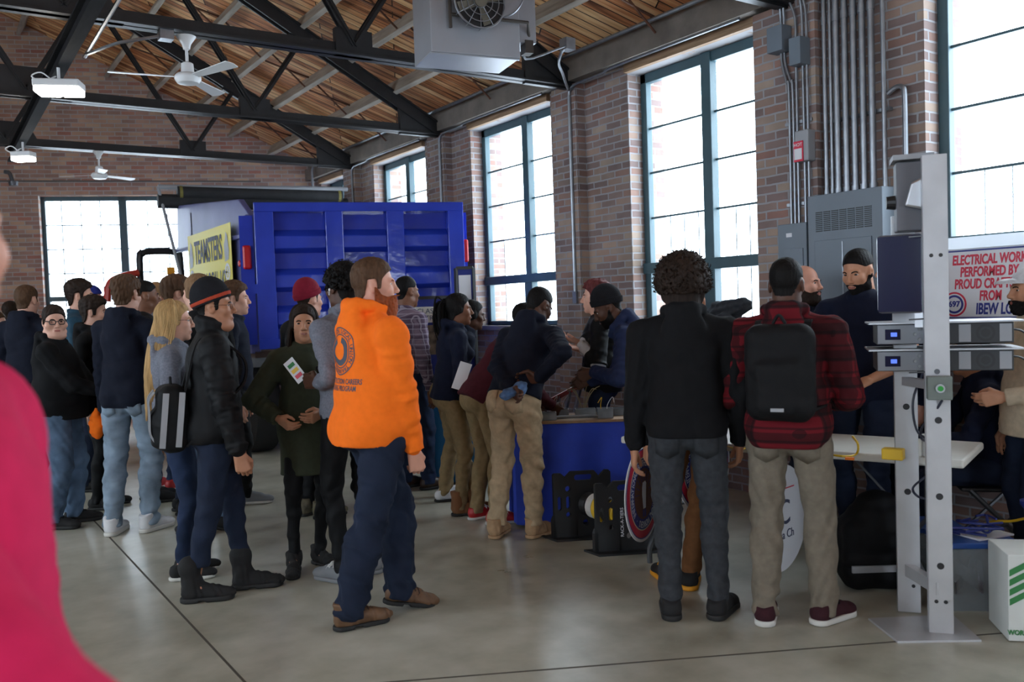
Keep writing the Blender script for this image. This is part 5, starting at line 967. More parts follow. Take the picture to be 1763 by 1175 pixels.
# conduits on the piers and along the eaves
for i, (y, zb_, lab) in enumerate(((6.95, 1.75, 'conduit down the brick pilaster behind the table, between the two tall windows'), (9.62, 1.2, 'conduit down the brick pilaster right of the blue truck'), (12.34, 1.2, 'conduit down the farthest brick pilaster above the truck'))):
    m = MB(); m.tube([(5.515, y+.05, zb_), (5.515, y+.05, 3.72)], .018, 8); m.tube(bez([(5.515, y+.05, 3.68), (5.515, y+.045, 3.76), (5.515, y-.02, 3.81), (5.51, y-.15, 3.82), (5.51, y-.5, 3.825), (5.49, y-.7, 3.84), (5.48, y-2.2, 3.84)], 4), .014, 8)
    m.box((5.50, y+.02, zb_-.12), (5.53, y+.08, zb_)); tag(m.build('conduit', galv, smooth=True), lab, 'conduit')
m = MB(); m.tube([(5.45, 2.0, 4.1), (5.45, 13.2, 4.1)], .02, 8); m.tube(bez([(5.45, 13.2, 4.1), (5.45, 13.6, 4.08), (5.43, 13.75, 4.0), (5.43, 13.78, 3.8), (5.43, 13.78, 3.2)], 4), .02, 8); tag(m.build('conduit', galv, smooth=True), 'long bright conduit running along the eaves above all the windows', 'conduit')
m = MB(); pts = [P(976, 78, 7.6), P(966, 92, 7.6), P(962, 110, 7.8), P(968, 125, 8.0), P(973, 140, 8.4), (5.51, 7.0, 3.78)]; m.tube(bez(pts, 4), .013, 8); j = P(977, 77, 7.6); m.box(j-.05, j+.05); tag(m.build('conduit', galv, smooth=True), 'bent conduit with small box leading from the hanging heater to the wall', 'conduit')
# ---- unit heater
be = R_(22); hx = LAT*math.cos(be)+FWD*math.sin(be); hy_ = -LAT*math.sin(be)+FWD*math.cos(be); h0 = P(743, 88, 6.5); HO = tuple(float(v) for v in h0); hw, hd_, hh_ = .72, .46, .8
t = thing('unit_heater', 'silver gas unit heater with round fan hanging from the roof', 'heater', HO)
heat_m = mat('heater_sheet_metal', s2l(164, 166, 172), .4, .35, noise=.06, nscale=3)
m = MB(); m.obox(h0+hx*hw/2+hy_*hd_/2+Z*hh_/2, hx, hy_, Z, (hw/2, hd_/2, hh_/2)); m.build('casing', heat_m, t, org=HO, bevel=.006)
m = MB(); m.obox(h0+hx*hw/2+hy_*.02-Z*.006, hx, hy_, Z, (hw/2, .012, .006)); m.obox(h0+hx*(hw+.09)+hy_*.2+Z*.45, hx, hy_, Z, (.085, .12, .3)); m.build('control_box', heat_m, t, org=HO, bevel=.004)
fc = P(822, 6, 6.55)-hy_*.03; m = MB(); n_ = 28
for r in (.2, .15, .1, .05): m.tube([fc-hy_*.03+(hx*math.cos(a)+Z*math.sin(a))*r for a in np.linspace(0, 2*math.pi, n_)], .004 if r < .2 else .008, 5, caps=False)
for a in np.arange(0, 6.28, .524): m.tube([fc-hy_*.03+(hx*math.cos(a)+Z*math.sin(a))*.04, fc-hy_*.03+(hx*math.cos(a)+Z*math.sin(a))*.2, fc+hy_*.02+(hx*math.cos(a)+Z*math.sin(a))*.205], .003, 4)
m.build('fan_guard', galv, t, org=HO); MB().lathe([(.195, 0), (.195, .02)], fc+hy_*.008, 28, -hy_).build('fan_opening', blk_p, t, org=HO)
m = MB()
for a in (0.4, 1.97, 3.54, 5.11):
    d = hx*math.cos(a)+Z*math.sin(a); e_ = np.cross(hy_, d); m.prism([(.04, -.03), (.17, -.08), (.18, .05), (.04, .03)], fc-hy_*.018, d, e_*.97-hy_*.25, hy_, .004)
m.lathe([(.05, -.02), (.045, .03)], fc-hy_*.03, 16, hy_); m.build('fan_blades', mat('dusty_fan_blade', s2l(104, 98, 86), .6), t, org=HO)
m = MB(); m.tube([h0+hx*.14-hy_*.05+Z*.5, h0+hx*.14-hy_*.05+Z*.17], .014, 8); m.tube([h0+hx*.14-hy_*.05+Z*.27, h0+hx*.78-hy_*.03+Z*.27, h0+hx*.82+hy_*.06+Z*.24, h0+hx*.84+hy_*.1+Z*.19], .013, 8); m.obox(h0+hx*.83+hy_*.12+Z*.12, hx, hy_, Z, (.035, .05, .05)); m.build('gas_pipe', mat('dull_black_pipe', s2l(66, 58, 52), .6, .3), t, smooth=True, org=HO)
m = MB(); m.tube(bez([h0+hx*.86+hy_*.1+Z*.22, h0+hx*.98+hy_*.5+Z*.15, P(976, 78, 7.55)], 4), .01, 6); m.tube(bez([h0+hx*.55-hy_*.03+Z*.28, h0+hx*.66-hy_*.06+Z*.33, h0+hx*.74-hy_*.05+Z*.45, h0+hx*.76+Z*.6], 5), .006, 6); m.build('flexible_conduit', galv, t, smooth=True, org=HO)
m = MB()
for u_ in (.06, .66):
    for v_ in (.06, .4): p_ = h0+hx*u_+hy_*v_+Z*hh_; m.tube([p_, (p_[0], p_[1], deck(p_[0])-.02)], .006, 6)
m.build('hanger_rods', galv, t, org=HO)
# ---- ceiling fans and lamps
def fan(name_, lab, p, r, a0):
    p = np.array(p); O = tuple(float(v) for v in p); t = thing('ceiling_fan', lab, 'ceiling fan', O)
    MB().lathe([(.075, 0), (.07, -.01), (.035, -.06), (.025, -.1)], p, 18).build('canopy', white_enam, t, smooth=True, org=O); MB().tube([p-Z*.08, p-Z*.24], .012, 8).build('downrod', white_enam, t, org=O)
    MB().lathe([(.03, -.2), (.045, -.21), (.05, -.28), (.085, -.29), (.1, -.31), (.1, -.33), (.08, -.36), (.03, -.37)], p, 22).build('motor', white_enam, t, smooth=True, org=O)
    for k in range(3):
        a = a0+k*2.094; d = np.array((math.cos(a), math.sin(a), 0)); e_ = np.array((-math.sin(a), math.cos(a), -.18)); m = MB(); m.prism([(.07, -.025), (.16, -.035), (r, -.055), (r+.02, 0), (r, .055), (.16, .035), (.07, .025)], p-Z*.318, d, e_, (0, 0, 1), .006); m.build('blade', white_enam, t, org=O)
fan('a', 'white ceiling fan hanging from the truss, the nearer and larger one', (1.80, 7.05, 3.80), .55, R_(50)); fan('b', 'white ceiling fan near the far brick wall, the smaller one', (2.0, 12.45, 3.83), .5, R_(26))
glow = mat('led_diffuser', (1, 1, 1), .4, emit=(1, 0.97, 0.9), estr=30)
for i, (p, lab) in enumerate((((1.0, 7.86, 3.52), 'lit white LED fixture under the rail beam, the nearer one'), ((1.03, 11.25, 3.52), 'lit white LED fixture under the rail beam, the farther one'))):
    O = p; t = thing('led_light', lab, 'ceiling light', p); ux = LAT*.98+FWD*.2 if i == 0 else LAT; uy = np.cross(Z, ux); p = np.array(p)
    s_ = .82 if i == 0 else .54
    m = MB(); m.obox(p, ux, uy, Z, (.21*s_, .13*s_, .03)); m.build('housing', white_enam, t, org=O, bevel=.01)
    for q in (-1, 1): m = MB(); m.obox(p+ux*q*.104*s_-Z*.05, ux, uy, Z, (.098*s_, .125*s_, .025)); m.build('diffuser', glow, t, org=O, bevel=.012)
    m = MB(); m.tube([p+Z*.03, p+Z*.14], .012, 6); m.tube(bez([p+Z*.04-ux*.05, p+Z*.1-ux*.13, p+Z*.07-ux*.2, p+Z*.03-ux*.12, p+Z*.07-ux*.02], 4), .006, 5); m.build('hanger', white_enam, t, org=O)
m = MB(); m.tube([fw(1.0, 3.86, -.04), fw(6.0, 3.87, -.04)], .012, 6); tag(m.build('conduit', mat('dull_grey_pipe', s2l(100, 96, 92), .6)), 'thin pipe along the far brick wall above its window', 'conduit')
m = MB(); e0 = P(8, 296, 13.2); m.tube(bez([e0, P(16, 298, 13.2), P(20, 308, 13.2), P(22, 316, 13.2)], 3), .03, 8); m.lathe([(.07, 0), (.06, -.06)], P(23, 313, 13.2), 14); tag(m.build('wall_lamp', legm, smooth=True), 'small gooseneck wall fitting on the far wall at the left edge', 'lamp')
# ---- blue table with electrical samples
def table(name_, lab, corner, ax, ay, wd, dp, ht, topm, legs=True):
    c = np.array(corner, float); ax = nrm(ax); ay = nrm(ay); O = (float(c[0]), float(c[1]), 0.0); t = thing(name_, lab, 'table', O)
    m = MB(); m.obox(c*[1, 1, 0]+ax*wd/2+ay*dp/2+Z*(ht-.022), ax, ay, Z, (wd/2, dp/2, .022)); m.build('table_top', topm, t, org=O, bevel=.012)
    for s0 in (.16, wd-.16):
        m = MB(); q = lambda u_, v_, z_: c*[1, 1, 0]+ax*u_+ay*v_+Z*z_
        e_ = .12 if s0 < 1 else -.12
        m.tube(bez([q(s0+e_, .05, ht-.045), q(s0+e_, .05, .35), q(s0+e_*.8, .04, .28), q(s0+e_*.1, .04, .12), q(s0, .04, .06), q(s0, .04, 0.0)], 4), .016, 8); m.tube(bez([q(s0+e_, dp-.05, ht-.045), q(s0+e_, dp-.05, .35), q(s0+e_*.8, dp-.04, .28), q(s0+e_*.1, dp-.04, .12), q(s0, dp-.04, .06), q(s0, dp-.04, 0.0)], 4), .016, 8)
        m.tube([q(s0+e_, .05, .34), q(s0+e_, dp-.05, .34)], .012, 6); m.tube([q(s0+e_, dp/2, .34), q(s0+e_*4, dp/2, ht-.05)], .007, 6); m.build('leg_frame', legm, t, org=O, smooth=True)
    return t, c*[1, 1, 0], ax, ay
def drape(parent, lab, name_, cat_, c, ax, ay, wd, dp, ht, m_, hem=.02):
    """cloth over a table: flat top, rippled sides"""
    per = []; n = 30
    for (p0, d, l) in ((c, ax, wd), (c+ax*wd, ay, dp), (c+ax*wd+ay*dp, -ax, wd), (c+ay*dp, -ay, dp)):
        k_ = max(8, int(l/.035))
        for k in range(k_): per.append((p0+d*l*k/k_, np.cross(d, Z)))
    vs = []; N_ = len(per); fs = []; zs = [ht+.004, ht-.01, ht-.1, ht-.25, ht-.45, hem]
    for j, z_ in enumerate(zs):
        amp = (0, .004, .012, .02, .026, .03)[j]
        for i, (p_, nn) in enumerate(per): vs.append(p_+nn*(.012+amp*(math.sin(i*.62)+.6*math.sin(i*.27+1)))+Z*z_)
    for j in range(len(zs)-1):
        for i in range(N_): fs.append((j*N_+i, j*N_+(i+1) % N_, (j+1)*N_+(i+1) % N_, (j+1)*N_+i))
    fs.append(tuple(range(N_))); m = MB(); m.add(vs, fs); O = tuple(float(v) for v in c); o = m.build(name_, m_, None, smooth=True, org=O); o.location = O; return tag(o, lab, cat_)
bc = gp(880, 6.36); tb, c, ax, ay = table('folding_table', 'folding table under the royal blue tablecloth with electrical samples', bc, LAT, FWD, .93, .6, .74, plast_w)
drape(None, 'royal blue tablecloth hanging to the floor below the electrical samples', 'tablecloth', 'tablecloth', c, ax, ay, .93, .6, .745, mat('royal_blue_cloth', s2l(46, 74, 196), .75, noise=.08, bump=.1))
bo = c+ax*.5+ay*.22+Z*.762; m = MB(); m.obox(bo, ax, ay, Z, (.43, .24, .009)); tag(m.build('wood_board', wood), 'plywood board with metal electrical boxes on the blue table', 'board')
rb = random.Random(4)
for i, (u_, v_, sx_, sy_, sz_) in enumerate(((.24, .08, .075, .05, .055), (.36, .3, .06, .05, .05), (.55, .28, .075, .045, .05), (.68, .1, .055, .05, .07), (.12, .2, .05, .06, .05), (.82, .25, .06, .06, .05))):
    o_ = c+ax*u_+ay*v_+Z*.772; m = MB(); O = tuple(float(v) for v in o_); h_ = (sx_, sy_, .003); 
    m.obox(o_+Z*.003, ax, ay, Z, h_)
    for q in (-1, 1): m.obox(o_+ax*q*sx_+Z*sz_/2, ax, ay, Z, (.002, sy_, sz_/2)); m.obox(o_+ay*q*sy_+Z*sz_/2, ax, ay, Z, (sx_, .002, sz_/2))
    m.lathe([(.012, 0), (.012, .003)], o_-ay*(sy_+.004)+Z*sz_*.5, 12, -ay)
    b_ = m.build('junction_box', steelm, None, org=O); b_.location = O; tag(b_, ['metal junction box at front left of the plywood board', 'metal box with curled white wires on the plywood board', 'wide metal box in the middle of the plywood board', 'tall metal box at the front right of the plywood board', 'metal box at the left end of the plywood board', 'metal box at the right end of the plywood board'][i], 'electrical box')
    if i in (1, 3): 
        for k in range(2): m = MB(); m.tube(bez([o_+ax*(k*.04-.02)+Z*.02, o_+ax*(k*.05-.03)+Z*.09, o_+ax*(k*.08-.02)+Z*.15, o_+ax*(k*.12-.05)+Z*.11], 4), .003, 5); m.build('wire', wcab if i == 1 or k else ycab, b_, org=O)
m = MB(); m.tube([c+ax*.3+ay*.05+Z*.79, c+ax*.62+ay*.06+Z*.79], .013, 8); tag(m.build('conduit', steelm, smooth=True), 'short piece of conduit lying on the plywood board', 'conduit')
m = MB(); m.obox(c+ax*.16+ay*.45+Z*.765, ax, ay, Z, (.13, .1, .012)); tag(m.build('paper_stack', paper), 'stack of white papers at the back of the blue table', 'papers')
O = c+ax*.55+ay*.5+Z*.75; m = MB()
for k in range(9): a = rb.uniform(-1, 1); m.tube(bez([O, O+Z*.12+ax*a*.05, O+Z*.2+ax*a*.12+ay*rb.uniform(-.05, .05), O+Z*(.17+.08*rb.random())+ax*a*.18], 3), .003, 5)
tag(m.build('wire_bundle', mat('pale_wire', s2l(176, 168, 130), .6)), 'spray of loose wires standing up behind the metal boxes', 'wires')
# ---- red ladder leaning behind the table
t = thing('ladder', 'red and grey ladder leaning behind the blue table', 'ladder', gp(978, 7.1)); O = tuple(t.location)
a, b_ = P(945, 692, 7.15), P(1006, 660, 7.15); dn = (P(925, 780, 7.1)-a); a2, b2 = a+dn, b_+dn
for p_, q_ in ((a, b_), (a2, b2)): m = MB(); m.bar(p_-(q_-p_)*.5, q_, .03, .035); m.build('rail', mat('red_ladder_rail', s2l(150, 56, 52), .5), t, org=O)
for k in (-.3, 0, .3, .6, .9): m = MB(); m.bar(a+(b_-a)*k, a2+(b2-a2)*k, .028, .022); m.build('rung', alu, t, org=O)
# ---- wire dispenser with spools
r1, r2 = gp(995, 5.98), gp(1070, 5.6); rx = nrm(LAT*.97+FWD*.1); rz_ = nrm(np.cross(rx, Z)); rdir = nrm(r2-r1); rlen = float(np.linalg.norm(r2-r1)); RO = tuple(float(v) for v in r1)
t = thing('wire_rack', 'black plastic wire spool rack on the floor before the blue table', 'rack', RO)
pl = [(-.2, 0), (-.2, .42), (-.15, .46), (-.1, .46), (-.06, .40), (-.02, .46), (.07, .46), (.1, .42), (.13, .47), (.2, .47), (.2, 0)]
for i, c_ in enumerate((r1, r2)):
    m = MB(); nrm_ = -rdir
    def rect(x0, y0, x1, y1, c=.012): return [(x0+c, y0), (x1-c, y0), (x1, y0+c), (x1, y1-c), (x1-c, y1), (x0+c, y1), (x0, y1-c), (x0, y0+c)]
    circ = lambda x, y, r: [(x+r*math.cos(a), y+r*math.sin(a)) for a in np.linspace(0, 2*math.pi, 15)[:-1]]
    outer = [(-.2, .012), (.2, .012), (.2, .455), (.185, .47), (.165, .47), (.12, .425), (.085, .47), (-.075, .47), (-.115, .43), (-.15, .46), (-.19, .46), (-.2, .45)]
    holes = [rect(-.055, .405, .075, .445), rect(-.175, .20, -.145, .30), rect(-.115, .21, -.085, .30), circ(-.10, .17, .018), circ(.07, .25, .04), circ(.02, .11, .022), circ(-.10, .35, .02), rect(.14, .2, .17, .3)]
    cu = bpy.data.curves.new('plate', 'CURVE'); cu.dimensions = '2D'; cu.fill_mode = 'BOTH'; cu.extrude = .009
    for poly in [outer]+holes:
        sp_ = cu.splines.new('POLY'); sp_.points.add(len(poly)-1); sp_.use_cyclic_u = True
        for j, (x_, y_) in enumerate(poly): sp_.points[j].co = (x_, y_, 0, 1)
    to = bpy.data.objects.new('x', cu); COL.objects.link(to); me = bpy.data.meshes.new_from_object(to.evaluated_get(bpy.context.evaluated_depsgraph_get())); bpy.data.objects.remove(to)
    m.add([c_+rx*v.co.x+Z*v.co.y+nrm_*(v.co.z+.009) for v in me.vertices], [list(p_.vertices) for p_ in me.polygons]); bpy.data.meshes.remove(me)
    for u_ in (-.2, -.05, .1, .188): m.prism([(u_, .012), (u_+.012, .012), (u_+.012, .16), (u_, .13)], c_+nrm_*(-.0), rx, Z, nrm_, .045)
    m.prism([(-.23, 0), (.22, 0), (.22, .014), (-.23, .014)], c_-nrm_*.07, rx, Z, nrm_, .16); m.build('end_plate', blk_p, t, org=RO, bevel=.004)
m = MB(); m.tube([r1+Z*.25, r2+Z*.25], .014, 10); m.build('axle', galv, t, org=RO)
text_mesh('lettering', 'RACK-A-TIERS', .03, wht, t, r2+rx*-.03+Z*.2+rdir*.0015, Z, -rx, align='CENTER', org=RO)
for k, (lab, mm, r) in enumerate((('spool of black wire furthest left on the rack axle', blk_p, .085), ('spool of white wire on the rack axle', wcab, .09), ('spool of yellow wire in the middle of the rack', ycab, .1), ('spool of black wire right of the yellow spool', blk_p, .09), ('second yellow wire spool nearest the front rack plate', ycab, .095))):
    cc = r1+rdir*(.08+k*.075)+Z*.25; m = MB(); prof = [(.02, -.03)]+[(r*(.93+.04*math.sin(q*3.1)), -.028+q*.0056) for q in range(11)]+[(.02, .03)]; m.lathe(prof, cc, 24, rdir); O = tuple(float(v) for v in cc); tag(m.build('wire_spool', mm, smooth=False), lab, 'wire spool')
# ---- white table with hung signs
TH = .785; tA, tB = onZ(1660, 793, TH)*[1, 1, 0], onZ(1068, 752, TH)*[1, 1, 0]; tl_ = float(np.linalg.norm(tB-tA)); tx = nrm(tB-tA); ty_ = np.array([tx[1], -tx[0], 0]); ty_ = ty_ if ty_[0] > 0 else -ty_
t_w, c, ax, ay = table('folding_table', 'white plastic folding table with round signs hung on it', tA, tx, ty_, tl_, .62, TH, plast_w)
def onplane(x, y, p0, n): r = ray(x, y); return CP+r*float(((np.array(p0)-CP) @ n)/(r @ n))
def ring_text(name_, txt, c, au, av, rad, size, m_, parent, a0, step, org, flip=False):
    mb = MB(); az = np.cross(au, av)
    for i, ch in enumerate(txt):
        if ch == ' ': continue
        th = a0-step*i; cu = bpy.data.curves.new('x', 'FONT'); cu.body = ch; cu.size = size; cu.align_x = 'CENTER'; cu.align_y = 'CENTER'; cu.resolution_u = 2; cu.offset = size*.02; to = bpy.data.objects.new('x', cu); COL.objects.link(to)
        me = bpy.data.meshes.new_from_object(to.evaluated_get(bpy.context.evaluated_depsgraph_get())); bpy.data.objects.remove(to)
        rad_d = np.array(au)*math.cos(th)+np.array(av)*math.sin(th); tan_d = np.array(au)*math.sin(th)-np.array(av)*math.cos(th)
        mb.add([c+rad_d*(rad+v.co.y)+tan_d*v.co.x*.8+az*.0035 for v in me.vertices], [list(p.vertices) for p in me.polygons]); bpy.data.meshes.remove(me)
    return mb.build(name_, m_, parent, org=org)
def roundel(lab, c, au, r, kind):
    au = nrm(au); av = Z; az = np.cross(au, av); O = tuple(float(v) for v in c); t = thing('round_sign', lab, 'sign', O); c = np.array(c)
    MB().lathe([(r, -.006), (r, .0)], c, 48, az).build('board', paper, t, org=O)
    def disc(rr, mm, nm, d): m = MB(); m.lathe([(rr, 0), (rr, .0008)], c+az*d, 48, az); m.build(nm, mm, t, org=O)
    if kind == 'emblem':
        disc(r*.94, blueprint, 'outer_line', .0004); disc(r*.915, redprint, 'red_band', .001); disc(r*.765, mat('cream_print', s2l(220, 206, 172), .6), 'cream_ring', .0016); disc(r*.74, blueprint, 'blue_band', .0022); disc(r*.53, mat('brown_print', s2l(112, 74, 58), .6), 'brown_centre', .0028)
        tx_ = 'INTERNATIONAL BROTHERHOOD OF ELECTRICAL WORKERS · '; ring_text('lettering', tx_, c, au, av, r*.635, r*.19, wht, t, R_(215), 2*math.pi/len(tx_), O)
        m = MB(); f_ = c+az*.0040
        m.prism([(-.02, -.09), (.02, -.09), (.03, .02), (.036, .06), (.02, .075), (-.02, .07), (-.03, .04), (-.034, .0)], f_, au, av, az, .001); m.build('fist_emblem', wht, t, org=O)
        m = MB(); m.prism([(-.03, -.14), (-.012, -.14), (-.012, -.095), (-.03, -.095)], f_, au, av, az, .001); m.prism([(.0, -.14), (.018, -.14), (.018, -.095), (.0, -.095)], f_, au, av, az, .001)
        m.build('cuff', blueprint, t, org=O); m = MB()
        for a in np.arange(.2, 3.1, .36): d = (au*math.cos(a)+av*math.sin(a)); m.bar(f_+d*.08, f_+d*.14, .004, .001, az)
        m.build('rays', blueprint, t, org=O)
    else:
        text_mesh('lettering', 'C', .2, ink, t, c+az*.002+au*.035+Z*.02, au, av, align='CENTER', org=O); text_mesh('lettering', 'na Ch', .07, ink, t, c+az*.002+au*.055-Z*.1, au, av, align='CENTER', org=O); m = MB(); m.bar(c+az*.002+Z*.16-au*.15, c+az*.002+Z*.16+au*.15, .006, .001, az); m.build('red_line', redprint, t, org=O)
endc = P(1108, 850, 5.32); roundel('round union emblem sign with fist hung at the left end of the white table', endc, LAT*.5+FWD*.87, .292, 'emblem')
tilt = LAT*.71+FWD*.70; q1 = onplane(1212, 800, c-ay*.02, ay); roundel('round dark blue sign hung at the table front behind the curly-haired visitor', q1, tilt, .28, 'emblem')
q2 = onplane(1345, 893, c-ay*.02, ay); q2[2] = max(q2[2], .36); roundel('white round sign with black letters on the table front behind the plaid jacket', q2, tilt, .3, 'plain')
tt = Z*.742; tp = lambda x, y: onZ(x, y, TH+.003)
m = MB(); m.tube(bez([tp(1345, 775), tp(1400, 778), tp(1450, 786), tp(1474, 782), P(1477, 765, 4.5), P(1468, 752, 4.55)], 5), .006, 6); tag(m.build('cable', ycab, smooth=True), 'yellow cable curling up from the white table', 'cable')
q = tp(1538, 792); m = MB(); m.obox(q+Z*.03, ax, ay, Z, (.05, .03, .028)); tag(m.build('tester', ycab, bevel=.006), 'yellow hand tester lying near the right end of the white table', 'tester')
q = tp(1463, 792); m = MB(); m.obox(q+Z*.006, ax, ay, Z, (.02, .012, .006)); tag(m.build('wire_nut', mat('orange_plastic', s2l(230, 120, 30), .5)), 'small orange clip on the white table', 'clip')
q = tp(1278, 764); m = MB(); m.obox(q+Z*.02, ax, ay, Z, (.06, .02, .02)); m.obox(q+ay*.25+Z*.05, ax, ay, Z, (.1, .09, .05)); m.obox(q+ay*.28+Z*.13, ax, ay, Z, (.07, .06, .03)); tag(m.build('metal_box', steelm), 'grey metal box on the white table beside the curly-haired visitor', 'electrical box')
m = MB(); m.tube(bez([tp(1250, 768), tp(1275, 775), tp(1290, 768), tp(1310, 765), tp(1330, 772)], 4), .004, 6); tag(m.build('wire', ycab), 'thin yellow wire between the two visitors on the white table', 'wire')
q = c+ax*(tl_-.11)+ay*.2+Z*(TH+.012); m = MB(); m.obox(q, ax, ay, Z, (.08, .14, .012)); tag(m.build('wood_board', wood), 'small wooden board at the left end of the white table', 'board')
q = tp(1595, 785); m = MB(); m.cyl(q, q+Z*.11, .022, 14); tag(m.build('cup', wcab, smooth=True), 'small white canister behind the perforated post', 'canister')
# ---- teal table with display boards
c = gp(726, 7.95); tb2, c, ax, ay = table('folding_table', 'folding table under teal cloth near the truck tailgate', c, LAT, FWD, .6, .6, .72, plast_w)
drape(None, 'teal tablecloth behind the plaid shirt man', 'tablecloth', 'tablecloth', c, ax, ay, .6, .6, .725, mat('teal_cloth', s2l(24, 98, 142), .7))
bl = mat('blue_display_fabric', s2l(36, 48, 122), .8)
def board(lab, x0, x1, y0, d, zb_, txt, photo):
    a, b_ = P(x0, y0, d), P(x1, y0, d); u = b_-a; u[2] = 0; L_ = float(np.linalg.norm(u)); u = u/L_; n = np.cross(u, Z); top = a[2]; O = (float(a[0]), float(a[1]), zb_); t = thing('display_board', lab, 'display board', O); a0 = a*[1, 1, 0]
    m = MB(); m.obox(a0+u*L_/2+Z*(zb_+top)/2, u, n, Z, (L_/2, .012, (top-zb_)/2)); m.build('panel', bl, t, org=O)
    m = MB()
    for p_, q_ in ((a0+Z*top, a0+u*L_+Z*top), (a0+Z*zb_, a0+Z*top), (a0+u*L_+Z*zb_, a0+u*L_+Z*top)): m.bar(p_, q_, .04, .03)
    m.build('frame', blk_p, t, org=O)
    if txt:
        m = MB(); m.obox(a0+u*L_*.5+n*.014+Z*(top-.16), u, n, Z, (L_*.46, .001, .075)); m.build('heading_card', mat('cream_card', s2l(206, 202, 190), .7), t, org=O)
        for i, s_ in enumerate(txt): text_mesh('heading_text', s_, .068, ink, t, a0+u*L_*.5+n*.0165+Z*(top-.128-.066*i), u, Z, align='CENTER', org=O)
    else:
        m = MB(); m.obox(a0+u*L_*.5+n*.014+Z*(top-.24), u, n, Z, (L_*.36, .001, .17)); m.build('notice_sheet', paper, t, org=O)
    if photo: m = MB(); m.obox(a0+u*L_*.48+n*.014+Z*(top-.40), u, n, Z, (L_*.4, .001, .14)); m.build('photo_print', mat('dim_photo_print', s2l(110, 96, 78), .5, noise=.8, nscale=16), t, org=O)
board('blue display board headed CLASSROOM INSTRUCTION on the teal table', 706, 800, 514, 8.25, .73, ['CLASSROOM', 'INSTRUCTION'], 1)
board('small framed blue notice board right of the classroom board', 785, 814, 462, 8.42, .73, None, 0)
# ---- banner on the window wall
WO = (5.56, 2.5, 1.45); t = thing('banner', 'white wall banner reading ELECTRICAL WORK PERFORMED BY PROUD CRAFTSMEN', 'banner', WO)
MB().box((5.565, 2.38, 1.43), (5.575, 3.2, 1.9)).build('sheet', paper, t, org=WO); m = MB(); m.box((5.55, 2.36, 1.89), (5.58, 3.22, 1.965)); m.build('hanging_rail', alu, t, org=WO); m = MB(); m.box((5.562, 2.38, 1.872), (5.5645, 3.2, 1.882)); m.build('border_line', blueprint, t, org=WO); m = MB(); m.box((5.562, 2.38, 1.445), (5.5645, 3.2, 1.452)); m.build('border_line', blueprint, t, org=WO)
yc = 2.72
for i, (s_, z_, mm, sz, yy) in enumerate((('ELECTRICAL WORK', 1.815, redprint, .086, 2.87), ('PERFORMED BY', 1.738, redprint, .086, 2.87), ('PROUD CRAFTSMEN', 1.661, redprint, .086, 2.85), ('FROM', 1.584, redprint, .086, 2.86), ('IBEW LOCAL 697', 1.50, blueprint, .098, 2.73))):
    text_mesh('lettering', s_, sz, mm, t, (5.5635, yy, z_), ax_, ay_, align='CENTER', bold=.003, sx=.60, shear=.12, org=WO)
cc = np.array((5.563, 3.09, 1.535)); 
for rr, mm, d in ((.08, redprint, 0), (.068, paper, .0006), (.06, blueprint, .0010), (.046, paper, .0014)): m = MB(); m.lathe([(rr, 0), (rr, .0005)], cc-np.array((d, 0, 0)), 32, (-1, 0, 0)); m.build('round_emblem', mm, t, org=WO)
text_mesh('emblem_number', '697', .05, blueprint, t, (5.5607, 3.09, 1.535), ax_, ay_, align='CENTER', bold=.002, org=WO)
# ---- steel post stand with equipment
f0, b0 = onZ(1621, 1094), onZ(1566, 1056); f0[2] = b0[2] = 0; SO = tuple(float(v) for v in f0); pw = .05
zinc = mat('brushed_zinc_post', s2l(186, 186, 188), .42, .45, noise=.08, nscale=6)
t = thing('post_stand', 'pale steel stand of two perforated posts holding monitor and rack equipment', 'stand', SO)
px = nrm(LAT*.95-FWD*.32); py = np.cross(Z, px)
for c_, z1 in ((f0, 2.25), (b0, 2.0)):
    m = MB(); m.obox(c_+Z*(z1/2+.005), px, py, Z, (pw, .003, z1/2)); 
    for q in (-1, 1): m.obox(c_+px*q*pw+py*.025+Z*(z1/2+.005), px, py, Z, (.003, .025, z1/2))
    pst = m.build('post', zinc, t, org=SO)
    for z_, dx in ((1.79, -.02), (1.79, .02), (.16, -.02), (.16, .02), (1.02, 0), (.66, 0), (.33, 0)) if c_ is f0 else ((1.28, -.015), (1.28, .015), (1.05, 0), (.62, 0), (.14, .02)):
        m = MB(); r_ = .009 if abs(dx) else .016; m.lathe([(r_, 0), (r_, .0015)], c_+px*dx-py*.003+Z*z_, 14, -py); m.build('hole', blk_p, pst, org=SO)
m = MB(); bp_ = [onZ(*p_) for p_ in ((1495, 1068), (1545, 1108), (1690, 1106), (1640, 1062))]; m.prism([(0, 0), (1, 0), (1, 1), (0, 1)], (0, 0, 0), (1, 0, 0), (0, 1, 0), Z, .01); m.v = [tuple(p_) for p_ in bp_]+[tuple(p_+Z*.01) for p_ in bp_]; m.build('base_plate', zinc, t, org=SO)
m = MB(); m.obox((f0+b0)/2+Z*.22, nrm(b0-f0), Z, np.cross(nrm(b0-f0), Z), (np.linalg.norm(b0-f0)/2, .03, .02)); m.build('cross_bar', zinc, t, org=SO); m = MB(); m.obox((f0+b0)/2+Z*1.18, nrm(b0-f0), Z, np.cross(nrm(b0-f0), Z), (np.linalg.norm(b0-f0)/2, .02, .02)); m.build('cross_bar', zinc, t, org=SO)
for y_, dx in ((404, -.02), (548, 0), (640, 0)): q = P(1613, y_, 4.07); m = MB(); m.lathe([(.014, 0), (.012, .012)], q, 12, -py); m.tube([q, q-px*.12+Z*-.005], .004, 5); m.build('bolt', galv if y_ == 404 else legm, t, org=SO)
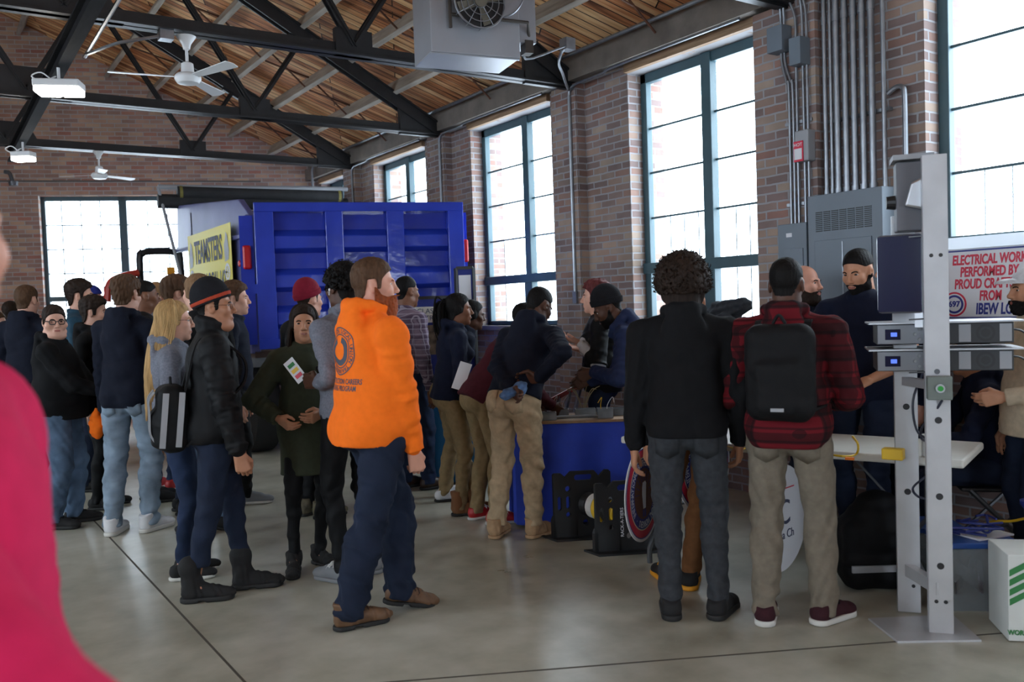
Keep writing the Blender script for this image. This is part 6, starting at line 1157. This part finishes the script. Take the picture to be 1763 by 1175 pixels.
# lamp box
q = P(1572, 340, 4.22); LO = tuple(float(v) for v in q); l_ = thing('flood_lamp', 'grey flood lamp box at the top of the perforated post', 'lamp', LO)
m = MB(); m.obox(q, px, py, Z, (.08, .07, .165)); m.build('housing', mat('dark_grey_housing', s2l(92, 92, 98), .5), l_, org=LO, bevel=.006); m = MB(); m.obox(q+Z*.185+px*-.005, px, py, Z, (.09, .09, .012)); m.build('top_cover', ltape, l_, org=LO)
m = MB(); m.prism([(-.05, -.05), (.055, -.075), (.055, .095), (-.02, .06)], q-py*.085, px, Z, -py, .03); m.build('reflector', alu, l_, org=LO, bevel=.01); m = MB(); m.lathe([(.035, 0), (.03, .04)], q-px*.08-Z*.02, 14, -px); m.build('knob', blk_p, l_, org=LO)
# monitor
q = P(1549, 472, 4.2); MO = tuple(float(v) for v in q); l_ = thing('monitor', 'dark blue screened monitor fixed to the perforated post', 'monitor', MO); mx_ = nrm(LAT*.82-FWD*.57); my = np.cross(Z, mx_)
m = MB(); m.obox(q+my*.02, mx_, my, Z, (.105, .03, .19)); m.build('casing', mat('silver_grey_casing', s2l(120, 122, 130), .3, .4), l_, org=MO, bevel=.02); m = MB(); m.obox(q-my*.012, mx_, my, Z, (.098, .003, .182)); m.build('screen', screen, l_, org=MO, bevel=.002); m = MB(); m.obox(q+mx_*.08+my*.05-Z*.21, mx_, my, Z, (.02, .03, .05)); m.build('bracket', alu, l_, org=MO)
# rack equipment
for i, (y_, lab) in enumerate(((575, 'silver-faced rack unit on the posts, the upper of the two'), (622, 'silver-faced rack unit on the posts, the lower of the two'))):
    q = P(1627, y_, 4.2); O = tuple(float(v) for v in q); l_ = thing('rack_unit', lab, 'rack equipment', O); q0 = q+py*.17
    m = MB(); m.obox(q0, px, py, Z, (.30, .14, .05)); m.build('chassis', mat('rack_black_metal', s2l(38, 39, 42), .45), l_, org=O, bevel=.003)
    m = MB(); m.obox(q0-px*.195-py*.143, px, py, Z, (.105, .006, .048)); m.build('face_plate', mat('silver_face', s2l(132, 134, 140), .35, .4), l_, org=O, bevel=.003)
    m = MB(); m.obox(q0-px*.23-py*.151, px, py, Z, (.035, .002, .026)); m.build('display_surround', screen, l_, org=O); m = MB(); m.obox(q0-px*.225-py*.1535, px, py, Z, (.014, .001, .010)); m.build('lcd', mat('blue_lcd', (.02, .03, .2), .3, emit=(.1, .2, 1.0), estr=1.2), l_, org=O)
    for dx, dz in ((-.11, .025), (-.11, -.025), (-.13, .0)): m = MB(); m.lathe([(.008, 0), (.007, .008)], q0+px*dx-py*.149+Z*dz, 10, -py); m.build('button', ltape, l_, org=O)
    for dx in (.09, .265): m = MB(); m.obox(q0+px*dx-py*.142, px, py, Z, (.026, .002, .042)); m.build('label_sheet', ltape, l_, org=O)
    m = MB(); ring(m, q0+px*.18-py*.142, px, Z, .03, .042, 20); ring(m, q0+px*.18-py*.142, px, Z, .0, .02, 20); m.build('fan_grille', blk_p, l_, org=O)
    m = MB(); m.obox(q0+Z*.056+py*-.02, px, py, Z, (.34, .16, .004)); m.build('shelf', alu, l_, org=O)
    m = MB(); m.tube(bez([q0+px*.3+Z*.01, q0+px*.36, q0+px*.4-Z*.05, q0+px*.38-Z*.15], 4), .005, 6); m.build('cable', blk_p, l_, org=O)
q = P(1617, 668, 4.02); O = tuple(float(v) for v in q); l_ = thing('push_button_box', 'grey box with green push button on the front post', 'switch', O)
m = MB(); m.obox(q, px, py, Z, (.052, .03, .054)); m.build('enclosure', mat('grey_green_enclosure', s2l(104, 112, 106), .45), l_, org=O, bevel=.004); m = MB(); m.lathe([(.02, 0), (.02, .012)], q-py*.03, 18, -py); m.build('button_ring', alu, l_, org=O); m = MB(); m.lathe([(.014, 0), (.012, .02)], q-py*.03, 18, -py); m.build('button', mat('green_button', s2l(46, 150, 60), .3), l_, org=O)
dk = mat('dark_cable', s2l(40, 44, 60), .5)
for pts, lab in (([P(1622, 690, 4.04), P(1608, 712, 4.1), P(1588, 735, 4.2), P(1586, 755, 4.25), P(1600, 762, 4.12)], 'dark cable hanging from the push button box'), ([P(1590, 640, 4.3), P(1572, 690, 4.28), P(1578, 740, 4.28), P(1600, 760, 4.15)], 'dark cable looping behind the front post below the rack units'), ([P(1595, 820, 4.3), P(1572, 840, 4.3), P(1580, 855, 4.3), P(1602, 862, 4.2)], 'short dark cable loop low between the two posts')):
    m = MB(); m.tube(bez(pts, 5), .006, 6); tag(m.build('cable', dk, smooth=True), lab, 'cable')
# ---- boxes, tote, bag, coat
def boxat(x, d, w_, dp_, yaw): c_ = gp(x, d); u = LAT*math.cos(yaw)+FWD*math.sin(yaw); v = np.cross(Z, u); return c_, u, v
c_, u, v = boxat(1790, 4.05, 0, 0, R_(-12)); O = tuple(float(k) for k in c_); t = thing('lamp_carton', 'white carton with green stripes and 6 LAMPS lettering', 'box', O)
m = MB(); m.obox(c_+Z*.205, u, v, Z, (.19, .14, .2)); m.build('carton', mat('white_cardboard', s2l(206, 208, 204), .7, noise=.04), t, org=O, bevel=.003)
m = MB(); lc = c_-v*.1415
for k in range(4): a_ = .0+k*.045; m.prism([(-.185, .39-.055-a_), (-.185, .39-.085-a_), (-.185+(.085+a_)*1.7, .39), (-.185+(.055+a_)*1.7, .39)], lc, u, Z, -v, .001)
m.build('green_stripes', mat('green_print', s2l(46, 120, 62), .6), t, org=O)
text_mesh('lettering', '6 LAMPS', .075, blackprint, t, lc-v*.002+u*-.02+Z*.235, nrm(u+Z*.35), nrm(Z-u*.35), align='CENTER', bold=.002, sx=.7, org=O); text_mesh('lettering', 'WORLDWIDE', .032, MATS['green_print'], t, lc-v*.002-u*.11+Z*.045, u, Z, align='CENTER', bold=.001, sx=.85, org=O)
clear = mat('clear_tote_plastic', s2l(150, 156, 160), .25); clear.node_tree.nodes['Principled BSDF'].inputs['Alpha'].default_value = .45
def tote(lab, x, d, hw, hd, hh, yaw):
    c_, u, v = boxat(x, d, 0, 0, yaw); O = tuple(float(k) for k in c_); t = thing('storage_tote', lab, 'storage box', O); m = MB()
    for q in (-1, 1): m.obox(c_+u*q*hw+Z*hh/2, u, v, Z, (.003, hd, hh/2)); m.obox(c_+v*q*hd+Z*hh/2, u, v, Z, (hw, .003, hh/2))
    m.obox(c_+Z*.005, u, v, Z, (hw, hd, .004)); m.build('tub', clear, t, org=O)
    m = MB(); m.obox(c_+Z*(hh+.015), u, v, Z, (hw+.015, hd+.015, .015)); m.build('lid', mat('blue_tote_lid', s2l(40, 78, 150), .4), t, org=O, bevel=.006)
    m = MB(); rr = random.Random(7)
    for k in range(9): m.obox(c_+u*rr.uniform(-.7, .7)*hw+v*rr.uniform(-.7, .7)*hd+Z*rr.uniform(.06, hh*.7), nrm((rr.random(), rr.random(), .2)), v, Z, (.05, .03, .03))
    m.build('contents', mat('tote_contents', s2l(96, 92, 96), .6, noise=.6, nscale=20), t, org=O); return c_, u, v
c_, u, v = tote('clear storage tote with blue lid behind the lamp carton', 1668, 4.48, .17, .13, .32, R_(-6)); tote('clear blue-lidded tote between the two perforated posts', 1592, 4.86, .14, .12, .3, R_(-6))
q = c_+Z*.352; m = MB(); m.obox(q+Z*.004+u*.06+v*.02, nrm(u+v*.5), nrm(v-u*.5), Z, (.12, .09, .004)); tag(m.build('paper_stack', paper), 'white printed sheets lying on the clear tote', 'papers')
rr = random.Random(3); m = MB()
for k in range(6): pts = [q+u*(rr.uniform(-.16, .16))+v*rr.uniform(-.1, .1)+Z*(.02+.012*k) for _ in range(5)]; m.tube(bez(pts, 5), .006, 6)
tag(m.build('cable_coil', bcab, smooth=True), 'tangle of blue cables lying on the clear tote', 'cable')
m = MB(); m.tube(bez([gp(1640, 5.2)+Z*.02, P(1690, 905, 4.9), P(1740, 898, 4.7), P(1790, 900, 4.6), gp(1810, 4.9)+Z*.01], 5), .007, 6); tag(m.build('cable', ycab, smooth=True), 'yellow cable arching behind the totes at lower right', 'cable')
m = MB(); m.lathe([(.03, 0), (.05, .01), (.05, .2), (.075, .23), (.075, .25)], gp(1782, 4.36)+Z*.3, 18); m.lathe([(.06, 0), (.06, .3)], gp(1782, 4.36), 18); tag(m.build('bucket', bcab, smooth=True), 'dark blue canister behind the lamp carton at the right edge', 'container')
# bag under the table
g0 = gp(1497, 4.78); F = Field(g0-(.4, .4, 0), g0+(.4, .4, .75), .01); bx = np.stack([LAT, FWD, Z]); F.add(rbox(g0+Z*.2, (.19, .13, .2), bx, .09), 0).add(ell(g0+Z*.38+LAT*.02, (.15, .1, .16), bx), .08).wrinkle(.008, 5, .16); F.cut(g0+Z*.003, -Z)
bag = np_obj('duffel_bag', [F.mesh()], blk2, None, (0, 0, 0)); bag2 = thing('backpack', 'black bag with grey strip on the floor under the white table', 'bag', tuple(g0)); bag.parent = bag2; bag.name = 'bag_body'; bag.data.vertices.foreach_set('co', (np.array([v.co for v in bag.data.vertices])-g0).astype(f32).ravel())
m = MB(); m.obox(g0-FWD*.135+Z*.14, LAT, FWD, Z, (.17, .008, .018)); m.build('strip', ltape, bag2, org=tuple(float(k) for k in g0))
# coat on the sill
g0 = np.array((5.7, 5.12, 1.40)); F = Field(g0-(.3, .35, .02), g0+(.2, .35, .35), .009)
for d_, r_ in (((0, .12, .1), .1), ((-.02, -.02, .12), .1), ((0, -.14, .16), .075), ((-.04, .05, .05), .1), ((-.12, -.05, .03), .07)): F.add(ell(g0+d_, (r_*.9, r_*1.2, r_), np.eye(3)), .03)
F.add(cone(g0+(-.06, -.02, .08), g0+(-.14, -.03, -.12), .05, .06), .03); F.wrinkle(.014, 9, .09); F.cut(g0+(0, 0, .0), (0, 0, -1), g0+(-.02, -.4, -.2), g0+(.3, .4, .4)); o = np_obj('coat', [F.mesh()], char, None, g0); o.location = tuple(g0); tag(o, 'dark grey coat heaped on the sill of the large window', 'coat')
# folding chair for the seated person
pi_ = p_st; cb = pi_['pel']*[1, 1, 0]; O = tuple(float(k) for k in cb); t = thing('folding_chair', 'dark folding chair under the seated person at right', 'chair', O); r, f = pi_['r'], pi_['f']; zs_ = pi_['pel'][2]-.14
m = MB(); m.obox(cb+Z*zs_+f*.05, r, f, Z, (.2, .2, .012)); m.build('seat', blk_p, t, org=O, bevel=.01); m = MB(); m.obox(cb+Z*(zs_+.36)-f*.2, r, f, Z, (.2, .012, .1)); m.build('backrest', blk_p, t, org=O, bevel=.01)
for q in (-1, 1):
    m = MB(); m.tube([cb+r*q*.2+f*.25, cb+r*q*.2-f*.17+Z*zs_, cb+r*q*.2-f*.21+Z*(zs_+.45)], .012, 6); m.build('leg', legm, t, org=O); m = MB(); m.tube([cb+r*q*.19-f*.22, cb+r*q*.19+f*.2+Z*zs_], .012, 6); m.build('leg', legm, t, org=O)
# ================================================================== things people carry
def on_back(pi_, lab, mm, w_, h_, d_, zoff, stripe=None):
    T = pi_['T']; k = pi_['k']; A3 = np.stack([pi_['tr'], pi_['tf'], pi_['sd']]); y0 = -(.112*pi_['dep']*k+.03+d_/2); cc = T(0, y0, zoff); O = tuple(float(v) for v in cc); t = thing('backpack', lab, 'backpack', O)
    F = Field(cc-.42, cc+.42, .009); F.add(rbox(cc, (w_/2, d_/2, h_/2), A3, .07), 0).add(rbox(cc-pi_['tf']*d_*.4-pi_['sd']*h_*.14, (w_*.36, d_*.3, h_*.3), A3, .05), .02).wrinkle(.004, 8, .14); np_obj('pack_body', [F.mesh()], mm, t, cc)
    for q in (-1, 1):
        m = MB(); s_ = q*.105*k; pts = [T(s_, y0+d_*.4, zoff+h_*.4), T(s_, -.06*k, .345*k+.1*0+.155*k), T(s_*1.05, .10*k*pi_['dep']+.05, .40*k), T(s_*1.25, .13*k*pi_['dep']+.03, .25*k), T(s_*1.7, .02, .12*k), T(s_*1.1, y0+d_*.4, zoff-h_*.4)]; P_ = bez(pts, 5)
        for i_ in range(len(P_)-1): m.bar(P_[i_], P_[i_+1], .05, .012, pi_['tr'] if i_ > 100 else np.cross(pi_['tr'], P_[i_+1]-P_[i_]))
        m.build('strap', mm, t, org=O)
    if stripe:
        for sx_ in (-.25, .25): m = MB(); pp = [cc+pi_['tr']*sx_*w_-pi_['tf']*(d_*.53 if abs(z_) > .3 else d_*.71)+pi_['sd']*(z_*h_) for z_ in (.42, .3, .15, 0, -.2, -.36)]; P_ = bez(pp, 4); [m.bar(P_[i_], P_[i_+1], .035, .01, np.cross(pi_['tr'], P_[i_+1]-P_[i_])) for i_ in range(len(P_)-1)]; m.build('grey_stripe', stripe, t, org=O)
        for y_ in (-.28, .22):
            m = MB(); pp = [cc+pi_['tr']*(w_/2+.004-.03*abs(z_)**3*4)+pi_['tf']*(y_+z_*.25)*d_+pi_['sd']*(z_*h_) for z_ in (.4, .25, .1, -.1, -.25, -.4)]; P_ = bez(pp, 4); [m.bar(P_[i_], P_[i_+1], .032, .008, pi_['tr']) for i_ in range(len(P_)-1)]; m.build('grey_stripe', stripe, t, org=O)
    else: m = MB(); m.obox(cc-pi_['tf']*d_*.71-pi_['sd']*h_*.36, pi_['tr'], pi_['tf'], pi_['sd'], (.03, .003, .008)); m.build('logo_tab', ltape, t, org=O)
    m = MB(); m.tube(bez([cc+pi_['sd']*h_*.5-pi_['tr']*.03, cc+pi_['sd']*(h_*.5+.04), cc+pi_['sd']*h_*.5+pi_['tr']*.03], 5), .008, 6); m.build('handle', mm, t, org=O); return t
on_back(p_bn, 'black backpack with two grey stripes worn by the beanie wearer', blk2, .30, .38, .17, .06, ltape)
on_back(p_rp, 'black backpack worn over the red plaid jacket', C('black_pack_nylon', (16, 16, 18), .7), .32, .46, .15, .27)
def sheet(name_, lab, cat_, pts, mm, th=.002): m = MB(); a, b_, c_ = [np.array(p_) for p_ in pts]; m.prism([(0, 0), (1, 0), (1, 1), (0, 1)], a, b_-a, c_-a, nrm(np.cross(b_-a, c_-a)), th); return tag(m.build(name_, mm), lab, cat_)
d_ = p_pt['D']-.34; sheet('paper_sheet', 'white sheet of paper held by the ponytailed woman', 'paper', (P(777, 668, d_), P(797, 674, d_), P(793, 622, d_)), paper)
d_ = p_cg['D']+.02; t = thing('booklet', 'folded colour booklet held out to the girl in the parka', 'booklet', P(508, 640, d_)); O = tuple(t.location)
bk_ = MB(); a, b_, c_ = P(488, 628, d_), P(514, 662, d_-.03), P(503, 615, d_); bk_.prism([(0, 0), (1, 0), (1, 1), (0, 1)], a, b_-a, c_-a, nrm(np.cross(b_-a, c_-a)), .004); bk_.build('cover', paper, t, org=O)
nn = nrm(np.cross(b_-a, c_-a)); nn = nn if nn @ FW < 0 else -nn
for k, mm in ((.25, MATS['green_print']), (.5, ycab), (.75, redprint)): m = MB(); m.obox(a+(b_-a)*k+(c_-a)*.5+nn*.006, nrm(b_-a), nrm(c_-a), nn, (.012, .022, .001)); m.build('cover_print', mm, t, org=O)
wr = p_nv['J']['L'][2]; F = Field(wr-.2, wr+.2, .006); F.add(ell(wr+LAT*.03-FWD*.03-Z*.01, (.07, .04, .035), bx), 0).add(ell(wr-LAT*.04-FWD*.03-Z*.03, (.04, .035, .03), bx), .03).add(ell(wr+LAT*.07-FWD*.02+Z*.02, (.04, .03, .04), bx), .03).wrinkle(.008, 4, .06); o = np_obj('cloth_glove', [F.mesh()], mat('tie_dye_blue_cloth', s2l(84, 116, 160), .85, noise=.5, nscale=24), None, wr); o.location = tuple(wr); tag(o, 'blue tie-dyed cloth held behind the back of the navy hoodie man', 'cloth')
wr = p_lj['J']['L'][2]; q = P(167, 735, 6.85); F = Field(q-.2, q+.2, .008); F.add(ell(q, (.06, .05, .1), bx), 0).add(cone(q+Z*.08, q+Z*.14, .03, .012), .03).wrinkle(.006, 4, .07); o = np_obj('carrier_bag', [F.mesh()], orange, None, q); o.location = tuple(q); tag(o, 'small orange bag carried between the stout man and the light jeans', 'bag')
wr = p_heavy['J']['R'][2]+p_heavy['f']*.09; m = MB(); m.obox(wr+Z*.03, p_heavy['r'], p_heavy['f'], Z, (.036, .005, .06)); tag(m.build('phone', mat('orange_phone_case', s2l(214, 104, 40), .5), bevel=.006), 'orange cased phone in the hands of the stout young man', 'phone')
# earbud, hoodie prints
q = p_cg; m = MB(); e_ = q['W'](-.089, .002, -.012); m.lathe([(.008, -.004), (.008, .004)], e_, 10, -q['A'][0]); m.tube([e_, e_-q['A'][2]*.03*q['s']+q['A'][1]*.006], .004, 6); m.build('earbud', white_enam, q['t'], org=q['org'])
from mathutils.bvhtree import BVHTree
def decal(pi_, garment, name_, mm, mesh_pts, faces, off=.002):
    """lay flat lettering onto the cloth of the wearer's back"""
    g = [o for o in pi_['t'].children if o.name.split('.')[0] == garment][0]; bv = BVHTree.FromPolygons([v.co for v in g.data.vertices], [list(p.vertices) for p in g.data.polygons]); tf = Vector(pi_['tf']); vs = []
    for p_ in mesh_pts:
        o_ = Vector(p_-np.array(pi_['org'])-pi_['tf']*.6); h = bv.ray_cast(o_, tf); vs.append((h[0]-tf*off) if h[0] is not None else o_+tf*.45)
    me = bpy.data.meshes.new(name_); me.from_pydata([tuple(v) for v in vs], [], faces); me.update(); return newobj(name_, me, mm, g)
def flat_text(txt, size, c_, au, av, sx_=1.0):
    cu = bpy.data.curves.new('x', 'FONT'); cu.body = txt; cu.size = size; cu.align_x = 'CENTER'; cu.align_y = 'CENTER'; cu.resolution_u = 2; cu.offset = size*.02; to = bpy.data.objects.new('x', cu); COL.objects.link(to); me = bpy.data.meshes.new_from_object(to.evaluated_get(bpy.context.evaluated_depsgraph_get())); bpy.data.objects.remove(to)
    return [c_+au*v.co.x*sx_+av*v.co.y for v in me.vertices], [list(p.vertices) for p in me.polygons]
q = p_or; T = q['T']; c_ = T(-.01, 0, .36*q['k']); au, av = q['tr'], q['sd']; oink = mat('hoodie_print_ink', s2l(70, 72, 84), .8)
for r0, r1 in ((.118, .124), (.083, .089), (.045, .075)):
    vs = [c_+(au*math.cos(a)+av*math.sin(a))*r for a in np.linspace(0, 2*math.pi, 49)[:-1] for r in (r0, r1)]; fs = [(2*i, 2*i+1, 2*((i+1) % 48)+1, 2*((i+1) % 48)) for i in range(48) if r0 > .05 or not (9 < i < 16)]; decal(q, 'hoodie', 'round_print', oink, vs, fs)
vs, fs = [], []; 
for i, ch in enumerate('LABORERS LOCAL UNION TRAINING '.replace('LABORERS ', 'CONSTRUCTION ')):
    if ch == ' ': continue
    th = R_(215)-i*2*math.pi/34; rd = au*math.cos(th)+av*math.sin(th); td = au*math.sin(th)-av*math.cos(th); v_, f_ = flat_text(ch, .03, c_+rd*.103, td, rd); fs += [[len(vs)+k for k in x] for x in f_]; vs += v_
decal(q, 'hoodie', 'round_lettering', oink, vs, fs)
for txt, dz in (('CONSTRUCTION CAREERS', -.155), ('TRAINING PROGRAM', -.19)): v_, f_ = flat_text(txt, .038, c_+av*dz+au*.0, au, av, .72); decal(q, 'hoodie', 'lettering', oink, v_, f_)

def pocket(pi_, mm, x, z, w_=.13, h_=.15):
    """patch pocket stitched on the seat of the trousers"""
    T = pi_['T']; n = 7; pts = []; fs = []
    for j in range(n):
        for i in range(n):
            u, v = i/(n-1), j/(n-1); pts.append(T(x+(u-.5)*w_*(1-.12*v), 0, z-v*h_+(-.03*(1-abs(2*u-1)) if j == n-1 else 0)))
    fs = [(j*n+i, j*n+i+1, (j+1)*n+i+1, (j+1)*n+i) for j in range(n-1) for i in range(n-1)]
    o = decal(pi_, 'trousers', 'back_pocket', mm, pts, fs, .003); o.data.polygons.foreach_set('use_smooth', [True]*len(fs))
    md = o.modifiers.new('thickness', 'SOLIDIFY'); md.thickness = .004
for q, mm in ((p_lj, jean_l), (p_nv, khaki), (p_rp, stone), (p_cu, char)):
    for sx_ in (-1, 1): pocket(q, mm, sx_*.095*q['k'], -.005 if q is not p_nv else .03)
